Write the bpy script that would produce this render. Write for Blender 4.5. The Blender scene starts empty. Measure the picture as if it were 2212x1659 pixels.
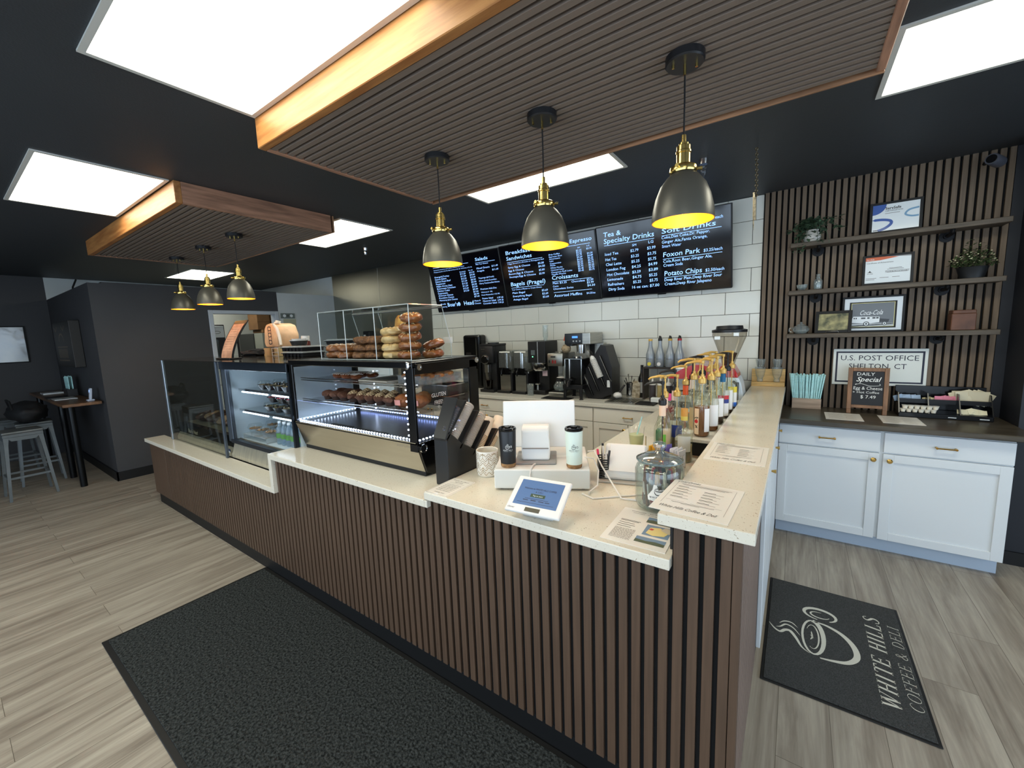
import bpy, bmesh, math, random
from mathutils import Matrix, Vector, noise
PI = math.pi
sc = bpy.context.scene
COL = sc.collection
random.seed(7)

# ---------------------------------------------------------------- camera
H = 1.65
yaw, pit, roll, fpx = -0.6119085, -0.127073899, -0.0364878485, 879.46
f_ = Vector((math.sin(yaw)*math.cos(pit), math.cos(yaw)*math.cos(pit), math.sin(pit)))
r_ = Vector((math.cos(yaw), -math.sin(yaw), 0)); u_ = r_.cross(f_)
r2 = math.cos(roll)*r_ + math.sin(roll)*u_; u2 = -math.sin(roll)*r_ + math.cos(roll)*u_
cd = bpy.data.cameras.new('camera'); cam = bpy.data.objects.new('camera', cd); COL.objects.link(cam)
cd.sensor_fit = 'HORIZONTAL'; cd.sensor_width = 36.0; cd.lens = 36.0*fpx/2212
cd.clip_start = 0.05; cd.clip_end = 100
m = Matrix.Identity(4)
for i in range(3):
    m[i][0] = r2[i]; m[i][1] = u2[i]; m[i][2] = -f_[i]
m[0][3], m[1][3], m[2][3] = 0, 0, H
cam.matrix_world = m
sc.camera = cam
# ---------------------------------------------------------------- view, world
vs = sc.view_settings
sc.display_settings.display_device = 'sRGB'
vs.view_transform = 'Standard'; vs.look = 'None'; vs.exposure = 0.12; vs.gamma = 1.0; vs.use_curve_mapping = False
cy = sc.cycles
cy.use_denoising = True
cy.max_bounces = 8; cy.diffuse_bounces = 4; cy.glossy_bounces = 4; cy.transmission_bounces = 6; cy.transparent_max_bounces = 24
cy.caustics_reflective = False; cy.caustics_refractive = False; cy.sample_clamp_indirect = 4.0
wd = bpy.data.worlds.new('sky'); sc.world = wd; wd.use_nodes = True
nt = wd.node_tree; bg = nt.nodes['Background']
bg.inputs[0].default_value = (0.66, 0.82, 1.0, 1); bg.inputs[1].default_value = 3.6
def portal(name, loc, rot, sx, sy):
    l = bpy.data.lights.new(name, 'AREA'); l.shape = 'RECTANGLE'; l.size = sx; l.size_y = sy; l.cycles.is_portal = True
    o = bpy.data.objects.new(name, l); COL.objects.link(o); o.location = loc; o.rotation_euler = rot
portal('window_daylight_portal', (-1.6, -3.02, 1.35), (math.radians(-90), 0, 0), 8.4, 2.2)
portal('window_daylight_portal', (3.22, 0.6, 1.35), (0, math.radians(-90), 0), 2.2, 4.4)

# ---------------------------------------------------------------- helpers
_mats = {}
def srgb(c):
    return tuple(((v/255)/12.92 if v/255 <= 0.04045 else (((v/255)+0.055)/1.055)**2.4) for v in c)
def mat(name, col, rough=0.5, metal=0.0, emit=0.0, emcol=None, bump=0.0, bscale=40, var=0.0, vscale=6, stretch=(1,1,1), coat=0.0, trans=0.0, ior=1.45, spec=0.5, col2=None):
    if name in _mats: return _mats[name]
    m = bpy.data.materials.new(name); m.use_nodes = True; _mats[name] = m
    nt = m.node_tree; p = nt.nodes['Principled BSDF']
    c = srgb(col)
    p.inputs['Base Color'].default_value = (*c, 1); p.inputs['Roughness'].default_value = rough; p.inputs['Metallic'].default_value = metal
    p.inputs['Specular IOR Level'].default_value = spec; p.inputs['IOR'].default_value = ior
    p.inputs['Coat Weight'].default_value = coat; p.inputs['Coat Roughness'].default_value = 0.08
    p.inputs['Transmission Weight'].default_value = trans
    if emit: p.inputs['Emission Color'].default_value = (*(srgb(emcol) if emcol else c), 1); p.inputs['Emission Strength'].default_value = emit
    tc = mp = None
    if bump or var:
        tc = nt.nodes.new('ShaderNodeTexCoord'); mp = nt.nodes.new('ShaderNodeMapping'); mp.inputs['Scale'].default_value = stretch
        nt.links.new(tc.outputs['Object'], mp.inputs[0])
    if var:
        n = nt.nodes.new('ShaderNodeTexNoise'); n.inputs['Scale'].default_value = vscale; n.inputs['Detail'].default_value = 4
        nt.links.new(mp.outputs[0], n.inputs['Vector'])
        mx = nt.nodes.new('ShaderNodeMix'); mx.data_type = 'RGBA'
        mr = nt.nodes.new('ShaderNodeMapRange'); mr.inputs[1].default_value = .35; mr.inputs[2].default_value = .65
        nt.links.new(n.outputs[0], mr.inputs[0]); nt.links.new(mr.outputs[0], mx.inputs[0])
        c2 = srgb(col2) if col2 else tuple(v*(1-var) for v in c)
        c1 = c if col2 else tuple(min(1, v*(1+var)) for v in c)
        mx.inputs[6].default_value = (*c1, 1); mx.inputs[7].default_value = (*c2, 1)
        nt.links.new(mx.outputs[2], p.inputs['Base Color'])
    if bump:
        n = nt.nodes.new('ShaderNodeTexNoise'); n.inputs['Scale'].default_value = bscale; n.inputs['Detail'].default_value = 3
        nt.links.new(mp.outputs[0], n.inputs['Vector'])
        b = nt.nodes.new('ShaderNodeBump'); b.inputs['Strength'].default_value = bump; b.inputs['Distance'].default_value = 0.01
        nt.links.new(n.outputs[0], b.inputs['Height']); nt.links.new(b.outputs[0], p.inputs['Normal'])
    return m
def glassm(name, tint=(255,255,255), rough=0.02, refl=1.0, ior=1.45, opac=0.0, ocol=(255,255,255)):
    if name in _mats: return _mats[name]
    m = bpy.data.materials.new(name); m.use_nodes = True; _mats[name] = m
    nt = m.node_tree; nt.nodes.remove(nt.nodes['Principled BSDF']); out = nt.nodes['Material Output']
    tr = nt.nodes.new('ShaderNodeBsdfTransparent'); tr.inputs[0].default_value = (*srgb(tint), 1)
    gl = nt.nodes.new('ShaderNodeBsdfGlossy'); gl.inputs['Roughness'].default_value = rough
    fr = nt.nodes.new('ShaderNodeFresnel'); fr.inputs[0].default_value = ior
    ml = nt.nodes.new('ShaderNodeMath'); ml.operation = 'MULTIPLY'; ml.inputs[1].default_value = refl
    mx = nt.nodes.new('ShaderNodeMixShader')
    ge = nt.nodes.new('ShaderNodeNewGeometry'); io = nt.nodes.new('ShaderNodeMapRange'); io.inputs[3].default_value = ior; io.inputs[4].default_value = 1/ior
    nt.links.new(ge.outputs['Backfacing'], io.inputs[0]); nt.links.new(io.outputs[0], fr.inputs[0])
    nt.links.new(fr.outputs[0], ml.inputs[0]); nt.links.new(ml.outputs[0], mx.inputs[0])
    if opac:
        df = nt.nodes.new('ShaderNodeBsdfDiffuse'); df.inputs[0].default_value = (*srgb(ocol), 1)
        m2 = nt.nodes.new('ShaderNodeMixShader'); m2.inputs[0].default_value = opac
        nt.links.new(tr.outputs[0], m2.inputs[1]); nt.links.new(df.outputs[0], m2.inputs[2]); nt.links.new(m2.outputs[0], mx.inputs[1])
    else:
        nt.links.new(tr.outputs[0], mx.inputs[1])
    nt.links.new(gl.outputs[0], mx.inputs[2]); nt.links.new(mx.outputs[0], out.inputs[0])
    return m

def T(x=0, y=0, z=0, rx=0, ry=0, rz=0):
    return Matrix.Translation((x, y, z)) @ Matrix.Rotation(rz, 4, 'Z') @ Matrix.Rotation(ry, 4, 'Y') @ Matrix.Rotation(rx, 4, 'X')
def onplane(o, u, v):
    """matrix that takes flat (x, y) drawings to the plane at o spanned by u, v"""
    u = Vector(u).normalized(); v = Vector(v).normalized(); w = u.cross(v)
    m = Matrix.Identity(4)
    for i in range(3): m[i][0] = u[i]; m[i][1] = v[i]; m[i][2] = w[i]; m[i][3] = o[i]
    return m
_txt = {}
def text_geo(s, off=0.0):
    k = (s, off)
    if k not in _txt:
        cu = bpy.data.curves.new('t', 'FONT'); cu.body = s; cu.size = 1; cu.resolution_u = 2; cu.offset = off
        o = bpy.data.objects.new('t', cu); COL.objects.link(o)
        me = bpy.data.meshes.new_from_object(o.evaluated_get(bpy.context.evaluated_depsgraph_get()))
        vs_ = [tuple(v.co) for v in me.vertices]; fs = [tuple(p.vertices) for p in me.polygons]
        w = (max(v[0] for v in vs_) if vs_ else 0)
        bpy.data.objects.remove(o); bpy.data.curves.remove(cu); bpy.data.meshes.remove(me)
        _txt[k] = (vs_, fs, w)
    return _txt[k]

class B:
    def __init__(s): s.bm = bmesh.new(); s.sm = False
    def raw(s, vs_, fs, M=None, mi=0):
        vv = [s.bm.verts.new((M @ Vector(v)) if M else v) for v in vs_]
        out = []
        for f in fs:
            try:
                q = s.bm.faces.new([vv[i] for i in f]); q.material_index = mi; out.append(q)
            except ValueError: pass
        return vv, out
    def box(s, x0, y0, z0, x1, y1, z1, bev=0, mi=0, M=None):
        if x1 < x0: x0, x1 = x1, x0
        if y1 < y0: y0, y1 = y1, y0
        if z1 < z0: z0, z1 = z1, z0
        vs_ = [(x, y, z) for z in (z0, z1) for y in (y0, y1) for x in (x0, x1)]
        fs = [(0,2,3,1),(4,5,7,6),(0,1,5,4),(2,6,7,3),(0,4,6,2),(1,3,7,5)]
        vv, ff = s.raw(vs_, fs, M, mi)
        if bev:
            ed = list({e for f in ff for e in f.edges})
            g = bmesh.ops.bevel(s.bm, geom=ed, offset=bev, segments=2 if bev > .004 else 1, affect='EDGES', profile=.5)
            for f in g['faces']: f.material_index = mi
        return s
    def prism(s, poly, a, b, axis='x', mi=0, M=None, bev=0):
        """poly: list of (p,q); axis x: (y,z) · y: (x,z) · z: (x,y)"""
        def P(p, t):
            return (t, p[0], p[1]) if axis == 'x' else ((p[0], t, p[1]) if axis == 'y' else (p[0], p[1], t))
        n = len(poly)
        vs_ = [P(p, a) for p in poly] + [P(p, b) for p in poly]
        fs = [tuple(range(n))[::-1], tuple(range(n, 2*n))] + [(i, (i+1) % n, n+(i+1) % n, n+i) for i in range(n)]
        vv, ff = s.raw(vs_, fs, M, mi)
        if bev:
            ed = list({e for f in ff for e in f.edges})
            g = bmesh.ops.bevel(s.bm, geom=ed, offset=bev, segments=2, affect='EDGES', profile=.5)
            for f in g['faces']: f.material_index = mi
        return s
    def lathe(s, prof, c=(0,0,0), n=24, mi=0, M=None, a0=0, a1=2*PI, sx=1, sy=1):
        full = abs(a1-a0-2*PI) < 1e-6
        k = n if full else n+1
        vs_ = []; fs = []; idx = []
        for (r, z) in prof:
            if r < 1e-6:
                idx.append([len(vs_)]*k); vs_.append((c[0], c[1], c[2]+z))
            else:
                row = []
                for i in range(k):
                    a = a0+(a1-a0)*i/n
                    row.append(len(vs_)); vs_.append((c[0]+r*math.cos(a)*sx, c[1]+r*math.sin(a)*sy, c[2]+z))
                idx.append(row)
        for j in range(len(prof)-1):
            A, C_ = idx[j], idx[j+1]
            for i in range(n):
                i2 = (i+1) % k
                q = []
                for v in (A[i], A[i2], C_[i2], C_[i]):
                    if v not in q: q.append(v)
                if len(q) > 2: fs.append(tuple(q))
        s.raw(vs_, fs, M, mi); s.sm = True
        return s
    def cyl(s, x, y, z0, z1, r, r2=None, n=20, mi=0, M=None):
        r2 = r if r2 is None else r2
        return s.lathe([(0, z0), (r, z0), (r2, z1), (0, z1)], (x, y, 0), n, mi, M)
    def tube(s, pts, r, n=8, mi=0, M=None, flat=1.0):
        pts = [Vector(p) for p in pts]; k = len(pts)
        rs = r if isinstance(r, (list, tuple)) else [r]*k
        vs_ = []; fs = []
        up = Vector((0, 0, 1)); prev = None
        for i, p in enumerate(pts):
            d = (pts[min(i+1, k-1)]-pts[max(i-1, 0)])
            if d.length < 1e-9: d = Vector((0,0,1))
            d.normalize()
            if prev is None:
                a = d.cross(up)
                if a.length < .05: a = d.cross(Vector((1, 0, 0)))
            else:
                a = prev - d*prev.dot(d)
                if a.length < 1e-6: a = d.cross(up)
            a.normalize(); prev = a; b = d.cross(a)
            for j in range(n):
                t = 2*PI*j/n
                vs_.append(tuple(p + a*math.cos(t)*rs[i] + b*math.sin(t)*rs[i]*flat))
        for i in range(k-1):
            for j in range(n):
                fs.append((i*n+j, i*n+(j+1) % n, (i+1)*n+(j+1) % n, (i+1)*n+j))
        fs.append(tuple(range(n))[::-1]); fs.append(tuple(range((k-1)*n, k*n)))
        s.raw(vs_, fs, M, mi); s.sm = True
        return s
    def blob(s, c, rx, ry, rz, amp=0.1, fq=3, sub=2, seed=0, mi=0, M=None, flatb=None):
        g = bmesh.new(); bmesh.ops.create_icosphere(g, subdivisions=sub, radius=1)
        g.verts.ensure_lookup_table()
        vs_ = []
        for v in g.verts:
            k = 1+amp*noise.noise(v.co*fq+Vector((seed*7.3, seed*3.1, seed)))*2
            z = v.co.z*k*rz
            if flatb is not None: z = max(z, flatb*rz)
            vs_.append((c[0]+v.co.x*k*rx, c[1]+v.co.y*k*ry, c[2]+z))
        fs = [tuple(v.index for v in f.verts) for f in g.faces]; g.free()
        s.raw(vs_, fs, M, mi); s.sm = True
        return s
    def torus(s, c, R, r, amp=0.0, seed=0, n=24, k=10, mi=0, M=None, rz=None):
        rz = rz or r; vs_ = []; fs = []
        for i in range(n):
            a = 2*PI*i/n
            for j in range(k):
                t = 2*PI*j/k
                q = 1+amp*noise.noise(Vector((math.cos(a)*2.3+seed*5, math.sin(a)*2.3, math.sin(t)*1.2+seed)))*2
                vs_.append((c[0]+(R+r*q*math.cos(t))*math.cos(a), c[1]+(R+r*q*math.cos(t))*math.sin(a), c[2]+rz*q*math.sin(t)))
        for i in range(n):
            for j in range(k):
                fs.append((i*k+j, ((i+1) % n)*k+j, ((i+1) % n)*k+(j+1) % k, i*k+(j+1) % k))
        s.raw(vs_, fs, M, mi); s.sm = True
        return s
    def ribbon(s, pts, w, M=None, mi=0, th=0.0):
        """flat stroke through 2-D points with per-point width"""
        k = len(pts); ws = w if isinstance(w, (list, tuple)) else [w]*k
        vs_ = []
        for i, p in enumerate(pts):
            a = pts[max(i-1, 0)]; b = pts[min(i+1, k-1)]
            dx, dy = b[0]-a[0], b[1]-a[1]; L = math.hypot(dx, dy) or 1
            nx, ny = -dy/L, dx/L; h = ws[min(i, len(ws)-1)]/2
            vs_ += [(p[0]+nx*h, p[1]+ny*h, th), (p[0]-nx*h, p[1]-ny*h, th)]
        fs = [(2*i, 2*i+1, 2*i+3, 2*i+2) for i in range(k-1)]
        s.raw(vs_, fs, M, mi); return s
    def quad(s, pts, mi=0, M=None):
        s.raw(pts, [tuple(range(len(pts)))], M, mi); return s
    def rect(s, x0, y0, x1, y1, M=None, mi=0, z=0.0):
        return s.quad([(x0, y0, z), (x1, y0, z), (x1, y1, z), (x0, y1, z)], mi, M)
    def txt(s, t, x, y, size, M=None, mi=0, al='L', shear=0.0, off=0.0, sx=1.0, fit=None, z=0.0):
        vs_, fs, w = text_geo(t, off)
        if not vs_: return s
        k = size*sx
        if fit: k = fit/w
        x0 = x if al == 'L' else (x-w*k/2 if al == 'C' else x-w*k)
        s.raw([(x0+v[0]*k+v[1]*size*shear, y+v[1]*size, z) for v in vs_], fs, M, mi)
        return s
    def build(s, name, mats, parent=None, smooth=None, ang=35, loc=None, recalc=True):
        me = bpy.data.meshes.new(name)
        if recalc: bmesh.ops.recalc_face_normals(s.bm, faces=s.bm.faces)
        s.bm.to_mesh(me); s.bm.free()
        for m in (mats if isinstance(mats, (list, tuple)) else [mats]): me.materials.append(m)
        sm = s.sm if smooth is None else smooth
        if sm:
            me.polygons.foreach_set('use_smooth', [True]*len(me.polygons))
            me.set_sharp_from_angle(angle=math.radians(ang))
        o = bpy.data.objects.new(name, me); COL.objects.link(o)
        if parent: o.parent = parent
        if loc: o.location = loc
        return o
def tag(o, label, cat=None, group=None, kind=None):
    if label: o['label'] = label
    if cat: o['category'] = cat
    if group: o['group'] = group
    if kind: o['kind'] = kind
    return o
def thing(name, label, cat, loc=(0,0,0), rz=0, group=None):
    o = bpy.data.objects.new(name, None); COL.objects.link(o); o.empty_display_size = .05
    o.location = loc; o.rotation_euler = (0, 0, rz)
    return tag(o, label, cat, group)
def struct(o): o['kind'] = 'structure'; return o
def dup(root, loc, rz=None, label=None, group=None, rot=None):
    r = root.copy(); COL.objects.link(r); r.location = loc
    if rz is not None: r.rotation_euler = (0, 0, rz)
    if rot is not None: r.rotation_euler = rot
    if label: r['label'] = label
    if group: r['group'] = group
    for ch in list(root.children):
        c = ch.copy(); COL.objects.link(c); c.parent = r
        for g in list(ch.children):
            d = g.copy(); COL.objects.link(d); d.parent = c
    return r
def arc(cx, cy_, rx, ry, a0, a1, n=14):
    return [(cx+rx*math.cos(math.radians(a0+(a1-a0)*i/n)), cy_+ry*math.sin(math.radians(a0+(a1-a0)*i/n))) for i in range(n+1)]

# ---------------------------------------------------------------- shared materials
def node_floor():
    m = bpy.data.materials.new('plank_floor'); m.use_nodes = True; nt = m.node_tree; p = nt.nodes['Principled BSDF']; L = nt.links.new
    tc = nt.nodes.new('ShaderNodeTexCoord'); mp = nt.nodes.new('ShaderNodeMapping'); mp.inputs['Rotation'].default_value = (0, 0, PI/2)
    L(tc.outputs['Object'], mp.inputs[0])
    br = nt.nodes.new('ShaderNodeTexBrick'); br.inputs['Scale'].default_value = 1; br.inputs['Brick Width'].default_value = 1.22; br.inputs['Row Height'].default_value = .18
    br.inputs['Mortar Size'].default_value = .0012; br.offset = .37; br.inputs['Mortar Smooth'].default_value = .3
    br.inputs['Color1'].default_value = (0, 0, 0, 1); br.inputs['Color2'].default_value = (1, 1, 1, 1); br.inputs['Mortar'].default_value = (.5, .5, .5, 1)
    L(mp.outputs[0], br.inputs['Vector'])
    st = nt.nodes.new('ShaderNodeMapping'); st.inputs['Scale'].default_value = (9, .8, 1); L(tc.outputs['Object'], st.inputs[0])
    ad = nt.nodes.new('ShaderNodeVectorMath'); ad.operation = 'MULTIPLY_ADD'; ad.inputs[1].default_value = (7, 13, 0); L(br.outputs['Color'], ad.inputs[0]); L(st.outputs[0], ad.inputs[2])
    n1 = nt.nodes.new('ShaderNodeTexNoise'); n1.inputs['Scale'].default_value = 1.3; n1.inputs['Detail'].default_value = 6; n1.inputs['Roughness'].default_value = .6; n1.inputs['Distortion'].default_value = .8; L(ad.outputs[0], n1.inputs['Vector'])
    st2 = nt.nodes.new('ShaderNodeMapping'); st2.inputs['Scale'].default_value = (60, 3, 1); L(tc.outputs['Object'], st2.inputs[0])
    n2 = nt.nodes.new('ShaderNodeTexNoise'); n2.inputs['Scale'].default_value = 1.5; n2.inputs['Detail'].default_value = 5; L(st2.outputs[0], n2.inputs['Vector'])
    r = nt.nodes.new('ShaderNodeValToRGB'); e = r.color_ramp.elements
    e[0].position = .30; e[0].color = (*srgb((124, 113, 101)), 1); e[1].position = .72; e[1].color = (*srgb((178, 169, 154)), 1)
    q = e.new(.5); q.color = (*srgb((154, 144, 130)), 1)
    L(n1.outputs[0], r.inputs[0])
    mx = nt.nodes.new('ShaderNodeMix'); mx.data_type = 'RGBA'; mx.blend_type = 'OVERLAY'; mx.inputs[0].default_value = .3; L(r.outputs[0], mx.inputs[6]); L(n2.outputs[0], mx.inputs[7])
    m3 = nt.nodes.new('ShaderNodeMix'); m3.data_type = 'RGBA'; m3.blend_type = 'MULTIPLY'; L(br.outputs['Fac'], m3.inputs[0]); L(mx.outputs[2], m3.inputs[6]); m3.inputs[7].default_value = (.35, .33, .3, 1)
    L(m3.outputs[2], p.inputs['Base Color'])
    p.inputs['Roughness'].default_value = .42; p.inputs['Specular IOR Level'].default_value = .4
    b = nt.nodes.new('ShaderNodeBump'); b.inputs['Strength'].default_value = .12; b.inputs['Distance'].default_value = .002; L(n2.outputs[0], b.inputs['Height']); L(b.outputs[0], p.inputs['Normal'])
    return m
def node_quartz():
    m = bpy.data.materials.new('quartz'); m.use_nodes = True; nt = m.node_tree; p = nt.nodes['Principled BSDF']; L = nt.links.new
    tc = nt.nodes.new('ShaderNodeTexCoord')
    n0 = nt.nodes.new('ShaderNodeTexNoise'); n0.inputs['Scale'].default_value = 45; L(tc.outputs['Object'], n0.inputs['Vector'])
    ad = nt.nodes.new('ShaderNodeVectorMath'); ad.operation = 'MULTIPLY_ADD'; ad.inputs[1].default_value = (.03, .03, .03); L(n0.outputs[1], ad.inputs[0]); L(tc.outputs['Object'], ad.inputs[2])
    def specks(scale, th):
        v = nt.nodes.new('ShaderNodeTexVoronoi'); v.inputs['Scale'].default_value = scale; L(ad.outputs[0], v.inputs['Vector'])
        t = nt.nodes.new('ShaderNodeMapRange'); t.inputs[1].default_value = th; t.inputs[2].default_value = th*1.6; t.inputs[3].default_value = 1; t.inputs[4].default_value = 0
        L(v.outputs['Distance'], t.inputs[0])
        sp = nt.nodes.new('ShaderNodeSeparateColor'); L(v.outputs['Color'], sp.inputs[0])
        g = nt.nodes.new('ShaderNodeMath'); g.operation = 'GREATER_THAN'; g.inputs[1].default_value = .5; L(sp.outputs[0], g.inputs[0])
        k = nt.nodes.new('ShaderNodeMath'); k.operation = 'MULTIPLY'; L(t.outputs[0], k.inputs[0]); L(g.outputs[0], k.inputs[1])
        return k
    a = specks(95, .12); b = specks(190, .15)
    m1 = nt.nodes.new('ShaderNodeMix'); m1.data_type = 'RGBA'; m1.inputs[6].default_value = (*srgb((222, 215, 199)), 1); m1.inputs[7].default_value = (*srgb((158, 142, 118)), 1); L(a.outputs[0], m1.inputs[0])
    m2 = nt.nodes.new('ShaderNodeMix'); m2.data_type = 'RGBA'; m2.inputs[7].default_value = (*srgb((194, 180, 156)), 1); L(b.outputs[0], m2.inputs[0]); L(m1.outputs[2], m2.inputs[6])
    L(m2.outputs[2], p.inputs['Base Color']); p.inputs['Roughness'].default_value = .16
    return m
M = {}
M['floor'] = node_floor(); M['quartz'] = node_quartz()
M['ceil'] = mat('charcoal_ceiling_paint', (52, 56, 60), .55, var=.05, vscale=1.5, bump=.1, bscale=120)
M['wall_dark'] = mat('charcoal_wall_paint', (62, 62, 64), .6, var=.04, vscale=2)
M['wall_black'] = mat('near_black_wall_paint', (30, 32, 38), .6)
M['wall_white'] = mat('off_white_wall_paint', (205, 210, 208), .6, var=.03, vscale=3)
M['black'] = mat('matte_black', (14, 14, 15), .6)
M['blackgloss'] = mat('gloss_black_plastic', (12, 12, 13), .18)
M['blackplastic'] = mat('black_plastic', (24, 24, 26), .4)
M['kick'] = mat('black_kickboard', (12, 12, 13), .55)
M['slat'] = mat('brown_slat_veneer', (84, 64, 49), .55, var=.14, vscale=4, stretch=(22, 22, .8), bump=.05, bscale=60)
M['slatx'] = mat('ceiling_slat_veneer', (120, 106, 95), .55, var=.04, vscale=4, stretch=(.8, 22, 22))
M['slatw'] = mat('wall_slat_veneer', (108, 91, 73), .55, var=.14, vscale=4, stretch=(22, 22, .8))
M['felt'] = mat('black_felt_backing', (9, 9, 10), .95)
M['beam'] = mat('golden_pine_beam', (176, 122, 68), .5, var=.3, vscale=3, stretch=(1.2, 14, 14), col2=(146, 92, 46), bump=.06, bscale=20)
M['tile'] = mat('glazed_white_tile', (222, 222, 212), .13, var=.02, vscale=2, bump=.02, bscale=4)
M['grout'] = mat('grey_grout', (80, 78, 74), .9)
M['steel'] = mat('brushed_stainless', (172, 170, 162), .32, 1.0, var=.08, vscale=5, stretch=(1, 1, 12))
M['steel2'] = mat('polished_steel', (205, 205, 205), .14, 1.0)
M['cab'] = mat('white_cabinet_paint', (214, 218, 220), .35)
M['brass'] = mat('brushed_brass', (196, 158, 88), .25, 1.0)
M['white'] = mat('white_plastic', (228, 226, 222), .35)
M['paper'] = mat('white_paper', (236, 232, 224), .5, coat=.6)
M['ink'] = mat('dark_ink', (40, 36, 34), .6)
M['inkgrey'] = mat('grey_ink', (120, 114, 108), .6)
M['glass2'] = glassm('thick_clear_glass', (240, 246, 246), .03, 1.8, opac=.16, ocol=(205, 214, 216)); M['glass'] = glassm('clear_glass'); M['acry'] = glassm('clear_acrylic', (250, 252, 252), .03, 1.0)
M['edge'] = glassm('acrylic_edge', (235, 240, 240), .1, 1.5, opac=.45, ocol=(225, 232, 232))
# ================================================================ SETTING
CZ = 2.74
b = B(); b.box(-9.7, -3.1, -.05, 3.3, 4.5, 0); struct(b.build('floor', M['floor']))
b = B(); b.box(-9.7, -3.1, CZ, 3.3, 4.5, CZ+.05); struct(b.build('ceiling', M['ceil']))
b = B(); b.box(-9.7, 4.29, 0, 1.135, 4.45, CZ); b.box(1.135, 4.25, 0, 1.25, 4.45, CZ, mi=1); struct(b.build('wall_back', [M['wall_white'], M['wall_black']]))
b = B(); b.box(-9.7, -3.1, 0, -9.55, 1.17, CZ); struct(b.build('wall_left', M['wall_dark']))
b = B(); b.box(-9.7, 1.17, 0, -9.55, 4.29, CZ); struct(b.build('wall_left_white', M['wall_white']))
b = B(); b.box(-9.55, 1.17, 0, -6.8, 1.29, 2.4, mi=0); struct(b.build('wall_alcove', M['wall_dark']))
b = B()
b.box(-6.92, 1.29, 0, -6.8, 2.34, 2.415); b.box(-6.92, 3.27, 0, -6.8, 3.285, 2.415); b.box(-6.92, 2.34, 2.09, -6.8, 3.27, 2.415)
b.box(-6.92, 3.285, 0, -6.8, 4.29, 2.4, mi=1)
struct(b.build('wall_kitchen', [M['wall_dark'], M['wall_white']]))
# doorway casing
M['casing'] = mat('pale_grey_trim', (190, 196, 202), .4)
b = B()
b.box(-6.93, 2.33, 0, -6.785, 2.385, 2.11, .004); b.box(-6.93, 3.225, 0, -6.785, 3.28, 2.11, .004); b.box(-6.93, 2.385, 2.06, -6.785, 3.225, 2.11, .004)
struct(b.build('door_1', M['casing']))
# room seen through the doorway
b = B(); b.box(-8.95, 2.6, 0, -8.85, 4.29, 2.4); struct(b.build('wall_storeroom', M['wall_white']))
# right dark return wall
b = B(); b.box(1.19, 3.94, 0, 3.3, 4.45, CZ); struct(b.build('wall_right_return', M['wall_black']))
# right side wall and front wall with large windows behind the camera
b = B(); b.box(3.2, -3.1, 0, 3.3, -1.6, CZ); b.box(3.2, 2.8, 0, 3.3, 3.94, CZ); b.box(3.2, -1.6, 0, 3.3, 2.8, .25); b.box(3.2, -1.6, 2.45, 3.3, 2.8, CZ)
struct(b.build('wall_right', M['wall_dark']))
b = B(); b.box(-9.7, -3.1, 0, -5.8, -3.0, CZ); b.box(2.6, -3.1, 0, 3.3, -3.0, CZ); b.box(-5.8, -3.1, 0, 2.6, -3.0, .25); b.box(-5.8, -3.1, 2.45, 2.6, -3.0, CZ)
struct(b.build('wall_front', M['wall_dark']))
M['alu'] = mat('dark_window_frame', (40, 42, 46), .4, .6)
for i, (a, c_, ax) in enumerate([(-5.8, 2.6, 'x'), (-1.6, 2.8, 'y')]):
    b = B(); n = 4 if ax == 'x' else 2
    for k in range(n+1):
        t = a+(c_-a)*k/n
        if ax == 'x': b.box(t-.03, -3.09, .25, t+.03, -3.01, 2.45)
        else: b.box(3.21, t-.03, .25, 3.29, t+.03, 2.45)
    struct(b.build('window_%d' % (i+1), M['alu']))
# baseboards
b = B(); b.box(-9.55, 1.155, 0, -6.785, 1.17, .11); b.box(-6.8, 1.155, 0, -6.785, 2.33, .11); struct(b.build('baseboard_left', M['kick']))
b = B(); b.box(1.19, 3.925, 0, 3.2, 3.94, .09); struct(b.build('baseboard_right', M['kick']))

# glazed tile field on the back wall
b = B(); b.box(-4.36, 4.272, .9, -.277, 4.29, CZ, mi=1)
pz, px = .2007, .4013
for r in range(-3, 8):
    z0 = 1.334+pz*r; z1 = z0+pz
    if z1 < .93: continue
    ztop = min(z1-.002, CZ); zb = max(z0+.002, .92)
    if zb >= CZ-.01: continue
    off = -.359 if r % 2 == 1 else -.558
    for c_ in range(-11, 3):
        x0 = off+px*c_; x1 = x0+px
        xa, xb = max(x0+.002, -4.36), min(x1-.002, -.281)
        if xb-xa < .01: continue
        b.box(xa, 4.262, zb, xb, 4.275, ztop, .0015)
struct(b.build('wall_tile', [M['tile'], M['grout']]))
# stainless wall lining
b = B(); b.box(-6.8, 4.262, .9, -5.533, 4.289, CZ, .002); b.box(-5.529, 4.262, .9, -4.365, 4.289, CZ, .002); b.box(-5.545, 4.256, .9, -5.517, 4.263, 2.46, .001)
struct(b.build('wall_stainless', mat('dull_stainless_lining', (168, 166, 154), .36, 1.0, bump=.35, bscale=2.2)))
# slatted wall behind the shelves
b = B(); b.box(-.277, 4.262, 0, 1.135, 4.289, CZ, mi=1)
x = -.2705
while x < 1.11:
    b.box(x, 4.243, 0, x+.0285, 4.263, CZ, .001); x += .0429
struct(b.build('wall_slat', [M['slatw'], M['felt']]))

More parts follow.
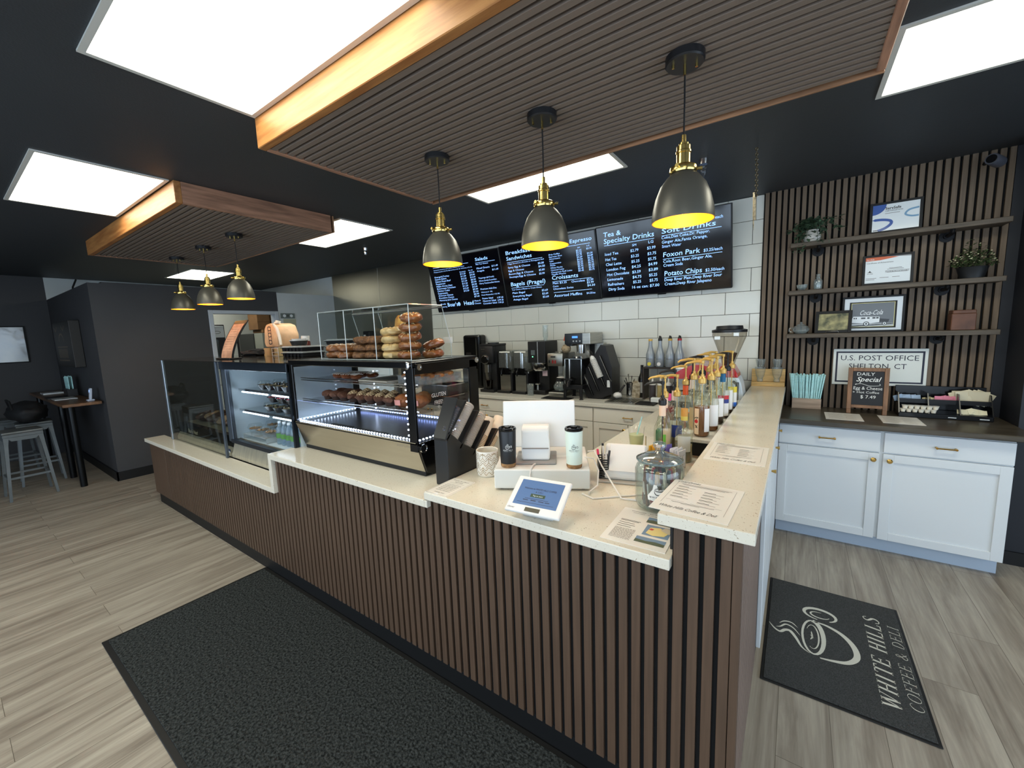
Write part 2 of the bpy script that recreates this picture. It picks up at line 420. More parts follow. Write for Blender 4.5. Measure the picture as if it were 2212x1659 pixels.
# ---------------------------------------------------------------- slatted ceiling rafts
def raft(x0, x1, y0, y1, label):
    t = thing('slatted_ceiling_panel', label, 'ceiling panel', ((x0+x1)/2, (y0+y1)/2, 2.6))
    cx, cyy = (x0+x1)/2, (y0+y1)/2; X0, X1, Y0, Y1 = x0-cx, x1-cx, y0-cyy, y1-cyy
    b = B(); b.box(X0+.03, Y0+.04, .024, X1-.03, Y1-.015, .04, mi=1)
    y = Y0+.045
    while y < Y1-.04:
        b.box(X0+.02, y, 0.0, X1-.02, y+.027, .024, .001); y += .0429
    b.build('slats', [M['slatx'], M['felt']], t)
    B().box(X0, Y0, -.004, X1, Y0+.04, .14, .003).build('front_beam', M['beam'], t)
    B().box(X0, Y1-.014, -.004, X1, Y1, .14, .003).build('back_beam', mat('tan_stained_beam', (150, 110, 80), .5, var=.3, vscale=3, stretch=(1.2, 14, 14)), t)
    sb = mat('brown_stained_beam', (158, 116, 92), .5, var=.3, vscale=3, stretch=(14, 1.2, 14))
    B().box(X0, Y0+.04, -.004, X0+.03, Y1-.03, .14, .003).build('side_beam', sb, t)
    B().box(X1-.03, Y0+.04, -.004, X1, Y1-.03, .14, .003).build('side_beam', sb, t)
    return t
raft(-2.235, .235, 1.066, 2.265, 'large brown slatted ceiling panel framed in golden pine above the till')
raft(-6.07, -3.465, 1.085, 2.245, 'distant brown slatted ceiling panel framed in pine above the deli case')

# ---------------------------------------------------------------- troffers
LEDM = mat('lit_diffuser', (255, 255, 240), .5, emit=9.0, emcol=(255, 252, 232))
def troffer(x0, x1, y0, y1, label):
    cx, cyy = (x0+x1)/2, (y0+y1)/2
    t = thing('ceiling_light', label, 'ceiling light', (cx, cyy, CZ))
    a, c_ = (x1-x0)/2, (y1-y0)/2
    b = B()
    for q in ((-a, -c_, a, -c_+.022), (-a, c_-.022, a, c_), (-a, -c_+.022, -a+.022, c_-.022), (a-.022, -c_+.022, a, c_-.022)):
        b.box(q[0], q[1], -.008, q[2], q[3], -.0005)
    b.build('frame', mat('white_troffer_frame', (205, 205, 198), .4), t)
    b = B(); b.quad([(-a+.022, -c_+.022, -.003), (-a+.022, c_-.022, -.003), (a-.022, c_-.022, -.003), (a-.022, -c_+.022, -.003)])
    b.build('diffuser', LEDM, t, recalc=False)
    return t
troffer(-2.225, -1.0, .455, 1.062, 'largest lit rectangular ceiling panel, beside the golden beam of the big slatted panel')
troffer(-4.755, -3.485, .46, 1.07, 'lit rectangular ceiling panel beside the golden beam of the distant slatted panel')
troffer(-8.52, -7.35, 2.375, 2.97, 'small lit ceiling panel seen beyond the distant row of pendants')
troffer(-2.2, -.995, 2.275, 2.88, 'long lit ceiling panel above the menu screens, behind the big slatted panel')
troffer(-4.70, -3.475, 2.31, 2.91, 'lit ceiling panel half hidden behind the distant slatted panel')
troffer(.268, 1.49, 2.25, 2.86, 'lit ceiling panel above the white cupboards, at the corner of the big slatted panel')
for x, w_ in ((-4.7, 'far end'), (-2.2, 'middle'), (.27, 'near end')): troffer(x, x+1.22, -1.4, -.8, 'unseen lit ceiling panel added over the entrance area, %s of the row along the windows' % w_)  # row added out of view behind the camera for the light it gives

# ================================================================ SERVICE COUNTER
t = thing('service_counter', 'long service counter clad in dark brown vertical slats with black kickboard', 'counter', (-2.8, 1.5, 0))
ox, oy = -2.8, 1.5
Lw = Matrix.Translation((-ox, -oy, 0))
b = B()
SY = 1.215
segs = [(-5.50, -2.815, .65), (-2.815, -1.338, .882), (-1.338, -.285, .92), (-.285, -.098, 1.06)]
def slats(b, x0, x1, ztop, z0=.11):
    b.box(x0, SY+.012, z0, x1, SY+.022, ztop, mi=1, M=Lw)
    k = math.ceil((x0+.2795)/.0429)-1
    while True:
        xa = -.2795+k*.0429; k += 1
        if xa+.0285 < x0+.002: continue
        if xa > x1-.002: break
        b.box(max(xa, x0), SY, z0, min(xa+.0285, x1), SY+.013, ztop, .001, M=Lw)
slats(b, -5.05, -2.815, .65); slats(b, -2.815, -1.338, .882); slats(b, -1.338, -.285, .92); slats(b, -.285, -.12, 1.06)
b.box(-.12, SY-.002, .11, -.098, SY+.02, 1.06, M=Lw)
b.build('slat_cladding', [M['slat'], M['felt']], t)
B().box(-5.5, SY, .11, -5.055, SY+.02, .65, .002, M=Lw).build('end_panel', M['slat'], t)
B().box(-5.47, SY+.018, 0, -.11, SY+.04, .11, M=Lw).build('kickboard', M['kick'], t)
b = B(); b.box(-5.5, SY+.03, .11, -2.8, 1.372, .649, M=Lw); b.box(-2.8, SY+.03, .11, -1.345, 1.86, .881, M=Lw); b.box(-1.345, SY+.03, .11, -.305, 1.86, .919, M=Lw)
b.build('carcass', M['blackplastic'], t)
t = thing('inner_cupboard_run', 'black cupboard run under the inner counter beside the bar', 'cupboard', (-.62, 2.75, 0)); B().box(-.31, -.88, .0, .20, .86, .919).build('carcass', M['blackplastic'], t)
t = thing('bar_counter', 'tall narrow bar counter with reeded brown slats on its end', 'bar', (-.2, 2.5, 0)); Lw = Matrix.Translation((.2, -2.5, 0))
b = B(); b.box(-.13, SY+.045, .11, -.112, 2.02, 1.058, mi=1, M=Lw); y = SY+.045
M['reed'] = mat('greyed_slat_side', (118, 100, 90), .5, var=.1, vscale=4, stretch=(22, 22, .8))
while y < 2.0: b.box(-.113, y, .11, -.098, y+.0285, 1.058, .001, M=Lw); y += .0429
b.build('side_cladding', [M['reed'], M['felt']], t)
B().box(-.13, SY+.045, 0, -.105, 2.03, .11, M=Lw).build('kickboard', M['kick'], t)
B().box(-.30, SY+.045, 0, -.131, 4.23, 1.058, M=Lw).build('core', M['blackplastic'], t)
# small white cupboard doors on the outer side of the bar
t = thing('bar_side_cupboard', 'narrow white cupboard doors on the outer side of the tall bar', 'cupboard', (-.1, 2.9, 0))
b = B(); b.box(-.025, -.85, .10, 0, .68, 1.0); b.build('body', M['black'], t)
for k, (y0, y1) in enumerate(((-.82, -.34), (-.32, .16), (.18, .66))):
    d_ = B().box(0, y0, .12, .018, y1, .98, .002).build('door', M['cab'], t)
    B().cyl(0, 0, 0, .022, .005, .011, 12, M=T(.018, y1-.05, .86, 0, PI/2, 0)).build('knob', M['brass'], d_)

def slab(name, label, polys, z0, z1, bev=.003):
    b = B()
    for p in polys: b.prism(p, z0, z1, 'z', bev=bev)
    return tag(b.build(name, M['quartz']), label, 'countertop')
R4 = lambda x0, y0, x1, y1: [(x0, y0), (x1, y0), (x1, y1), (x0, y1)]
slab('countertop', 'lowest speckled quartz countertop in front of the deli case', [R4(-5.56, 1.192, -2.815, 1.36)], .65, .685)
tag(B().box(-2.815, 1.192, .65, -2.78, 1.36, .917, .003).build('waterfall_edge', M['quartz']), 'short upright quartz step between the lowest and middle countertops', 'countertop')
slab('countertop', 'middle speckled quartz countertop under the pastry display case', [R4(-2.78, 1.192, -1.3425, 1.6), R4(-2.77, 1.6, -1.3425, 1.88), R4(-1.3425, 1.192, -1.325, 1.3)], .882, .9165)
slab('countertop', 'wide speckled quartz till countertop holding the card reader and mugs',
     [[(-1.342, 1.192), (-.285, 1.192), (-.285, 1.62), (-.335, 1.62), (-.335, 3.64), (-.94, 3.64), (-.94, 1.99), (-1.342, 1.9)]], .92, .955)
slab('countertop', 'tallest quartz bar top running away from the viewpoint beside the white cupboards', [[(-.322, 1.192), (-.067, 1.192), (-.062, 4.235), (-.322, 4.235)]], 1.06, 1.095)
t = thing('bar_inner_panel', 'black upright panel on the inner side of the tall bar', 'panel', (-.31, 2.8, .955))
B().box(-.012, -1.15, 0, .0, 1.4, .105).build('board', M['black'], t)

# ---------------------------------------------------------------- floor mats
def carpet(name, x0, y0, x1, y1, label, dark, rib=0):
    t = thing(name, label, 'floor mat', ((x0+x1)/2, (y0+y1)/2, 0))
    a, c_ = (x1-x0)/2, (y1-y0)/2
    B().box(-a, -c_, 0.001, a, c_, .006, .002).build('rubber_border', M['kick'], t)
    B().box(-a+.025, -c_+.025, .005, a-.025, c_-.025, .011, .002).build('pile', dark, t)
    return t
def node_pile(name, c1, c2, sc_, bd):
    m = mat(name, c1, .95, var=.5, vscale=sc_, col2=c2, bump=1.0, bscale=sc_*1.3, spec=.15)
    return m
carpet('floor_mat', -3.13, .36, -.45, 1.231, 'large plain charcoal ribbed entrance mat along the counter front', node_pile('ribbed_charcoal_pile', (68, 71, 70), (24, 26, 26), 90, 1))
# ================================================================ LOGO (cup with steam and serif lettering)
def spline(pts, n=6):
    P = [pts[0]]+list(pts)+[pts[-1]]; out = []
    for i in range(1, len(P)-2):
        for k in range(n):
            t = k/n; a, b_, c, d = P[i-1], P[i], P[i+1], P[i+2]
            out.append(tuple(.5*((2*b_[j])+(-a[j]+c[j])*t+(2*a[j]-5*b_[j]+4*c[j]-d[j])*t*t+(-a[j]+3*b_[j]-3*c[j]+d[j])*t**3) for j in (0, 1)))
    out.append(tuple(pts[-1])); return out
def taper(n, w, a=.25, b=.25): return [w*(a+(1-a)*math.sin(PI*i/(n-1))) for i in range(n)]
SER = {  # thick (2) and thin (1) strokes on a unit-high cell, plus serif bars
 'W': (1.25, [((0.12,1),(.40,0),2),((.40,0),(.62,.95),1),((.62,.95),(.88,0),2),((.88,0),(1.14,1),1)], [(.12,1),(1.14,1),(.62,.97)]),
 'H': (1.0, [((.2,0),(.2,1),2),((.8,0),(.8,1),2),((.2,.52),(.8,.52),1)], [(.2,0),(.2,1),(.8,0),(.8,1)]),
 'I': (.5, [((.25,0),(.25,1),2)], [(.25,0),(.25,1)]),
 'T': (.9, [((.45,0),(.45,1),2),((.05,.97),(.85,.97),1),((.06,.8),(.06,.97),1),((.84,.8),(.84,.97),1)], [(.45,0)]),
 'E': (.85, [((.2,0),(.2,1),2),((.2,.02),(.78,.02),1),((.2,.98),(.74,.98),1),((.2,.52),(.6,.52),1),((.78,0),(.78,.2),1),((.74,1),(.74,.82),1),((.6,.42),(.6,.62),1)], [(.2,0),(.2,1)]),
 'L': (.82, [((.2,0),(.2,1),2),((.2,.02),(.75,.02),1),((.75,0),(.75,.24),1)], [(.2,0),(.2,1)]),
 'F': (.8, [((.2,0),(.2,1),2),((.2,.98),(.74,.98),1),((.2,.52),(.6,.52),1),((.74,1),(.74,.8),1),((.6,.42),(.6,.62),1)], [(.2,0),(.2,1)]),
}
def serif_text(b, s, x, y, h, fit, M=None, mi=0, shear=.2, wt=.16, z=0.0):
    W = {'S': .75, 'C': .9, 'O': 1.0, 'D': 1.0, '&': 1.0, ' ': .45}
    adv = [SER[c][0] if c in SER else W[c] for c in s]; gap = .12
    tot = sum(adv)+gap*len(s); kx = fit/tot; px = x
    def P(u, v, ox): return (ox+u*kx+v*h*shear, y+v*h)
    for c, a in zip(s, adv):
        if c in SER:
            for (p, q, w) in SER[c][1]:
                b.ribbon([P(*p, px), P(*q, px)], h*(wt if w == 2 else wt*.4), M, mi, z)
            for (u, v) in SER[c][2]:
                b.ribbon([P(u-.15, abs(v-.02), px), P(u+.15, abs(v-.02), px)], h*.045, M, mi, z)
        elif c != ' ':
            if c == 'S': pts = [(.66,.78),(.5,.98),(.25,.93),(.18,.74),(.4,.55),(.62,.4),(.65,.18),(.45,.02),(.2,.06),(.1,.26)]; ws = [.5,.5,.6,1,1.3,1.3,1,.5,.5,.5]
            if c == 'C': pts = [(.8,.78),(.62,.97),(.38,.95),(.16,.72),(.14,.35),(.34,.05),(.6,.03),(.82,.22)]; ws = [.4,.4,.6,1.2,1.2,.6,.4,.4]
            if c == 'O': pts = [(.5,1),(.2,.85),(.12,.5),(.2,.15),(.5,0),(.8,.15),(.88,.5),(.8,.85),(.5,1)]; ws = [.4,.8,1.3,.8,.4,.8,1.3,.8,.4]
            if c == 'D': pts = [(.2,0),(.2,1),(.2,.98),(.6,.93),(.86,.5),(.6,.06),(.2,.02)]; ws = [1,1,.5,.6,1.3,.6,.4]
            if c == '&': pts = [(.9,.45),(.6,.08),(.3,.02),(.14,.24),(.4,.52),(.56,.78),(.42,.97),(.28,.78),(.5,.4),(.88,.02)]; ws = [.5,.6,.7,1,.8,.8,.6,.8,1,1]
            if c == 'D':
                b.ribbon([P(.2,0,px), P(.2,1,px)], h*wt, M, mi, z); pts, ws = pts[2:], ws[2:]
            sp = spline(pts, 4); wsp = spline([(w, 0) for w in ws], 4)
            b.ribbon([P(u, v, px) for u, v in sp], [w[0]*h*wt*.8 for w in wsp], M, mi, z)
        px += (a+gap)*kx
def logo(b, M, s, mi=0, z=0.0, text=True, bold=1.0):
    """s = width of the lettering; origin = lower left corner"""
    k = s/.675
    S = lambda pts: [((u-.105)*k, (v-.02)*k) for u, v in pts]
    def st(pts, w, a=.2, bb=.2):
        q = spline(S(pts), 6); b.ribbon(q, [x*k*bold for x in taper(len(q), w, a, bb)], M, mi, z)
    rim = [(.43+.138*math.cos(t), .394+.045*math.sin(t)) for t in [2*PI*i/24 for i in range(25)]]
    q = S(rim); b.ribbon(q, [(.010+.014*abs(math.cos(PI*i/24)) if i > 12 else .010)*k*bold for i in range(25)], M, mi, z)
    rim = [(.43+.098*math.cos(t), .396+.027*math.sin(t)) for t in [math.radians(150+i*14) for i in range(20)]]
    b.ribbon(S(rim), taper(20, .007*k*bold), M, mi, z)
    st([(.40,.405),(.425,.396),(.44,.404)], .008); st([(.415,.392),(.45,.398),(.47,.40)], .006)
    st([(.566,.385),(.56,.33),(.52,.268),(.45,.228),(.37,.222),(.31,.26),(.287,.32),(.278,.37)], .026, .25)
    q = [(.645+.052*math.cos(t), .358+.072*math.sin(t)) for t in [math.radians(215+i*15) for i in range(22)]]
    b.ribbon(S(q), [x*k*bold for x in taper(22, .020, .3)], M, mi, z)
    q = [(.640+.026*math.cos(t), .358+.042*math.sin(t)) for t in [math.radians(260-i*15) for i in range(19)]]
    b.ribbon(S(q), [x*k*bold for x in taper(19, .009, .3)], M, mi, z)
    st([(.44,.588),(.40,.562),(.386,.536),(.412,.515),(.416,.492),(.373,.466),(.316,.442),(.288,.41)], .017, .1)
    st([(.418,.556),(.43,.536),(.463,.512),(.451,.479),(.403,.448)], .010, .1)
    st([(.458,.542),(.488,.519),(.493,.486),(.464,.459)], .009, .1)
    if text:
        serif_text(b, 'WHITE HILLS', 0, .077*k, .066*k, s*.98, M, mi, .2, .17*bold, z)
        serif_text(b, 'COFFEE & DELI', .035*k, .003*k, .043*k, s*.88, M, mi, .2, .10*bold, z)

# logo mat at the end of the bar
t = thing('floor_mat', 'small charcoal mat with a white coffee cup drawing in front of the white cupboards', 'floor mat', (.227, 2.498, 0))
B().box(-.302, -.462, .001, .302, .462, .006, .002).build('rubber_border', M['kick'], t)
B().box(-.290, -.450, .005, .290, .450, .010, .002).build('pile', node_pile('charcoal_pile', (92, 92, 90), (66, 67, 66), 260, 1), t)
b = B(); logo(b, onplane((.302, -.461, .0108), (0, 1, 0), (-1, 0, 0)) @ T(.105, .02), .675)
tag(b.build('printed_lettering', mat('cream_print', (205, 202, 188), .8), t), 'cream cup drawing and lettering')

# ================================================================ MENU SCREENS
TV3 = [('Tea &',-1.646,0.596,0.181,0.045),('Specialty Drinks',-1.649,0.533,0.5,0.047),('_',-1.645,0.514,0.497,0.0),('SM',-1.363,0.47,0.041,0.021),('LG',-1.207,0.475,0.049,0.025),('Iced Tea',-1.649,0.417,0.143,0.026),('Hot Tea',-1.65,0.364,0.119,0.027),('Chai Latte',-1.649,0.315,0.167,0.027),('London Fog',-1.648,0.263,0.201,0.027),('Hot Chocolate',-1.647,0.213,0.233,0.027),('Lemonade',-1.648,0.163,0.168,0.027),('Refreshers',-1.647,0.112,0.172,0.028),('Dirty Soda',-1.645,0.062,0.172,0.028),('$2.79',-1.385,0.419,0.08,0.025),('$3.25',-1.384,0.366,0.08,0.026),('$5.25',-1.384,0.315,0.082,0.026),('$4.25',-1.384,0.264,0.091,0.026),('$3.59',-1.383,0.212,0.085,0.026),('$4.75',-1.384,0.162,0.09,0.027),('$5.25',-1.382,0.114,0.081,0.027),('16 oz can: $7.00',-1.402,0.063,0.275,0.027),('$3.99',-1.222,0.421,0.08,0.026),('$3.75',-1.222,0.368,0.083,0.026),('$5.75',-1.22,0.317,0.078,0.027),('$4.99',-1.22,0.268,0.086,0.027),('$3.89',-1.221,0.216,0.089,0.027),('$5.25',-1.22,0.165,0.079,0.027),('$5.75',-1.218,0.114,0.079,0.028),('$3.25/each',-0.716,0.595,0.15,0.025),('Soft Drinks',-1.081,0.542,0.459,0.042),('_',-1.079,0.523,0.503,0.0),('Coke,Diet Coke,Dr. Pepper,',-1.084,0.493,0.414,0.025),('Ginger Ale,Fanta Orange,',-1.083,0.453,0.393,0.026),('Smart Water',-1.083,0.415,0.172,0.026),('Foxon Park',-1.08,0.33,0.327,0.043),('$3.25/each',-0.725,0.331,0.153,0.026),('_',-1.078,0.311,0.505,0.0),('Cola,Root Beer,Ginger Ale,',-1.08,0.277,0.426,0.026),('Cream Soda',-1.08,0.24,0.176,0.027),('Potato Chips',-1.077,0.154,0.335,0.045),('$2.50/each',-0.714,0.155,0.155,0.027),('_',-1.074,0.139,0.495,0.0),('Deep River Plain,Deep River Sour',-1.078,0.104,0.5,0.027),('Cream,Deep River Jalapeno',-1.078,0.064,0.415,0.027)]
TV2 = [('Breakfast',-2.863,0.585,0.343,0.041),('Sandwiches',-2.863,0.522,0.354,0.041),('_',-2.857,0.498,0.483,0.0),('2 Eggs Served on a Brioche or Portuguese Roll',-2.855,0.473,0.496,0.014),('Spicy Egg & Cheese',-2.858,0.43,0.311,0.02),('Egg & Cheese',-2.861,0.391,0.222,0.02),('Bacon,Egg & Cheese',-2.862,0.354,0.344,0.02),('Sausage,Egg & Cheese',-2.861,0.319,0.371,0.02),('$5.00',-2.443,0.432,0.078,0.021),('$4.50',-2.442,0.397,0.085,0.021),('$5.89',-2.443,0.357,0.076,0.021),('$5.99',-2.447,0.317,0.073,0.021),('Bagels (Pragel)',-2.863,0.221,0.482,0.045),('_',-2.858,0.199,0.455,0.0),('Your Choice of Butter or Cream Cheese',-2.857,0.17,0.419,0.015),('Plain Bagel',-2.857,0.129,0.182,0.021),('Everything Bagel',-2.858,0.089,0.268,0.021),('Asiago Bagel',-2.859,0.049,0.21,0.021),('$3.69',-2.445,0.127,0.08,0.022),('$3.69',-2.446,0.089,0.08,0.022),('$3.69',-2.445,0.052,0.081,0.022),('Coffee & Espresso',-2.301,0.595,0.529,0.038),('_',-2.283,0.568,0.492,0.0),('SM',-1.941,0.534,0.03,0.012),('LG',-1.836,0.538,0.032,0.014),('Drip Coffee',-2.293,0.505,0.139,0.015),('Espresso Shot',-2.293,0.481,0.163,0.015),('Americano',-2.292,0.458,0.136,0.015),('Latte',-2.292,0.436,0.05,0.015),('Cappuccino',-2.292,0.41,0.142,0.015),('Mocha',-2.291,0.388,0.066,0.015),('White Mocha',-2.291,0.362,0.151,0.015),('Caramel Latte',-2.29,0.338,0.164,0.015),('Cinnamon Roll Latte',-2.29,0.313,0.26,0.015),('Vanilla Mocha',-2.289,0.29,0.18,0.015),('$3.25',-1.961,0.504,0.063,0.018),('$3.25',-1.961,0.482,0.064,0.018),('$3.79',-1.961,0.459,0.064,0.018),('$4.29',-1.96,0.436,0.064,0.018),('$4.59',-1.96,0.412,0.064,0.018),('$5.25',-1.96,0.389,0.064,0.018),('$5.25',-1.96,0.366,0.064,0.018),('$5.45',-1.96,0.343,0.064,0.018),('$5.45',-1.96,0.319,0.064,0.018),('$5.45',-1.96,0.296,0.064,0.018),('$3.75',-1.842,0.509,0.059,0.017),('$4.30',-1.84,0.462,0.063,0.017),('$4.89',-1.839,0.438,0.063,0.018),('$5.25',-1.839,0.415,0.063,0.018),('$5.75',-1.838,0.391,0.063,0.018),('$5.75',-1.838,0.367,0.063,0.018),('$5.25',-1.837,0.343,0.063,0.018),('$5.75',-1.837,0.319,0.063,0.018),('$5.75',-1.837,0.295,0.063,0.018),('Croissants',-2.294,0.241,0.324,0.042),('_',-2.291,0.219,0.473,0.0),('Plain $3.25',-2.29,0.191,0.175,0.021),('Chocolate',-2.058,0.188,0.16,0.021),('$3.50',-1.877,0.19,0.076,0.022),('Creme',-2.293,0.158,0.071,0.019),('$3.99',-1.878,0.161,0.078,0.022),('Chocolate Swiss',-2.294,0.128,0.252,0.02),('$4.30',-1.877,0.13,0.089,0.022),('_',-2.291,0.098,0.463,0.0),('Assorted Muffins',-2.293,0.047,0.346,0.03),('$4.25/ea',-1.895,0.05,0.102,0.019)]
TV1 = [('Deli',-4.048,0.613,0.334,0.042),('_',-4.065,0.572,0.621,0.0),('Sandwiches Served on your choice of bread with lettuce',-4.063,0.537,0.545,0.011),('Pepperjack,1/2 lb Brioche,1/2 lb White,1/2 lb',-4.066,0.511,0.67,0.011),('Overgold,Turkey',-4.08,0.442,0.272,0.02),('Genoa Salami',-4.08,0.412,0.212,0.021),('Deluxe Roast Beef',-4.08,0.381,0.28,0.021),('Pepperoni',-4.081,0.35,0.173,0.021),('Maple Honey Ham',-4.081,0.318,0.293,0.021),('Everroast Chicken',-4.081,0.287,0.341,0.021),('Chicken Cutlet',-4.082,0.256,0.231,0.021),('Soppressata',-4.082,0.224,0.182,0.021),('American Cheese',-4.082,0.193,0.272,0.021),('Provolone Cheese',-4.083,0.161,0.28,0.021),('Monterey Jack Cheese',-4.083,0.129,0.336,0.021),('Sandwich',-3.617,0.469,0.102,0.013),('Per Lb',-3.467,0.472,0.073,0.013),('$11.59',-3.615,0.439,0.092,0.02),('$11.59',-3.615,0.409,0.092,0.02),('$12.59',-3.615,0.378,0.092,0.02),('$11.59',-3.614,0.347,0.092,0.02),('$11.59',-3.614,0.316,0.093,0.02),('$11.59',-3.614,0.285,0.093,0.02),('$12.59',-3.614,0.253,0.093,0.02),('$12.59',-3.613,0.222,0.093,0.02),('$12.99',-3.46,0.441,0.085,0.019),('$9.99',-3.46,0.411,0.085,0.019),('$12.99',-3.459,0.381,0.085,0.019),('$8.99',-3.459,0.351,0.085,0.019),('$9.99',-3.458,0.321,0.085,0.02),('$9.99',-3.458,0.29,0.085,0.02),('$12.99',-3.457,0.26,0.086,0.02),('$9.99',-3.456,0.229,0.086,0.02),('$7.99',-3.456,0.198,0.086,0.02),('$8.99',-3.455,0.168,0.086,0.02),('$7.49',-3.455,0.137,0.086,0.02),('Salads',-3.329,0.577,0.199,0.037),('_',-3.332,0.553,0.306,0.0),('Pick Your Greens',-3.329,0.527,0.195,0.015),('Mixed Greens',-3.33,0.476,0.207,0.021),('$11.49',-3.091,0.48,0.094,0.02),('Arugula',-3.329,0.444,0.115,0.019),('$11.49',-3.092,0.437,0.094,0.02),('Toppings (all fresh)',-3.33,0.358,0.246,0.017),('Olives,Candy,Cucumber,',-3.33,0.323,0.283,0.017),('Cherry Tomatoes,Red Onions',-3.332,0.29,0.317,0.017),('Premium Add-Ons',-3.331,0.219,0.255,0.02),('Walnuts (+ .99)',-3.329,0.181,0.179,0.015),('Fresh Mozzarella (+ $1.99)',-3.331,0.146,0.287,0.015),('Potato Salad',-3.332,0.1,0.173,0.02),('6.99 LB',-3.096,0.096,0.095,0.019),('Macaroni Salad',-3.331,0.067,0.21,0.02),('6.99 LB',-3.095,0.064,0.089,0.02),('Cucumber Salad',-3.332,0.035,0.218,0.02),('7.99 LB',-3.095,0.033,0.085,0.02),('Proudly',-4.074,0.079,0.093,0.017),('Featuring',-4.077,0.041,0.109,0.017),("Boar's",-3.953,0.046,0.19,0.055),('Head',-3.657,0.046,0.171,0.058),('Meats &',-3.469,0.082,0.103,0.018),('Cheeses',-3.471,0.048,0.104,0.018),('o',-3.759,0.047,0.091,0.056)]
TA = math.atan2(.17, .668)
M['tvblack'] = mat('glossy_screen_black', (9, 9, 17), .12, coat=.5)
M['tvtext'] = mat('lit_menu_text', (170, 205, 255), .5, emit=1.3, emcol=(140, 188, 255))
M['tvbezel'] = mat('screen_bezel', (10, 10, 11), .35)
def screen(x0, x1, items, label, dz):
    t = thing('menu_screen', label, 'menu screen', ((x0+x1)/2, 4.2, 1.985+dz)); t.rotation_euler = (TA, 0, 0)
    w = (x1-x0)/2-.002
    B().box(-w, -.012, -.012, w, .035, .70, .004).build('housing', M['tvbezel'], t)
    B().box(-w+.01, -.0155, 0, w-.01, -.011, .69).build('display', M['tvblack'], t)
    B().box(-.04, -.018, -.02, .04, .01, -.012, .002).build('badge', M['tvbezel'], t)
    P = onplane((0, -.0162, -dz), (1, 0, 0), (0, 0, 1)); cx = (x0+x1)/2
    b = B()
    for (s, x, z, wd_, h) in items:
        if s == '_': b.rect(x-cx, z-.002, x-cx+wd_, z+.0015, P); continue
        if s == 'o':
            b.ribbon([(x-cx+.02+.018*math.cos(a*PI/8), z+.022+.022*math.sin(a*PI/8)) for a in range(17)], .006, P)
            b.ribbon(spline([(x-cx+.008, z+.015), (x-cx+.02, z+.032), (x-cx+.033, z+.02), (x-cx+.022, z+.01)]), .009, P); continue
        sz = max(h/.70, .016)
        if s in ("Boar's", 'Head'): b.txt(s, x-cx, z, sz*.95, P, fit=wd_, off=.002)
        else: b.txt(s, x-cx, z, sz, P, fit=wd_, off=.004 if sz > .045 else 0, shear=.1)
    b.build('menu_text', M['tvtext'], t, recalc=False)
screen(-1.722, -.494, TV3, 'menu screen at the right listing tea, specialty drinks and potato chips', 0.0)
screen(-2.948, -1.724, TV2, 'middle menu screen listing breakfast sandwiches, bagels and croissants', -.006)
screen(-4.160, -2.950, TV1, 'menu screen at the far end listing deli meats and salads', -.014)

# ================================================================ PENDANTS
M['shade'] = mat('dark_bronze_shade', (92, 89, 80), .36, .35, bump=.03, bscale=200)
M['shade_in'] = mat('gilded_shade_lining', (255, 176, 50), .45, .0)
M['brassp'] = mat('polished_brass', (214, 186, 112), .18, 1.0)
M['bulb'] = mat('glowing_bulb', (255, 214, 120), .3, emit=14, emcol=(255, 186, 84))
def pendant(x, y, label, group, zr=2.035):
    t = thing('pendant_lamp', label, 'pendant lamp', (x, y, zr), 0, group)
    R_ = .109
    out = [(R_, 0), (R_*1.0, .012), (R_*.965, .045), (R_*.88, .085), (R_*.73, .125), (R_*.52, .155), (.036, .172)]
    s_ = B(); s_.lathe(out, n=40); s_.build('lamp_shade', M['shade'], t, ang=60, recalc=False)
    inn = [(R_-.003, 0.0)]+[(r-.003, z) for r, z in out[1:-1]]+[(.02, .168)]
    B().lathe(inn[::-1], n=40).lathe([(R_-.003, 0), (R_, 0)], n=40).build('shade_lining', M['shade_in'], t, ang=60, recalc=False)
    b = B(); b.lathe([(0, .168), (.046, .168), (.049, .176), (.046, .19), (.036, .196), (.024, .2), (.024, .235), (.027, .238), (.027, .244), (.024, .247), (.024, .262), (.017, .266), (.017, .272), (.008, .275), (.008, .300), (0, .300)], n=24)
    for a in range(3): b.cyl(0, 0, .046, .064, .005, .007, 10, M=T(0, 0, .182, 0, PI/2, a*2*PI/3+.4))
    b.build('lamp_holder', M['brassp'], t)
    B().tube([(0, 0, .298), (.001, 0, .42), (0, 0, .53)], .0032, 6).build('cord', M['black'], t)
    c = B(); c.lathe([(0, .535), (.062, .535), (.066, .540), (.066, .563), (0, .563)], n=32)
    co = c.build('ceiling_canopy', M['blackplastic'], t)
    B().cyl(0, 0, .50, .536, .005, n=10).build('cord_grip', M['brassp'], co)
    for a in (.5, PI+.5): B().cyl(.04*math.cos(a), .04*math.sin(a), .525, .536, .005, n=10).build('screw', M['brassp'], co)
    b = B(); b.blob((0, 0, .055), .024, .024, .03, 0, sub=2); b.cyl(0, 0, .08, .14, .012, n=12); b.build('light_bulb', M['bulb'], t)
    l = bpy.data.lights.new('lamp_glow', 'POINT'); l.energy = 2.4; l.color = (1, .62, .22); l.shadow_soft_size = .026
    lo = bpy.data.objects.new('lamp_glow', l); COL.objects.link(lo); lo.location = (x, y, zr+.028)
    return t
pendant(-.369, 1.668, 'bronze dome pendant lamp with visible bulb, nearest the bar top', 'pendants over the till')
pendant(-.968, 1.684, 'bronze dome pendant lamp in the middle of the near row', 'pendants over the till')
pendant(-1.628, 1.696, 'bronze dome pendant lamp above the pastry case, farthest of the near row', 'pendants over the till')
pendant(-4.13, 1.687, 'small distant dome pendant lamp closest to the kitchen doorway top', 'pendants over the deli case')
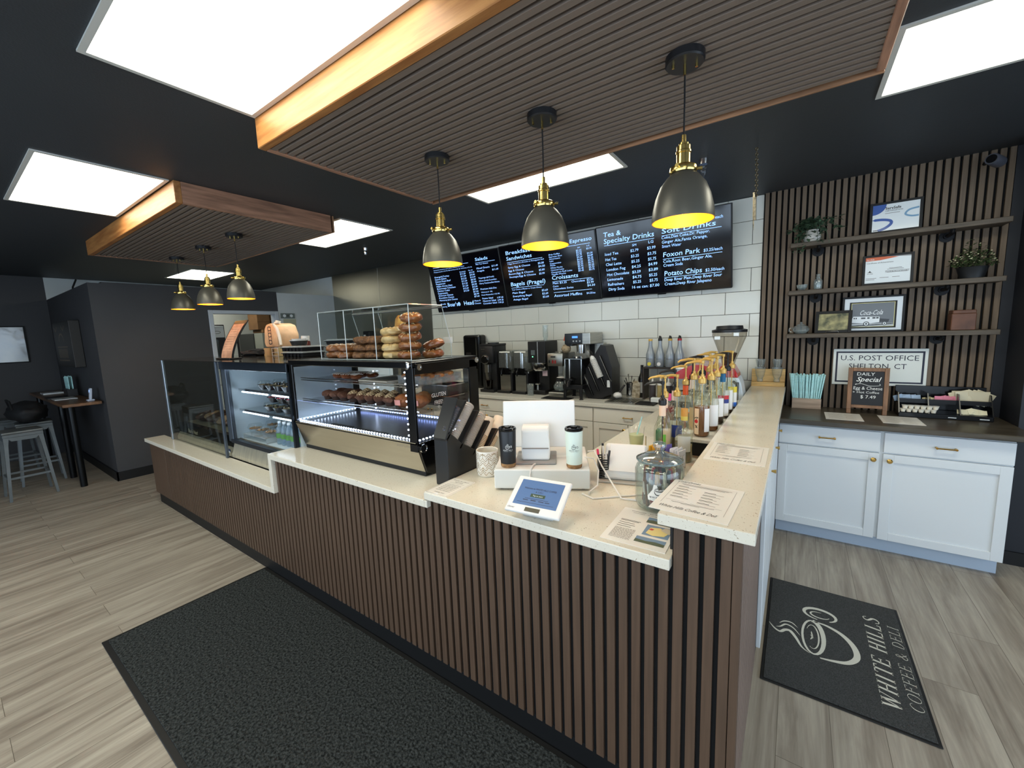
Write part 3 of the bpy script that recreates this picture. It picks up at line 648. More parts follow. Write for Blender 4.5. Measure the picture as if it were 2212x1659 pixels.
pendant(-4.87, 1.70, 'small distant dome pendant lamp, middle of the far row', 'pendants over the deli case')
pendant(-5.66, 1.71, 'small distant dome pendant lamp at the far end of the far row', 'pendants over the deli case')

# ================================================================ RIGHT: CUPBOARDS, WORKTOP, SHELVES
t = thing('base_cupboard', 'double white shaker base cupboard with brass handles under a dark wood worktop', 'cupboard', (.51, 3.95, 0))
B().box(-.59, -.27, .115, .602, .288, .893).build('body', M['cab'], t)
M['toe'] = mat('pale_blue_toe_kick', (176, 190, 206), .4)
B().box(-.59, -.21, 0, .60, -.19, .115).box(-.59, -.19, 0, -.57, .285, .115).box(.58, -.19, 0, .60, .285, .115).build('toe_kick', M['toe'], t)
def shaker(b, x0, x1, z0, z1, y=-.29, fr=.055):
    b.box(x0, y, z0, x0+fr, y+.02, z1, .0015).box(x1-fr, y, z0, x1, y+.02, z1, .0015).box(x0+fr, y, z0, x1-fr, y+.02, z0+fr, .0015).box(x0+fr, y, z1-fr, x1-fr, y+.02, z1, .0015)
    b.box(x0+fr-.002, y+.010, z0+fr-.002, x1-fr+.002, y+.018, z1-fr+.002)
for (x0, x1) in ((-.592, -.010), (.010, .600)):
    b = B(); b.box(x0, -.29, .738, x1, -.27, .878, .002); d_ = b.build('drawer', M['cab'], t)
    c = (x0+x1)/2; b = B()
    b.tube([(c-.048, -.315, .807), (c+.048, -.315, .807)], .0045, 8)
    for s in (-1, 1): b.cyl(0, 0, 0, .026, .007, n=10, M=T(c+s*.044, -.290, .807, PI/2, 0, 0))
    b.build('handle', M['brass'], d_)
    b = B(); shaker(b, x0, x1, .112, .728); d_ = b.build('door', M['cab'], t)
    kx = x1-.032 if x0 < -.1 else x0+.032
    B().lathe([(0, 0), (.006, 0), (.006, .012), (.014, .016), (.016, .024), (.010, .030), (0, .031)], n=16, M=T(kx, -.29, .686, PI/2, 0, 0)).build('knob', M['brass'], d_)
M['worktop'] = mat('dark_walnut_worktop', (72, 65, 54), .3, var=.35, vscale=3, stretch=(1.2, 9, 9), bump=.03, bscale=20)
tag(B().box(-.10, 3.612, .895, 1.185, 4.243, .932, .004).build('worktop', M['worktop']), 'dark brown wood worktop on the white cupboards', 'worktop')
M['shelfw'] = mat('weathered_shelf_wood', (84, 74, 62), .6, var=.3, vscale=4, stretch=(1.2, 12, 12), bump=.05, bscale=20)
M['pipe'] = mat('black_iron_pipe', (16, 16, 18), .5, .5)
for z, w in ((2.27, 'topmost'), (1.898, 'middle'), (1.55, 'lowest')):
    t = thing('wall_shelf', '%s of the three brown wooden wall shelves on black pipe brackets' % w, 'shelf', (.51, 4.15, z))
    B().box(-.585, -.085, -.034, .592, .09, 0, .003).build('board', M['shelfw'], t)
    for x in (-.40, .33):
        b = B(); b.tube([(x, .085, -.06), (x, -.03, -.06), (x, -.05, -.048), (x, -.055, -.034)], .013, 10)
        b.lathe([(0, 0), (.04, 0), (.04, .008), (.02, .01), (.02, .03), (0, .03)], n=20, M=T(x, .092, -.06, PI/2, 0, 0))
        b.build('bracket', M['pipe'], t)

# ---- framed certificates and pictures
def easel_frame(name, x0, x1, z, h, y, label, cat, lean=.08, rz=0.0, fr=.016, frm=None):
    t = thing(name, label, cat, ((x0+x1)/2, y, z), rz); w = (x1-x0)/2
    t.rotation_euler = (-lean, 0, rz)
    b = B(); b.box(-w, -.01, 0, -w+fr, .012, h, .001).box(w-fr, -.01, 0, w, .012, h, .001).box(-w+fr, -.01, 0, w-fr, .012, fr, .001).box(-w+fr, -.01, h-fr, w-fr, .012, h, .001)
    b.build('picture_frame', frm or M['black'], t)
    return t, w, h, onplane((-w, -.0062, 0), (1, 0, 0), (0, 0, 1))
M['cert'] = mat('certificate_paper', (226, 232, 234), .4, coat=.4)
def cm(n, c): return mat(n, c, .45, coat=.3)
t, w, h, P = easel_frame('framed_certificate', .405, .690, 2.27, .222, 4.13, 'framed certificate with blue swooshes on the topmost shelf', 'certificate')
b = B(); b.box(-w+.01, -.006, .01, w-.01, .008, h-.01); b.build('certificate', M['cert'], t)
b = B(); W2 = 2*w; z = .0006
b.quad([(.016, h-.016, z)]+[(.016+.075*math.cos(a), h-.016-.07*math.sin(a), z) for a in [PI/2*i/8 for i in range(9)]][::-1], 0, P)
b.ribbon(spline([(.016, .10), (.07, .098), (.115, .085), (.12, .062), (.09, .035), (.05, .02)]), [.003, .006]+[.018]*28, P, 0, z)
b.ribbon(spline([(W2-.02, .155), (W2-.07, .145), (W2-.09, .118), (W2-.06, .10), (W2-.02, .098)]), .012, P, 1, z)
b.txt('ServSafe', .085, h-.055, .026, P, 2, off=.02, fit=.085, z=z); b.txt('CERTIFICATION', .085, h-.070, .014, P, 2, fit=.095, z=z)
b.txt('ALFRED ROMANO', .085, h-.088, .010, P, 3, fit=.08, z=z) if False else b.rect(.085, h-.084, .165, h-.081, P, 3, z)
b.rect(.022, .022, .052, .027, P, 2, z)
b.build('print', [cm('swoosh_blue', (52, 88, 160)), cm('swoosh_pale_blue', (120, 160, 190)), M['ink'], M['inkgrey']], t, recalc=False)
t, w, h, P = easel_frame('framed_certificate', .385, .668, 1.898, .222, 4.13, 'framed certificate with an orange band on the middle shelf', 'certificate')
b = B(); b.box(-w+.01, -.006, .01, w-.01, .008, h-.01); b.build('certificate', M['cert'], t)
b = B(); W2 = 2*w
b.quad([(.016, h-.016, z), (.016, h-.042, z), (.10, h-.040, z), (.20, h-.024, z), (.16, h-.018, z), (.12, h-.016, z)][::-1], 0, P)
b.quad([(.13, h-.016, z), (.20, h-.022, z), (W2-.016, h-.026, z), (W2-.016, h-.016, z)], 1, P)
b.txt('Certificate of Achievement', .022, h-.062, .014, P, 2, fit=.15, z=z)
for i, (x, y_, l) in enumerate([(.15, .118, .07), (.14, .11, .09), (.13, .098, .13), (.14, .088, .11), (.022, .05, .06), (.1, .052, .05), (.17, .052, .04), (.022, .04, .05)]): b.rect(x, y_, x+l, y_+.003, P, 3, z)
b.quad([(.028, .095, z), (.058, .095, z), (.048, .1, z), (.043, .11, z), (.038, .1, z)], 2, P); b.txt('ServSafe', .028, .083, .010, P, 2, z=z)
b.txt('ServSafe Food Handler', .13, .0885, .012, P, 2, fit=.13, z=z)
b.txt('ServSafe', .022, h-.036, .013, P, 4, z=z*1.5)
b.build('print', [cm('orange_band', (206, 100, 62)), cm('grey_band', (130, 130, 132)), M['ink'], M['inkgrey'], M['cert']], t, recalc=False)
# vintage truck photograph
t, w, h, P = easel_frame('framed_photograph', .282, .645, 1.55, .272, 4.16, 'framed black and white photograph of an old delivery truck on the lowest shelf', 'picture', lean=.03, fr=.014)
B().box(-w+.008, -.006, .008, w-.008, .008, h-.008).build('mat_board', cm('pale_mat_board', (206, 212, 216)), t)
b = B(); W2 = 2*w
b.rect(.045, .030, W2-.045, h-.042, P, 0, .0005); b.rect(.056, .040, W2-.056, h-.050, P, 1, .001); b.rect(.059, .043, W2-.059, h-.053, P, 2, .0013)
g = B(); Z = .0018
x0, x1, y0, y1 = .059, W2-.059, .043, h-.053
b.rect(x0, y0, x1, y0+.022, P, 3, Z); b.quad([(x0, y0, Z), (x1, y0+.014, Z), (x1, y0+.02, Z), (x0, y0+.008, Z)], 4, P)
b.quad([(x0+.004, y0+.03, Z*1.2), (x0+.10, y0+.022, Z*1.2), (x0+.165, y0+.03, Z*1.2), (x0+.165, y0+.072, Z*1.2), (x0+.012, y0+.078, Z*1.2), (x0+.002, y0+.055, Z*1.2)], 5, P)
b.quad([(x0+.165, y0+.032, Z*1.2), (x0+.215, y0+.03, Z*1.2), (x0+.222, y0+.05, Z*1.2), (x0+.168, y0+.058, Z*1.2)], 4, P)
for cx, r in ((.09, .018), (.195, .014)):
    for rr, mi in ((1, 4), (.7, 5), (.35, 4)): b.quad([(x0+cx+r*rr*math.cos(a*PI/8), y0+.02+r*rr*math.sin(a*PI/8), Z*(1.5+.2*(1-rr))) for a in range(16)], mi, P)
for cx, ww in ((.058, .026), (.094, .014), (.124, .018), (.146, .014), (.014, .007), (.026, .007)): b.rect(x0+cx, y0+.058, x0+cx+ww, y0+.069, P, 4, Z*1.5)
b.txt('Coca-Cola', x0+.045, y0+.088, .05, P, 5, fit=.135, shear=.3, off=.004, z=Z*1.4)
b.build('photograph', [M['black'], cm('gilt_fillet', (212, 204, 130)), cm('photo_grey', (96, 100, 104)), cm('photo_road', (176, 180, 182)), cm('photo_black', (22, 22, 24)), cm('photo_white', (222, 226, 228))], t, recalc=False)
# small landscape picture leaning in front
t, w, h, P = easel_frame('framed_landscape', .112, .340, 1.55, .175, 4.10, 'small black framed landscape picture leaning in front of the truck photograph', 'picture', lean=.22, rz=-.12, fr=.022)
B().box(-w+.015, -.006, .015, w-.015, .008, h-.015).build('painting', mat('faded_landscape', (176, 168, 122), .4, var=.5, vscale=18, col2=(70, 76, 62), coat=.5), t)
B().tube([(-.04, -.014, .0), (-.035, -.02, .012), (.035, -.02, .012), (.04, -.014, 0)], .003, 6).build('easel_clip', M['steel2'], t)
# post office sign
t = thing('wall_sign', 'white post office sign with a dark border behind the chalkboard', 'sign', (.527, 4.232, 1.13)); w, h = .277, .287
B().box(-w, -.006, 0, w, .006, h, .002).build('board', mat('enamel_white', (214, 216, 208), .3), t)
P = onplane((-w, -.0066, 0), (1, 0, 0), (0, 0, 1)); b = B()
for q in ((.018, .02, 2*w-.018, .032), (.018, h-.032, 2*w-.018, h-.02), (.018, .032, .030, h-.032), (2*w-.03, .032, 2*w-.018, h-.032)): b.rect(*q, P)
b.txt('U.S. POST OFFICE', .045, h-.090, .056, P, fit=.46); b.txt('SHELTON, CT', .10, h-.155, .056, P, fit=.34); b.txt('06484', .18, h-.218, .052, P, fit=.165)
b.build('lettering', mat('navy_lettering', (26, 28, 48), .5), t, recalc=False)
# box + plants
t = thing('wooden_box', 'small reddish brown wooden box at the dark end of the lowest shelf', 'box', (.93, 4.13, 1.55))
B().box(-.058, -.045, 0, .062, .045, .115, .004).build('body', mat('redwood_box', (92, 58, 40), .5, var=.3, vscale=5, stretch=(2, 8, 2)), t)
B().box(-.055, -.048, .113, .059, .048, .138, .004).build('lid', mat('redwood_box', (92, 58, 40)), t)
def leafcloud(b, n, fn, sz, seed, mi=0, droop=.0):
    rnd = random.Random(seed)
    for i in range(n):
        x, y, z_ = fn(rnd); a = rnd.uniform(0, 2*PI); el = rnd.uniform(-.6, .8); s = sz*rnd.uniform(.6, 1.3)
        R = T(x, y, z_, 0, el, a)
        b.raw([(0, 0, 0), (s*.4, -s*.32, s*.06), (s*.8, -s*.2, 0), (s, 0, -s*.1), (s*.8, s*.2, 0), (s*.4, s*.32, s*.06)], [(0, 1, 2, 3, 4, 5)], R, mi)
t = thing('trailing_plant', 'trailing ivy in a white round pot on the topmost shelf', 'plant', (.062, 4.13, 2.27))
B().lathe([(0, 0), (.040, 0), (.055, .02), (.058, .045), (.048, .07), (.038, .08), (.044, .092), (.036, .092), (.03, .08), (0, .078)], n=28).build('pot', mat('white_stoneware', (205, 202, 196), .55, bump=.1, bscale=30), t)
b = B(); rnd = random.Random(3); stems = []
for k in range(20):
    a = rnd.uniform(0, 2*PI); R1 = rnd.uniform(.08, .18); dz = rnd.uniform(-.16, .06) if math.sin(a) < .2 else rnd.uniform(.0, .09)
    if k < 5: dz = rnd.uniform(-.20, -.08); a = PI+rnd.uniform(-.9, .9)*1.1; R1 = rnd.uniform(.08, .13)
    yy = max(-.12, min(.07, math.sin(a)*R1)); 
    if dz < -.02 and yy > -.09: yy = -.095 if abs(math.cos(a)*R1) < .07 else yy
    stems.append(spline([(0, 0), (math.cos(a)*R1*.5, .07), (math.cos(a)*R1, dz)], 7)); 
    pts = [(p[0], yy*i/14, .09+p[1]*.9) for i, p in enumerate(stems[-1])]
    b.tube(pts, .0015, 4)
    stems[-1] = pts
leafcloud(b, 380, lambda r: (lambda p: (p[0]+r.uniform(-.015, .015), max(-.13, min(.085, p[1]+r.uniform(-.015, .015))), p[2]+r.uniform(-.012, .02)))(r.choice(r.choice(stems)[3:])), .042, 4)
b.build('foliage', mat('ivy_green', (62, 84, 62), .55, var=.35, vscale=30), t, smooth=False, recalc=False)
t = thing('flowering_plant', 'bushy green plant with tiny cream flowers in a dark pot on the middle shelf', 'plant', (.955, 4.12, 1.898))
B().lathe([(0, 0), (.05, 0), (.066, .07), (.07, .075), (.06, .075), (0, .068)], n=24, sx=1.15).build('pot', mat('dark_pot', (20, 22, 24), .5), t)
b = B(); leafcloud(b, 520, lambda r: (lambda a, q: (q*math.cos(a)*.11, max(-.09, q*math.sin(a)*.07), .085+r.uniform(0, .19)*(1.15-q)))(r.uniform(0, 2*PI), math.sqrt(r.random())), .022, 9)
for k in range(10): a = k*.63; b.tube([(0, 0, .06), (.05*math.cos(a), .03*math.sin(a), .1), (.09*math.cos(a), .06*math.sin(a), .13)], .0012, 4)
b.build('foliage', mat('bush_green', (66, 80, 46), .6, var=.4, vscale=40), t, smooth=False, recalc=False)
b = B(); rnd = random.Random(12)
for k in range(70):
    a = rnd.uniform(0, 2*PI); q = math.sqrt(rnd.random()); b.blob((q*math.cos(a)*.115, max(-.10, q*math.sin(a)*.075), .10+rnd.uniform(0, .17)*(1.15-q)), .005, .005, .004, .2, sub=1, seed=k)
b.build('flowers', mat('cream_petals', (204, 200, 160), .6), t)
# glassware on shelves
def gl(name, label, cat, loc, prof, n=24, group=None):
    return tag(B().lathe(prof, n=n).build(name, M['glass2'], loc=loc, recalc=False), label, cat, group)
t = thing('glass_jar', 'small clear glass jar with a stopper on the middle shelf', 'jar', (.118, 4.12, 1.898))
B().lathe([(0, .002), (.026, .002), (.029, .01), (.029, .065), (.022, .08), (.014, .085), (.014, .095)], n=24).lathe([(0, .004), (.024, .004), (.026, .06), (0, .06)], n=20).build('body', M['glass2'], t, recalc=False)
B().lathe([(.013, .09), (.018, .095), (.012, .105), (.016, .118), (0, .125)], n=18).build('stopper', M['glass2'], t, recalc=False)
gl('glass_dish', 'low clear glass dish at the end of the middle shelf', 'dish', (.015, 4.11, 1.898), [(0, .002), (.02, .002), (.034, .02), (.040, .045), (.038, .045), (.031, .02), (0, .006)])
t = thing('glass_teapot', 'round clear glass teapot at the end of the lowest shelf', 'teapot', (.022, 4.11, 1.55))
B().lathe([(0, .002), (.035, .002), (.056, .02), (.060, .04), (.045, .062), (.028, .068)], n=28).lathe([(0, .004), (.033, .004), (.052, .02), (.05, .03), (0, .03)], n=24).build('body', M['glass2'], t, recalc=False)
B().lathe([(0, .066), (.03, .066), (.026, .076), (.008, .082), (.012, .092), (0, .098)], n=20).build('lid', M['glass2'], t, recalc=False)
B().tube([(-.055, 0, .05), (-.078, 0, .045), (-.08, 0, .02), (-.056, 0, .015)], .004, 8).build('handle', M['glass2'], t, recalc=False)
# ---- things on the worktop
M['straw'] = mat('mint_wrapped_straw', (176, 222, 222), .5, var=.12, vscale=60)
t = thing('straw_holder', 'low pale wooden box filled with wrapped straws on the dark worktop', 'box', (.085, 4.15, .932))
b = B(); b.box(-.098, -.045, 0, .098, -.039, .085, .001).box(-.098, .039, 0, .098, .045, .085, .001).box(-.098, -.039, 0, -.092, .039, .085).box(.092, -.039, 0, .098, .039, .085).box(-.092, -.039, 0, .092, .039, .006)
b.build('wooden_box', mat('whitewashed_wood', (168, 146, 126), .6, var=.2, vscale=4, stretch=(1, 10, 10)), t)
rnd = random.Random(5)
proto = None
for k in range(64):
    i, j = k % 16, k//16
    x = .085-.086+i*.0112+rnd.uniform(-.002, .002); y = 4.15-.028+j*.018; ln = rnd.uniform(-.10, .04)*(1 if i > 8 else -1 if i < 5 else .4)*-1
    tilt = (i-8)*.014+rnd.uniform(-.03, .03)
    if proto is None:
        b = B(); b.box(-.0045, -.0035, 0, .0045, .0035, .262, .001); proto = b.build('wrapped_straw', M['straw'])
        tag(proto, 'mint wrapped straw standing in the pale wooden box', 'straw', 'wrapped straws in the wooden box'); o = proto
    else:
        o = proto.copy(); COL.objects.link(o)
    o.location = (x, y, .940+rnd.uniform(0, .022)); o.rotation_euler = (rnd.uniform(-.03, .03), tilt, 0)
# chalkboard
t = thing('chalkboard', 'wood framed tabletop chalkboard with the daily special written in white', 'chalkboard', (.455, 4.03, .932)); t.rotation_euler = (-.06, 0, -.03)
M['cbwood'] = mat('brown_frame_wood', (134, 98, 70), .5, var=.25, vscale=4, stretch=(8, 8, 2))
w = .118; b = B()
b.box(-w, -.01, .035, -w+.027, .01, .352, .002).box(w-.027, -.01, .035, w, .01, .352, .002).box(-w+.027, -.01, .325, w-.027, .01, .352, .002).box(-w+.027, -.01, .045, w-.027, .01, .068, .002)
b.build('frame', M['cbwood'], t)
for s in (-1, 1): B().box(s*(w-.014)-.013, -.012, 0, s*(w-.014)+.013, .03, .036, .002).build('foot', M['cbwood'], t)
B().box(-w+.02, -.004, .06, w-.02, .006, .335).build('board', mat('chalkboard_black', (44, 45, 48), .8), t)
P = onplane((-w+.027, -.0046, .068), (1, 0, 0), (0, 0, 1)); b = B(); BW = .182
b.txt('DAILY', .022, .225, .034, P, fit=.105, shear=.05)
b.txt('Special', .02, .180, .050, P, fit=.135, shear=.35, off=.01)
b.ribbon(spline([(.025, .162), (.018, .155), (.05, .163), (.10, .148), (.15, .150), (.162, .158), (.155, .165)]), .0025, P)
b.txt('Egg & Cheese', .006, .118, .034, P, fit=.168, shear=.05); b.txt('+ Hot Coffee', .003, .090, .024, P, fit=.155); b.txt('$ 7.49', .05, .052, .034, P, fit=.09)
b.build('chalk_writing', mat('white_chalk', (232, 232, 228), .9), t, recalc=False)
# papers on worktop
def sheet(name, label, cat, pts, z, lines=12, mats=None, head=None):
    b = B(); vs_ = [(x, y, z) for x, y in pts]; b.raw(vs_+[(x, y, z+.0012) for x, y in pts], [(3, 2, 1, 0), (4, 5, 6, 7), (0, 1, 5, 4), (1, 2, 6, 5), (2, 3, 7, 6), (3, 0, 4, 7)])
    return tag(b.build(name, M['paper']), label, cat)
def lined(root_name, label, cat, o, u, v, wu, hv, draw, base=None):
    t = thing(root_name, label, cat, o)
    b = B(); P = onplane((0, 0, .0003), u, v); b.box(0, 0, 0, wu, hv, .0015, M=P); b.build('sheet', base or M['paper'], t)
    b = B(); draw(b, onplane((0, 0, .0021), u, v)); b.build('print', [M['ink'], M['inkgrey'], cm('pic_sky', (120, 146, 172)), cm('pic_land', (84, 92, 66)), cm('map_yellow', (232, 214, 140)), cm('map_red', (206, 62, 50)), cm('map_tan', (208, 196, 170))], t, recalc=False)
    return t
def dull(b, P):
    for k in range(9):
        b.rect(.02, .03+k*.024, .085+.02*(k % 3), .033+k*.024, P, 1); b.rect(.12, .035+k*.023, .18-.015*(k % 2), .038+k*.023, P, 1)
lined('printed_menu', 'laminated sheet on the dark worktop in front of the chalkboard', 'sheet', (.20, 3.722, .932), (1, 0, 0), (0, 1, 0), .215, .275, dull)
lined('printed_menu', 'laminated sheet on the dark worktop in front of the black condiment organiser', 'sheet', (.515, 3.727, .932), (1, 0, 0), (0, 1, 0), .215, .273, dull)
# condiment organiser
t = thing('condiment_organiser', 'black two tier condiment organiser on the dark worktop', 'organiser', (.87, 4.12, .932))
b = B(); b.box(-.235, -.10, 0, .235, .10, .035, .003); b.box(-.235, .085, .035, .235, .10, .21, .002)
for x in (-.235, -.079, .077, .229): b.prism([(-.10, .03), (.09, .03), (.09, .17), (-.02, .17)], x, x+.006, 'x')
b.box(-.235, -.012, .095, .235, .09, .101); b.box(-.235, -.018, .095, .235, -.012, .125)
b.build('body', M['blackgloss'], t)
b = B(); b.box(.02, -.1015, .012, .06, -.1, .017).box(.17, -.1015, .012, .215, -.1, .017); b.build('label_strip', M['cert'], t)
def pack(b, x, y, z0, s, rz, rx, mi=0): b.box(-s*.5, -.0015, 0, s*.5, .0015, s*.8, M=T(x, y, z0, rx, 0, rz), mi=mi)
rnd = random.Random(8)
def packets(n, x0, x1, col, label, cat, grp, s=.05):
    pr = None
    for k in range(n):
        x = .87+x0+(x1-x0)*(k+.5)/n+rnd.uniform(-.008, .008)
        if pr is None:
            b = B(); b.box(-s*.5, -.0015, 0, s*.5, .0015, s*.85, .0008); pr = b.build(cat.replace(' ', '_'), col); tag(pr, label, cat, grp); o = pr
        else: o = pr.copy(); COL.objects.link(o)
        o.location = (x, 4.12+.0+.03*(k % 3)/3+.02, 1.036); o.rotation_euler = (rnd.uniform(-.4, .1), rnd.uniform(-.45, .45), rnd.uniform(-.3, .3))
packets(7, -.225, -.11, mat('pale_blue_packet', (170, 192, 216), .5), 'pale blue sweetener packet in the upper tier of the black organiser', 'sugar packet', 'blue sweetener packets')
packets(8, -.01, .07, mat('pink_packet', (222, 132, 152), .5), 'pink sweetener packet in the upper tier of the black organiser', 'sugar packet', 'pink sweetener packets')
packets(5, -.08, -.015, mat('straw_yellow_packet', (206, 194, 150), .5), 'pale yellow sugar packet in the upper tier of the black organiser', 'sugar packet', 'yellow sugar packets', .035)
packets(10, .10, .20, mat('kraft_napkin', (214, 204, 176), .7), 'cream paper napkin stacked on the upper tier of the black organiser', 'napkin', 'napkins on the organiser', .10)
pr = None
for k in range(7):
    if pr is None:
        b = B(); b.box(-.03, -.0015, 0, .03, .0015, .035, .0008); pr = tag(b.build('tea_packet', mat('cream_packet', (220, 212, 180), .6)), 'cream packet in the lower tier of the black organiser', 'packet', 'cream packets in the lower tier'); o = pr
    else: o = pr.copy(); COL.objects.link(o)
    o.location = (.87+.10+.014*k, 4.06+.004*(k % 2), .968+.004*(k % 3)); o.rotation_euler = (-.7, rnd.uniform(-.5, .5), rnd.uniform(-.5, .5))
# creamer cups
M['creamer'] = mat('creamer_cup', (232, 224, 206), .35)
t0 = thing('creamer_cup', 'tiny sealed creamer cup in the lower tier of the black organiser', 'creamer cup', (.66, 4.04, .968), 0, 'creamer cups')
B().lathe([(0, 0), (.012, 0), (.017, .022), (.019, .023)], n=16).build('cup', M['creamer'], t0)
B().lathe([(0, .0235), (.0195, .0235), (.0195, .0245), (0, .0245)], n=16).build('foil_lid', M['paper'], t0)
for k in range(1, 12): dup(t0, (.66+.040*(k % 6)*.8+(.01 if k > 5 else 0), 4.04+.002*(k % 3), .968+.0255*(k//6)), k*.7)
# security camera, smoke detector-like spots, hanging chain
t = thing('security_camera', 'small dark bullet camera high on the slatted wall near the ceiling', 'camera', (.99, 4.05, 2.60))
R = T(0, 0, 0, 0, 0, 0)
B().lathe([(0, 0), (.030, 0), (.033, .008), (.033, .11), (.026, .13), (0, .13)], n=24, M=T(-.055, -.16, 0, PI/2+.05, 0, -.55+PI)).build('body', mat('grey_camera_shell', (66, 68, 76), .4), t)
B().lathe([(.0, .001), (.024, .001)], n=20, M=T(-.055, -.16, 0, PI/2+.05, 0, -.55+PI) @ T(0, 0, -.002)).build('lens', M['blackgloss'], t, recalc=False)
B().tube([(-.01, -.09, .0), (0, 0, .04), (0, .1, .06), (0, .19, .06)], .012, 8).build('mount', M['pipe'], t)
t = thing('ceiling_sensor', 'small clear sprinkler head hanging from the dark ceiling beside the near bar pendant', 'sprinkler', (-.561, 3.11, 2.74))
b = B(); b.cyl(0, 0, -.03, 0, .025, .03, 18); b.build('cap', M['steel2'], t)
B().lathe([(.018, -.03), (.026, -.05), (.022, -.09), (.010, -.11), (0, -.112)], n=18).build('glass_body', M['glass'], t, recalc=False)
t = thing('ceiling_sensor', 'tiny chrome sprinkler head under the dark ceiling above the white kitchen wall', 'sprinkler', (-4.417, 3.25, 2.74))
b = B(); b.cyl(0, 0, -.03, 0, .025, .03, 18); b.build('cap', M['steel2'], t)
B().lathe([(.018, -.03), (.022, -.05), (.012, -.08), (0, -.085)], n=14).build('head', M['steel2'], t)
t = thing('hanging_chain', 'long thin metal chain hanging from the ceiling before the tiled wall', 'chain', (-.258, 3.12, 2.74))
b = B()
for k in range(20): b.torus((0, 0, -.012-k*.0155), .0075, .0024, n=8, k=4, M=T(0, 0, 0) if False else Matrix.Translation((.006*math.sin(k*.1), 0, -.012-k*.0155)) @ Matrix.Rotation(PI/2, 4, 'X') @ Matrix.Rotation((k % 2)*PI/2, 4, 'Y') @ Matrix.Translation((0, 0, .012+k*.0155)))
b.build('chain_strand', mat('aged_chain', (120, 108, 84), .4, .9), t)
b = B(); b.tube([(0, 0, -.30), (.003, 0, -.44)], .009, 8); b.tube([(-.006, 0, -.27), (-.004, 0, -.41), (0, 0, -.50)], [.006, .005, .001], 6); b.build('tassel', mat('dull_silver_tassel', (130, 122, 104), .35, .8, var=.3, vscale=80), t)
# ================================================================ BACK COUNTER
M['laminate'] = mat('pale_speckled_laminate', (214, 211, 201), .3, var=.06, vscale=120)
tag(B().box(-4.36, 3.665, .892, -.32, 4.26, .93, .003).build('back_worktop', M['laminate']), 'long pale worktop along the tiled wall under the coffee machines', 'worktop')
M['cabg'] = mat('warm_grey_cupboard_paint', (232, 229, 219), .4)
def base_unit(x0, x1, drawers, label, bins=False):
    t = thing('base_cupboard', label, 'cupboard', ((x0+x1)/2, 3.97, 0)); w = (x1-x0)/2-.001
    B().box(-w, -.27, .10, w, .285, .890).box(-w, -.21, 0, w, .28, .10).build('body', M['cabg'], t)
    b = B(); b.box(-w+.005, -.29, .745, w-.005, -.27, .88, .002); d_ = b.build('drawer', M['cabg'], t)
    b = B(); b.tube([(-.045, -.312, .81), (.045, -.312, .81)], .0045, 8); b.cyl(0, 0, 0, .024, .006, n=8, M=T(-.04, -.29, .81, PI/2, 0, 0)); b.cyl(0, 0, 0, .024, .006, n=8, M=T(.04, -.29, .81, PI/2, 0, 0)); b.build('handle', M['brass'], d_)
    for s in (-1, 1):
        b = B(); a, c = (-w+.005, -.003) if s < 0 else (.003, w-.005); shaker(b, a, c, .11, .738); d_ = b.build('door', M['cabg'], t)
        B().lathe([(0, 0), (.006, 0), (.006, .012), (.014, .016), (.016, .024), (.010, .030), (0, .031)], n=14, M=T(s*-.0+s*.033, -.29, .69, PI/2, 0, 0)).build('knob', M['brass'], d_)
for x0, x1, lb in ((-4.36, -3.42, 'behind the deli case'), (-3.42, -2.54, 'behind the pastry case'), (-2.54, -1.62, 'behind the till screen'), (-1.62, -.92, 'behind the drink cup'), (-.92, -.315, 'behind the syrup bottles')):
    base_unit(x0, x1, 1, 'white shaker cupboard under the pale back worktop, '+lb)
# ---- machines
t = thing('wall_dispenser', 'tall glossy black wall dispenser behind the coffee grinder', 'dispenser', (-3.50, 4.20, .93))
B().box(-.165, -.09, .0, .13, .055, .70, .03).build('body', M['blackgloss'], t)
B().box(.06, -.092, .25, .075, -.089, .66).build('window_strip', M['steel2'], t)
B().box(-.11, -.0945, .31, -.02, -.09, .47).build('label', M['blackplastic'], t)
t = thing('coffee_grinder', 'tall black coffee grinder with a chrome dial on the back worktop', 'grinder', (-3.08, 3.98, .93))
b = B(); b.box(-.105, -.06, .02, .11, .15, .56, .006); b.box(-.105, -.12, .36, .105, -.05, .56, .006); b.box(-.105, -.13, 0, .105, .15, .035, .004); b.box(-.105, -.12, .56, .115, .15, .585, .004); b.cyl(.0, .04, .585, .60, .07)
b.build('body', M['blackplastic'], t)
d_ = B().lathe([(0, 0), (.058, 0), (.058, .012), (0, .012)], n=28, M=T(-.01, -.12, .40, PI/2, 0, 0)).build('dial', M['steel2'], t)
B().lathe([(0, 0), (.045, 0), (.042, .022), (0, .026)], n=28, M=T(-.01, -.13, .40, PI/2, 0, 0)).build('knob', M['blackgloss'], d_)
B().box(-.03, -.12, .24, .03, -.06, .34, .003).prism([(-.10, .14), (-.07, .14), (-.06, .24), (-.12, .24)], -.02, .02, 'x').build('chute', M['steel'], t)
B().lathe([(.038, .036), (.05, .15)], (0, -.07, 0), n=20).lathe([(0, .038), (.038, .038)], (0, -.07, 0), n=20).build('grounds_cup', glassm('smoked_cup', (150, 130, 120), .05), t, recalc=False)
P = onplane((-.07, -.1215, .50), (1, 0, 0), (0, 0, 1)); B().txt('BUNN', 0, .015, .02, P).txt('COFFEE MILL', 0, -.01, .013, P).build('lettering', M['steel2'], t, recalc=False)
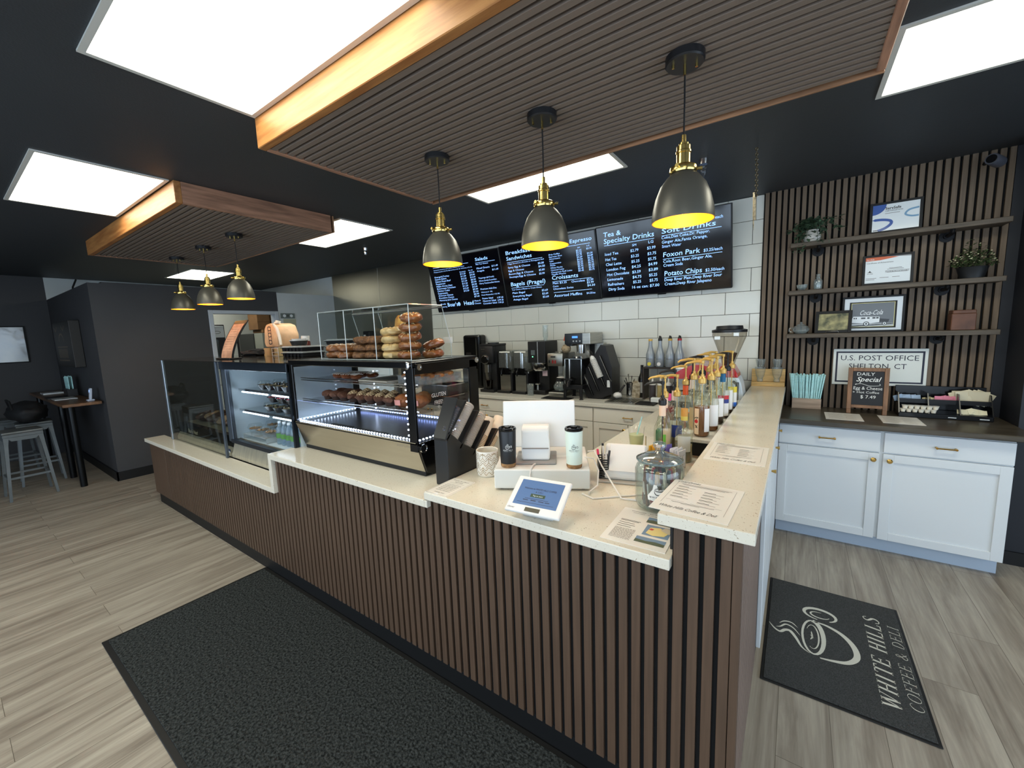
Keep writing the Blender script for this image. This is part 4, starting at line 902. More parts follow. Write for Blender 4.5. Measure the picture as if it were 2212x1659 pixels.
# bulk beverage dispensers
for x, lb in ((-2.84, 'left of the pair, beside the grinder'), (-2.62, 'right of the pair, beside the tall brewer')):
    t = thing('beverage_dispenser', 'clear bowl drink dispenser with a silver front, '+lb, 'dispenser', (x, 3.98, .93))
    B().box(-.095, -.04, .02, .095, .17, .22, .004).box(-.09, -.035, .22, .09, .17, .26, .004).build('body', M['steel'], t)
    B().box(-.10, -.11, 0, .085, -.04, .03, .004).box(.075, -.07, .02, .10, .17, .24, .003).build('drip_tray', M['blackplastic'], t)
    B().box(-.08, -.05, .0, .075, -.038, .21).build('front_panel', M['steel'], t)
    b = B(); b.box(-.095, -.07, .27, .095, .17, .50, .02); b.build('bowl', glassm('smoky_bowl', (222, 224, 222), .04, 1.6, opac=.12, ocol=(170, 172, 172)), t, recalc=False)
    B().box(-.10, -.075, .495, .10, .175, .508, .003).build('lid', M['acry'], t)
    b = B(); b.prism([(-.075, .22), (-.03, .22), (-.03, .30), (-.085, .30)], -.075, .06, 'x'); b.tube([(-.02, -.09, .30), (-.02, -.115, .26), (-.02, -.11, .21)], .008, 8); b.torus((0, 0, 0), .018, .004, M=T(-.02, -.115, .27, PI/2, 0, 0), n=14, k=6)
    b.build('tap', M['blackgloss'], t)
    B().tube([(.03, -.06, .3), (.03, -.06, .47)], .012, 10).tube([(-.04, .02, .3), (-.04, .02, .48)], .02, 10).build('agitator', M['steel2'], t)
t = thing('espresso_brewer', 'tall black single cup brewer with a small green light on the back worktop', 'coffee machine', (-2.42, 4.05, .93))
b = B(); b.box(-.115, -.10, .36, .115, .19, .605, .006); b.box(-.02, -.02, .03, .115, .19, .37, .004); b.box(-.115, .06, .03, -.02, .19, .37, .004); b.box(-.115, -.12, 0, .115, .19, .05, .006)
b.build('body', M['blackplastic'], t)
B().lathe([(0, .27), (.10, .27), (.112, .29), (.112, .36), (0, .36)], (.0, -.01, 0), n=28).build('brew_head', M['steel2'], t)
B().box(.02, -.103, .0, .03, -.1, .0).box(-.07, -.1025, .45, -.02, -.0995, .505).build('display', mat('grey_lcd', (90, 100, 104), .3), t)
B().cyl(0, 0, 0, .003, .006, n=10, M=T(-.05, -.1, .43, PI/2, 0, 0)).build('indicator_light', mat('green_led', (90, 255, 150), .3, emit=5), t)
b = B(); b.tube([(.018, -.103, .36), (.018, -.103, .60)], .004, 6); b.build('chrome_strip', M['steel'], t)
B().box(.03, -.024, .205, .095, -.0205, .275).build('warning_label', mat('pink_edged_label', (222, 196, 202), .5), t)
b = B(); b.tube([(-.01, -.07, .05), (-.01, -.07, .10)], [.02, .016], 14); b.lathe([(0, .11), (.034, .11), (.036, .12), (.030, .128), (0, .128)], (-.01, -.07, 0), n=20); b.build('tamper', M['steel2'], t)
tag(B().lathe([(.036, 0), (.042, .125), (.044, .128), (.042, .128)], n=22).lathe([(0, .002), (.036, .002)], n=22).build('plastic_cup', M['glass2'], loc=(-2.455, 3.86, .931), recalc=False), 'empty clear plastic cup at the front of the back worktop beside the black brewer', 'cup')
tag(B().lathe([(.022, 0), (.022, .03), (.03, .05), (.03, .16), (.034, .165), (.034, .175)], n=22).lathe([(0, .002), (.022, .002)], n=20).build('glass_tube', M['glass2'], loc=(-2.37, 4.08, 1.536), recalc=False), 'clear glass standing on top of the black brewer', 'glass')
# drip coffee maker with red switches
t = thing('coffee_maker', 'stainless drip coffee maker with red switches and a glass pot on its warmer', 'coffee machine', (-2.13, 4.0, .93))
b = B(); b.box(-.105, -.13, .335, .085, .18, .475, .012); b.box(-.02, .06, .05, .085, .18, .34, .004)
b.lathe([(0, .475), (.07, .475), (.06, .49), (0, .49)], (-.0, -.02, 0), n=20); b.build('body', M['steel'], t)
b = B(); b.box(-.10, -.13, 0, .10, .16, .05, .01); b.build('warmer_base', M['steel'], t)
B().lathe([(0, .05), (.078, .05), (.078, .056), (0, .056)], (0, -.03, 0), n=26).build('hot_plate', M['blackplastic'], t)
b = B(); b.box(-.045, -.133, .365, -.025, -.129, .40).box(-.015, -.133, .365, .005, -.129, .40); b.build('switch', mat('red_switch', (126, 26, 22), .3), t)
B().box(-.06, -.1335, .428, .0, -.1295, .444, .001).box(-.085, -.133, .37, -.07, -.129, .40).build('badge', M['blackplastic'], t)
t = thing('coffee_pot', 'round glass coffee pot with a black handle standing on the warmer', 'coffee pot', (-2.13, 3.97, .986))
B().lathe([(0, .002), (.06, .002), (.078, .03), (.078, .06), (.05, .10), (.045, .115)], n=28).lathe([(0, .006), (.057, .006), (.073, .03), (.072, .05), (0, .05)], n=24).build('bowl', M['glass2'], t, recalc=False)
b = B(); b.lathe([(.046, .10), (.05, .12), (.048, .13), (0, .133)], n=24); b.tube([(.045, -.01, .12), (.085, -.02, .12), (.092, -.02, .06)], .009, 8); b.build('handle', M['blackplastic'], t)
tag(B().box(-.16, -.075, 0, .16, .075, .006, .002).build('rubber_mat', M['black'], loc=(-2.07, 3.78, .931)), 'black rubber mat at the front edge of the back worktop below the coffee pot', 'mat')
tag(B().blob((0, 0, .012), .05, .035, .012, .3, seed=4).build('crumpled_cloth', M['white'], loc=(-2.11, 3.95, 1.122)), 'crumpled white cloth on the lid of the glass coffee pot', 'cloth')
# thermal server + stand
t = thing('server_stand', 'black plastic stand with splayed legs holding the chrome trimmed coffee server', 'stand', (-1.88, 3.87, .93))
b = B(); b.box(-.125, -.09, .105, .10, .17, .155, .008)
b.build('platform', M['blackplastic'], t)
for x in (-.10, .075):
    for y in (-.07, .14): B().tube([(x, y, .11), (x*1.08, y*1.05, .0)], [.02, .015], 10).tube([(x*1.08, y*1.05, .006), (x*1.08, y*1.05, 0)], .022, 10).build('leg', M['blackplastic'], t)
t = thing('coffee_server', 'square black coffee server with chrome edges and a tap on the black stand', 'coffee server', (-1.89, 3.89, 1.087))
B().box(-.10, -.09, 0, .10, .15, .265, .008).build('body', M['blackgloss'], t)
b = B()
for x in (-.10, .088): b.box(x, -.095, .0, x+.012, -.083, .265, .002)
b.box(-.10, -.095, .258, .10, .15, .268, .002); b.tube([(-.035, -.10, .03), (-.035, -.10, .26)], .009, 8); b.lathe([(0, .268), (.06, .268), (.05, .285), (0, .29)], (0, .02, 0), n=24)
b.build('chrome_trim', M['steel2'], t)
b = B(); b.tube([(-.035, -.09, .03), (-.035, -.14, .03), (-.035, -.15, -.02)], .013, 8); b.box(-.06, -.16, .045, .02, -.13, .06, .003); b.torus((0, 0, 0), .035, .006, M=T(-.045, -.145, .03, PI/2, 0, 0), n=18, k=6); b.build('tap', M['blackplastic'], t)
# large brewer with blue display
t = thing('large_brewer', 'tall stainless brewer with a blue display against the tiled wall', 'coffee machine', (-1.86, 4.05, .93))
B().box(-.09, -.15, .565, .12, .18, .685, .006).build('head', M['steel'], t)
B().box(-.17, -.155, .57, .035, -.146, .68, .003).box(-.165, -.147, .55, -.09, .1, .58, .002).box(-.17, -.147, .57, -.09, .17, .68).build('control_panel', M['blackgloss'], t)
B().box(-.08, -.158, .633, -.018, -.1545, .653).build('display', mat('blue_lcd', (70, 130, 255), .3, emit=1.6), t)
b = B()
for i, x in enumerate((-.065, -.03, .01)): b.cyl(0, 0, 0, .004, .009, n=14, M=T(x, -.155, .60, PI/2, 0, 0))
b.build('button', M['steel'], t)
B().box(.06, .10, 0, .16, .19, .57, .003).build('column', M['steel'], t)
B().box(.0, .10, .35, .06, .15, .56, .003).build('column_shadow_panel', M['blackplastic'], t)
B().lathe([(.045, .47), (.05, .56)], (-.02, -.07, 0), n=24).lathe([(0, .47), (.045, .47)], (-.02, -.07, 0), n=24).build('brew_basket', M['steel2'], t)
tag(B().blob((0, 0, .045), .05, .05, .048, .1, sub=3, seed=2).build('filter_bag', mat('tan_filter_paper', (150, 134, 108), .8, var=.3, vscale=40), loc=(-2.03, 3.93, 1.405)), 'tan round bag of filters on top of the stainless coffee maker', 'bag')
B_ = B(); B_.prism([(-.02, 0), (.02, 0), (.012, .05), (-.004, .06)], -.006, .006, 'y', bev=.001)
tag(B_.build('order_tag', mat('orange_red_tag', (214, 84, 44), .5), loc=(-2.055, 3.96, 1.535)), 'small orange and red tag at the corner of the blue display brewer', 'tag')
# angled cup and lid organisers
def organiser(name, label, loc, rz, tiers, sc_=1.0, depth=.36, height=.55, width=.17):
    t = thing(name, label, 'cup organiser', loc, rz)
    b = B(); prof = [(-depth/2, 0), (depth/2, 0), (depth/2, height*.55), (depth*.16, height), (0, height*.93), (-depth/2, height*.30)]
    b.prism(prof, -width/2, width/2, 'x', bev=.006); b.build('body', M['blackplastic'], t)
    return t
# the one on the back worktop
t = thing('cup_organiser', 'black angled cup organiser with stacked clear lids at the end of the coffee machines', 'cup organiser', (-1.66, 4.0, .93))
b = B(); b.prism([(-.13, .02), (.0, .0), (.15, .06), (.15, .33), (.08, .55), (.03, .56), (-.14, .30), (-.17, .12)], -.10, .13, 'y', bev=.004)
b.box(-.12, -.09, 0, .06, .12, .03, .003); b.build('body', M['blackplastic'], t)
for (x, z, r, L_, c) in ((-.145, .135, .033, .17, 0), (-.085, .25, .036, .24, 0), (.0, .42, .036, .17, 1), (.055, .33, .034, .20, 2)):
    a = .42; b = B()
    for k in range(int(L_/.010)): b.lathe([(r*.9, 0), (r, .004), (r, .0075), (r*.85, .009)], n=18, M=T(x-.02, -.115, z-.10, 0, -a, 0) @ T(0, 0, k*.010))
    b.lathe([(r*.85, 0), (r*.6, .03), (0, .045)], n=18, M=T(x-.02, -.115, z-.10, 0, -a, 0) @ T(0, 0, L_))
    b.build('lid_stack', [M['acry'], M['glass'], M['white']][c], t, recalc=False)
for k in range(4):
    a = .42; M2 = T(-.11+k*.065, -.118, .12+k*.05, 0, -a, 0); B().box(.018, -.015, -.1, .03, .02, .16+.01*k, .003, M=M2).build('divider', M['blackgloss'], t)
B().box(.10, -.1035, .13, .13, -.100, .20).build('label', M['cert'], t)
# sink, utensils etc
t = thing('drip_sink', 'shallow stainless drip sink set on the back worktop', 'sink', (-1.37, 3.93, .931))
b = B(); b.box(-.15, -.20, 0, .15, .10, .003).box(-.15, -.20, .003, -.13, .10, .012, .002).box(.13, -.20, .003, .15, .10, .012, .002).box(-.13, -.20, .003, .13, -.18, .012, .002).box(-.13, .08, .003, .13, .10, .012, .002)
for k in range(9): b.box(-.12+.027*k, -.17, .005, -.112+.027*k, .07, .010)
b.build('tray', M['steel'], t)
t = thing('utensil_crock', 'steel pot of whisks and spoons against the tiled wall', 'utensil pot', (-1.41, 4.16, .931))
B().lathe([(0, 0), (.04, 0), (.04, .15), (.042, .152), (.038, .152), (.038, .01), (0, .01)], n=24).build('pot', M['steel2'], t)
for k, (a, h, bl) in enumerate(((-.45, .20, .012), (-.2, .24, .016), (.15, .22, .010), (.4, .19, .014), (-.6, .17, .01))):
    B().tube([(.01*k-.02, .0, .02), (math.sin(a)*.07, 0, h*.7), (math.sin(a)*.11, 0, h)], [.003, .003, bl], 7, flat=.4).build('utensil', M['steel'] if k % 2 else M['blackplastic'], t)
tag(B().blob((0, 0, .03), .045, .035, .032, .05, sub=3).build('white_sponge', M['white'], loc=(-1.47, 3.95, .944)), 'round white lid lying by the stainless sink', 'lid')
tag(B().tube([(0, 0, 0), (.06, .03, .06), (.10, .05, .12)], [.014, .010, .009], 8).build('ladle_handle', M['blackplastic'], loc=(-1.53, 4.0, .95)), 'black handled scoop leaning beside the white lid', 'scoop')
t = thing('coffee_bag', 'cream patterned bag of coffee on the back worktop', 'bag', (-1.345, 4.17, .931))
b = B(); b.prism([(-.04, 0), (.04, 0), (.035, .13), (.005, .17), (-.005, .17), (-.035, .13)], -.045, .045, 'x', bev=.006); b.build('bag', mat('cream_patterned_foil', (206, 196, 174), .4, var=.35, vscale=30, col2=(140, 126, 100)), t)
def bottle_prof(r, h, neck=.016, sh=.6):
    return [(0, 0), (r*.9, 0), (r, .006), (r, h*sh), (r*.85, h*(sh+.08)), (neck*1.2, h*(sh+.2)), (neck, h*.86), (neck, h)]
# riser shelf with four puree bottles
t = thing('riser_shelf', 'small dark riser shelf on the back worktop holding silver bottles', 'shelf', (-1.06, 4.12, .931))
b = B(); b.box(-.19, -.07, .31, .205, .10, .325, .002); b.box(-.19, -.07, 0, -.175, .10, .31).box(.19, -.07, 0, .205, .10, .31); b.build('frame', mat('dark_espresso_wood', (46, 38, 34), .5), t)
M['puree'] = mat('silver_grey_bottle', (150, 158, 166), .3, .3)
tops = [((222, 178, 80), 'yellow banded uncapped', 0, (214, 200, 70)), ((30, 30, 30), 'black pump capped coconut labelled', 1, (222, 222, 222)), ((196, 160, 70), 'gold banded black capped', 1, None), ((170, 30, 40), 'red banded black capped', 1, None)]
for k, (x, (c, lb, cap, dot)) in enumerate(zip((-1.193, -1.10, -1.005, -.918), tops)):
    t = thing('puree_bottle', 'silver %s bottle on the dark riser shelf' % lb, 'bottle', (x, 4.12, 1.256), 0, 'silver puree bottles on the riser')
    B().lathe([(0, 0), (.038, 0), (.042, .006), (.042, .125), (.036, .14), (.022, .19), (.019, .21), (.017, .27), (0, .27)], n=26).build('body', M['puree'], t)
    B().lathe([(.0195, .255), (.0195, .275), (0, .275)], n=18).build('neck_band', mat('band_%d' % k, c, .4), t)
    if cap: B().cyl(0, 0, .275, .30, .017, .010, 16).box(-.004, -.03, .295, .004, 0, .305, .001).build('cap', M['blackplastic'], t)
    if dot: B().lathe([(0, 0), (.018, 0)], n=18, M=T(0, -.0425, .03, PI/2, 0, 0)).build('fruit_print', mat('fruit_%d' % k, dot, .5), t, recalc=False)
    P = onplane((-.03, -.0428, .075), (1, 0, 0), (0, 0, 1)); B().txt(('LEMON', 'COCONUT', 'MANGO', 'CHERRY')[k], .004, 0, .013, P, fit=.05).build('lettering', M['ink'], t, recalc=False)
t = thing('wine_bottle', 'dark bottle with a pale label beside the riser shelf', 'bottle', (-1.295, 4.18, .931))
B().lathe(bottle_prof(.036, .335, .014, .55)+[(0, .335)], n=24).build('body', M['blackgloss'], t); B().lathe([(.0365, .05), (.0365, .16)], n=24).build('label', mat('grey_label', (176, 176, 172), .5), t)
for k, (x, c) in enumerate(((-1.135, (70, 66, 70)), (-1.06, (176, 158, 110)), (-.985, (70, 66, 70)))):
    t = thing('squeeze_bottle', ('dark sauce squeeze bottle by the riser leg', 'tan sauce squeeze bottle between two dark ones', 'dark sauce squeeze bottle half hidden by pump bottles')[k], 'squeeze bottle', (x, 4.0, .931), 0, 'squeeze bottles under the riser')
    B().lathe([(0, 0), (.028, 0), (.030, .01), (.030, .16), (0, .16)], n=20).build('body', mat('sauce_%d' % k, c, .35), t)
    B().lathe([(.031, .16), (.031, .175), (.012, .19), (.004, .245), (0, .245)], n=20).build('nozzle', M['white'], t)
tag(B().box(-.09, -.08, 0, .09, .08, .012, .004).build('bar_mat', M['black'], loc=(-1.14, 3.82, .931)), 'black bar mat on the back worktop in front of the squeeze bottles', 'mat')
tag(B().box(-.06, -.03, 0, .06, .03, .045, .008).build('sugar_box', M['cert'], loc=(-1.05, 3.87, .944)), 'small white packet box on the bar mat', 'box')
# espresso machine and grinder with hopper
M['redm'] = mat('red_enamel', (176, 40, 46), .25, coat=.5)
t = thing('espresso_machine', 'red and chrome espresso machine behind the syrup bottles', 'espresso machine', (-.66, 3.93, .931))
b = B(); b.box(-.26, -.2, .05, .22, .28, .12, .01).box(-.26, .02, .12, .22, .28, .34, .01); b.build('body', M['steel'], t)
b = B(); n = 14; prof = [(-.27, .26)]+[(-.27+.5*i/n, .26+.125*math.sin(PI*i/n)) for i in range(n+1)]+[(.23, .26)]
b.prism([(x, z) for x, z in prof[1:]], -.2, .28, 'y', bev=.004); b.build('red_hood', M['redm'], t)
B().box(-.24, -.22, 0, .20, .25, .05, .005).build('drip_tray', M['blackplastic'], t)
for x in (-.12, .06): B().tube([(x, -.04, .2), (x, -.04, .25)], .035, 16).tube([(x, -.06, .2), (x, -.22, .19)], .013, 8).build('portafilter', M['blackplastic'], t)
t = thing('espresso_grinder', 'white and red espresso grinder with a large clear funnel hopper', 'grinder', (-.42, 3.72, .956))
b = B(); b.prism([(-.10, 0), (.06, 0), (.095, .10), (.075, .22), (.055, .27), (-.09, .27)], -.09, .12, 'y', bev=.008); b.build('body', mat('pale_blue_white_enamel', (206, 218, 228), .25), t)
B().prism([(-.11, .27), (.05, .27), (.045, .30), (.01, .365), (-.07, .365), (-.11, .30)], -.085, .115, 'y', bev=.006).build('red_top', M['redm'], t)
B().lathe([(.045, .36), (.055, .41), (.125, .60), (.125, .635)], (-.03, 0, 0), n=32).build('hopper', glassm('smoked_hopper', (222, 218, 210), .04, 1.3), t, recalc=False)
B().lathe([(.035, .36), (.04, .40), (.062, .46), (0, .48)], (-.03, 0, 0), n=24).build('coffee_beans', mat('roasted_beans', (92, 70, 56), .5, bump=1, bscale=120), t)
B().lathe([(.128, .628), (.128, .648), (.10, .655), (.095, .68), (0, .685)], (-.03, 0, 0), n=32).build('hopper_lid', M['blackplastic'], t)
B().tube([(.05, -.13, .06), (.05, -.13, .24)], .012, 8).tube([(.05, -.12, .22), (.02, -.09, .24)], .01, 8).build('dosing_handle', M['blackgloss'], t)
B().box(-.12, -.118, .575, -.08, -.122, .60).box(.015, -.128, .60, .05, -.124, .625).build('sticker', M['cert'], t)
# wooden block with cups at the wall end of the bar
t = thing('wooden_riser', 'stepped pale bamboo stand at the far end of the bar top', 'stand', (-.195, 4.215, 1.095))
M['bamboo'] = mat('bamboo', (206, 168, 106), .45, var=.18, vscale=4, stretch=(2, 2, 22), bump=.03, bscale=30)
b = B(); b.box(-.125, -.035, 0, .125, .02, .038, .002).box(-.125, .0, .038, .125, .02, .15, .002); b.build('steps', M['bamboo'], t)
tg = thing('glass_cup', 'clear fluted glass cup on the bamboo stand, at the slatted wall end', 'glass', (-.13, 4.195, 1.1335), 0, 'glass cups on the bamboo stand')
B().lathe([(0, .002), (.022, .002), (.026, .01), (.022, .03), (.034, .06), (.040, .10), (.043, .13)], n=14).build('bowl', M['glass2'], tg, recalc=False)
B().lathe([(0, .132), (.024, .132), (.028, .14), (.038, .185), (.040, .20)], n=14).build('stacked_glass', M['glass2'], tg, recalc=False)
dup(tg, (-.255, 4.195, 1.1335), .4, 'clear fluted glass cup on the bamboo stand, at the tiled wall end')
# ================================================================ TILL COUNTER
TZ = .955
RZ = math.atan2(.198, .368)
t = thing('cash_drawer', 'long white cash drawer box on the till countertop under the till screen', 'cash drawer', (-.89, 1.467, TZ), RZ)
B().box(-.209, 0, .008, .209, .36, .095, .003).build('case', M['white'], t)
b = B(); 
for x in (-.18, .18):
    for y in (.03, .33): b.cyl(x, y, 0, .009, .012, n=10)
b.build('rubber_foot', M['black'], t)
B().box(-.206, -.003, .012, .206, .0, .091, .001).build('drawer_front', mat('pale_grey_white_plastic', (214, 214, 208), .4), t)
CT = TZ+.0955
def L2W(x, y): return (-.89+x*math.cos(RZ)-y*math.sin(RZ), 1.467+x*math.sin(RZ)+y*math.cos(RZ))
t = thing('till_screen', 'white till monitor seen from behind on its stand', 'monitor', (*L2W(-.03, .17), CT), RZ)
t['label'] = 'white till monitor on its stand, seen from behind on the cash drawer'
B().box(-.095, -.105, 0, .095, .09, .008, .004).build('base_plate', mat('grey_base_plate', (150, 148, 146), .4), t)
b = B(); b.prism([(-.065, .008), (.05, .008), (.05, .10), (.03, .16), (-.035, .16), (-.05, .145), (-.055, .06)], -.065, .065, 'x', bev=.008); b.build('stand', M['white'], t)
B().box(-.06, -.066, .062, .06, -.05, .064).build('stand_seam', M['inkgrey'], t)
b = B(); b.box(-.174, -.006, -.10, .174, .006, .125, .004, M=T(.012, .055, .14, -.18, 0, 0)); b.build('display', M['white'], t)
def tumbler(x, y, c, capc, lb, ink):
    t = thing('travel_tumbler', lb, 'tumbler', (x, y, CT)); t.scale = (1.1, 1.1, 1.05)
    B().lathe([(.031, .016), (.0315, .02), (.035, .155), (.033, .16), (0, .16)], n=36).build('body', c, t)
    B().lathe([(0, 0), (.028, 0), (.031, .005), (.0312, .017), (0, .017)], n=36).build('cork_base', mat('cork', (150, 112, 72), .8, var=.3, vscale=60), t)
    B().lathe([(.036, .158), (.037, .164), (.034, .170), (.029, .170), (.027, .165), (0, .165)], n=36).box(-.012, -.008, .165, .014, .008, .174, .003).build('lid', M['blackgloss'], t)
    # printed mark wrapped on the cylinder, facing the viewer
    b = B(); logo(b, Matrix.Identity(4), .042, text=True, bold=1.15)
    th0 = math.atan2(-y, -x)
    for v in b.bm.verts:
        a = th0+(v.co.x-.021)/.0345; z_ = .072+v.co.y; r = .0318+.0035*(z_-.02)/.135+.0006
        v.co = Vector((r*math.cos(a), r*math.sin(a), z_))
    b.build('printed_mark', ink, t, recalc=False)
tumbler(-1.046, 1.440, M['blackplastic'], None, 'black travel tumbler with a white cup print and cork base on the cash drawer', M['white'])
tumbler(-.782, 1.570, mat('mint_white_enamel', (214, 226, 214), .35), None, 'mint white travel tumbler with a black lid and cork base on the cash drawer', M['ink'])
# patterned mug
t = thing('ceramic_mug', 'white ceramic pot with a gold geometric line pattern beside the cash drawer', 'mug', (-1.228, 1.515, TZ)); t.scale = (1.14, 1.14, 1.14)
B().lathe([(0, 0), (.040, 0), (.046, .006), (.048, .012), (.048, .108), (.047, .112), (.043, .110), (.042, .02), (0, .012)], n=40).build('body', mat('glazed_white_ceramic', (226, 220, 208), .25), t)
b = B(); th0 = math.atan2(-1.5, 1.22)
def wrap(pts, w):
    k = []
    for i in range(len(pts)-1):
        (u0, v0), (u1, v1) = pts[i], pts[i+1]; n = 4
        for j in range(n): k.append((u0+(u1-u0)*j/n, v0+(v1-v0)*j/n))
    k.append(pts[-1]); b.ribbon(k, w)
for i in range(12):
    u = i*.0251
    for j in range(5):
        v = .012+j*.02
        wrap([(u, v), (u+.01255, v+.014), (u+.0251, v)], .0017)
        if (i+j) % 2: wrap([(u, v+.01), (u+.01255, v+.024 if v < .085 else .1), (u+.0251, v+.01)], .0017)
        if (i+j) % 3 == 0: wrap([(u+.01255, v+.014), (u+.01255, min(v+.034, .104))], .0017)
for v in b.bm.verts:
    a = v.co.x/.048; z_ = min(.106, v.co.y); v.co = Vector((.0484*math.cos(a), .0484*math.sin(a), z_))
b.build('gold_pattern', mat('gold_line', (150, 118, 62), .35, .6), t, recalc=False)
# pen tidy
t = thing('pen_holder', 'black mesh pen tidy with pens beside the cash drawer', 'pen holder', (-.722, 1.745, TZ), RZ)
b = B(); b.box(-.022, -.04, 0, .022, .04, .004).box(-.022, -.04, .0, -.019, .04, .085).box(.019, -.04, 0, .022, .04, .115)
for k in range(9): b.box(-.022, -.0405, .006+k*.011, .022, -.0385, .012+k*.011)
for k in range(9): b.box(-.022, .0385, .006+k*.011, .022, .0405, .012+k*.011)
b.build('mesh_body', M['blackplastic'], t)
for k, (x, y, c, lb) in enumerate(((-.008, -.015, (232, 60, 96), 'pink capped marker pen'), (.008, .005, (226, 214, 200), 'cream pen'), (-.004, .02, (30, 30, 34), 'black pen'), (.012, -.02, (60, 60, 66), 'dark grey pen'))):
    wx = -.722+x*math.cos(RZ)-y*math.sin(RZ); wy = 1.745+x*math.sin(RZ)+y*math.cos(RZ)
    o = thing('pen', lb+' standing in the black pen tidy', 'pen', (wx, wy, TZ+.006), RZ, 'pens in the tidy'); o.rotation_euler = (.05*(k-1.5), .08*(k-1.5), RZ)
    B().tube([(0, 0, 0), (0, 0, .125+.01*(k % 3))], .0045, 8).build('barrel', mat('pen_%d' % k, c if k else (36, 36, 40), .4), o)
    B().tube([(0, 0, .11), (0, 0, .135+.01*(k % 3))], .0052, 8).build('cap', mat('pencap_%d' % k, c, .4), o)
# second white terminal
t = thing('receipt_printer', 'white angular receipt printer on a grey base plate beside the candy jar', 'printer', (-.635, 1.785, TZ), .25)
B().box(-.11, -.085, 0, .12, .10, .010, .005).build('base_plate', mat('pale_base_plate', (186, 184, 176), .4), t)
b = B(); b.prism([(-.06, .010), (.075, .010), (.075, .10), (.045, .155), (.02, .155), (-.055, .05)], -.085, .10, 'x', bev=.012); b.build('body', M['white'], t)
b = B(); b.prism([(-.058, .05), (.018, .153), (.015, .157), (-.062, .053)], -.062, .092, 'x', bev=.002); b.build('front_cover', mat('satin_white_cover', (236, 232, 226), .3), t)
# cables
M['cable'] = mat('white_cable', (226, 222, 216), .4)
def W(x, y, z=CT): a = L2W(x, y); return (a[0], a[1], z)
tag(B().tube([W(-.03, .07, CT+.004), W(-.04, .03, CT+.008), W(-.045, .006, CT+.004), W(-.05, -.012, CT-.02), W(-.05, -.018, TZ+.05), (-.875, 1.40, TZ+.006), (-.83, 1.345, TZ+.004), (-.80, 1.335, TZ+.02)], .0036, 8).build('white_cable', M['cable']), 'white cable hanging over the front of the cash drawer to the tablet', 'cable')
tag(B().tube([(-.82, 1.80, CT+.004), (-.76, 1.74, CT+.03), (-.70, 1.68, 1.035), (-.62, 1.61, .985), (-.56, 1.545, TZ+.006), (-.50, 1.56, TZ+.005)], .0036, 8).build('white_cable', M['cable']), 'white cable sagging from the till screen across to the candy jar', 'cable')
tag(B().tube([(-.80, 1.72, CT), (-.73, 1.66, CT+.02), (-.695, 1.63, 1.03), (-.68, 1.585, .98), (-.70, 1.54, TZ+.005), (-.69, 1.52, TZ+.005)], .0036, 8).build('white_cable', M['cable']), 'white cable looping down the end of the cash drawer', 'cable')
tag(B().tube([(-.72, 1.515, TZ+.004), (-.66, 1.49, TZ+.004), (-.58, 1.56, TZ+.004), (-.50, 1.63, TZ+.004)], .0036, 8).build('white_cable', M['cable']), 'white cable lying flat behind the tablet on the countertop', 'cable')
# customer tablet
C0 = [(-.862, 1.165), (-.665, 1.212)]
t = thing('card_terminal', 'white customer card terminal tablet with a blue screen, tilted on the till countertop', 'tablet', (-.772, 1.265, TZ), .10); t.scale = (1.06, 1.06, 1.0)
TM = T(0, -.02, .078, math.radians(33), 0, 0)
B().box(-.105, -.078, -.007, .105, .078, .007, .006, M=TM).build('casing', M['white'], t)
B().box(-.083, -.047, .0068, .083, .062, .0078, M=TM).build('display', mat('blue_lit_screen', (92, 118, 158), .12, emit=.12, emcol=(92, 118, 170)), t)
b = B(); b.box(-.028, -.070, .0068, .028, -.054, .0078, M=TM); b.build('card_slot', mat('dark_olive_slot', (62, 58, 40), .4), t)
b = B(); P = TM @ Matrix.Translation((0, 0, .0082))
b.txt('Welcome to WHITE HILLS COFFEE', 0, .022, .0105, P, 0, 'C', fit=.125, off=.01); b.txt('& DELI', 0, .010, .010, P, 0, 'C'); b.rect(-.028, -.010, .028, .004, P, 1); b.txt('Tap to start', 0, -.006, .008, P, 2, 'C', z=.0002)
b.rect(-.045, -.018, .045, -.0165, P, 0); b.rect(-.05, -.026, -.03, -.023, P, 0); b.rect(-.02, -.026, 0, -.022, P, 0); b.rect(.01, -.026, .03, -.023, P, 0); b.rect(.035, -.026, .052, -.023, P, 0); b.rect(-.07, -.036, .07, -.0348, P, 0)
b.txt('clover', -.095, -.066, .011, P, 0)
b.build('screen_text', [mat('navy_text', (30, 42, 70), .4), mat('green_button', (28, 62, 40), .4), M['cert']], t, recalc=False)
B().prism([(-.03, 0), (.05, 0), (.045, .075), (.02, .085), (-.045, .045)], -.05, .05, 'x', bev=.006).box(-.06, -.035, 0, .06, .06, .006, .003).build('stand', mat('pale_stand', (200, 200, 196), .4), t)
# notices
def allergen(b, P):
    b.ribbon([(.004, .004), (.127, .004), (.127, .190), (.004, .190), (.004, .004)], .0014, P, 1)
    b.txt('FOOD ALLERGY', .066, .168, .013, P, 0, 'C', fit=.095); b.txt('NOTICE', .066, .150, .013, P, 0, 'C'); b.rect(.02, .14, .11, .141, P, 1)
    for k, s in enumerate(('IF YOU HAVE A FOOD', 'ALLERGY OR SPECIAL', 'DIETARY REQUIREMENT', 'PLEASE INFORM A', 'MEMBER OF OUR STAFF', 'BEFORE ORDERING')): b.txt(s, .066, .118-k*.0145, .0088, P, 0, 'C', fit=.085 if len(s) > 14 else .07)
    b.txt('THANK YOU', .066, .020, .012, P, 0, 'C', fit=.06)
lined('notice_card', 'small food allergy notice card lying at the corner of the till countertop', 'notice', (-1.339, 1.197, TZ), (1, 0, 0), (0, 1, 0), .134, .196, allergen)
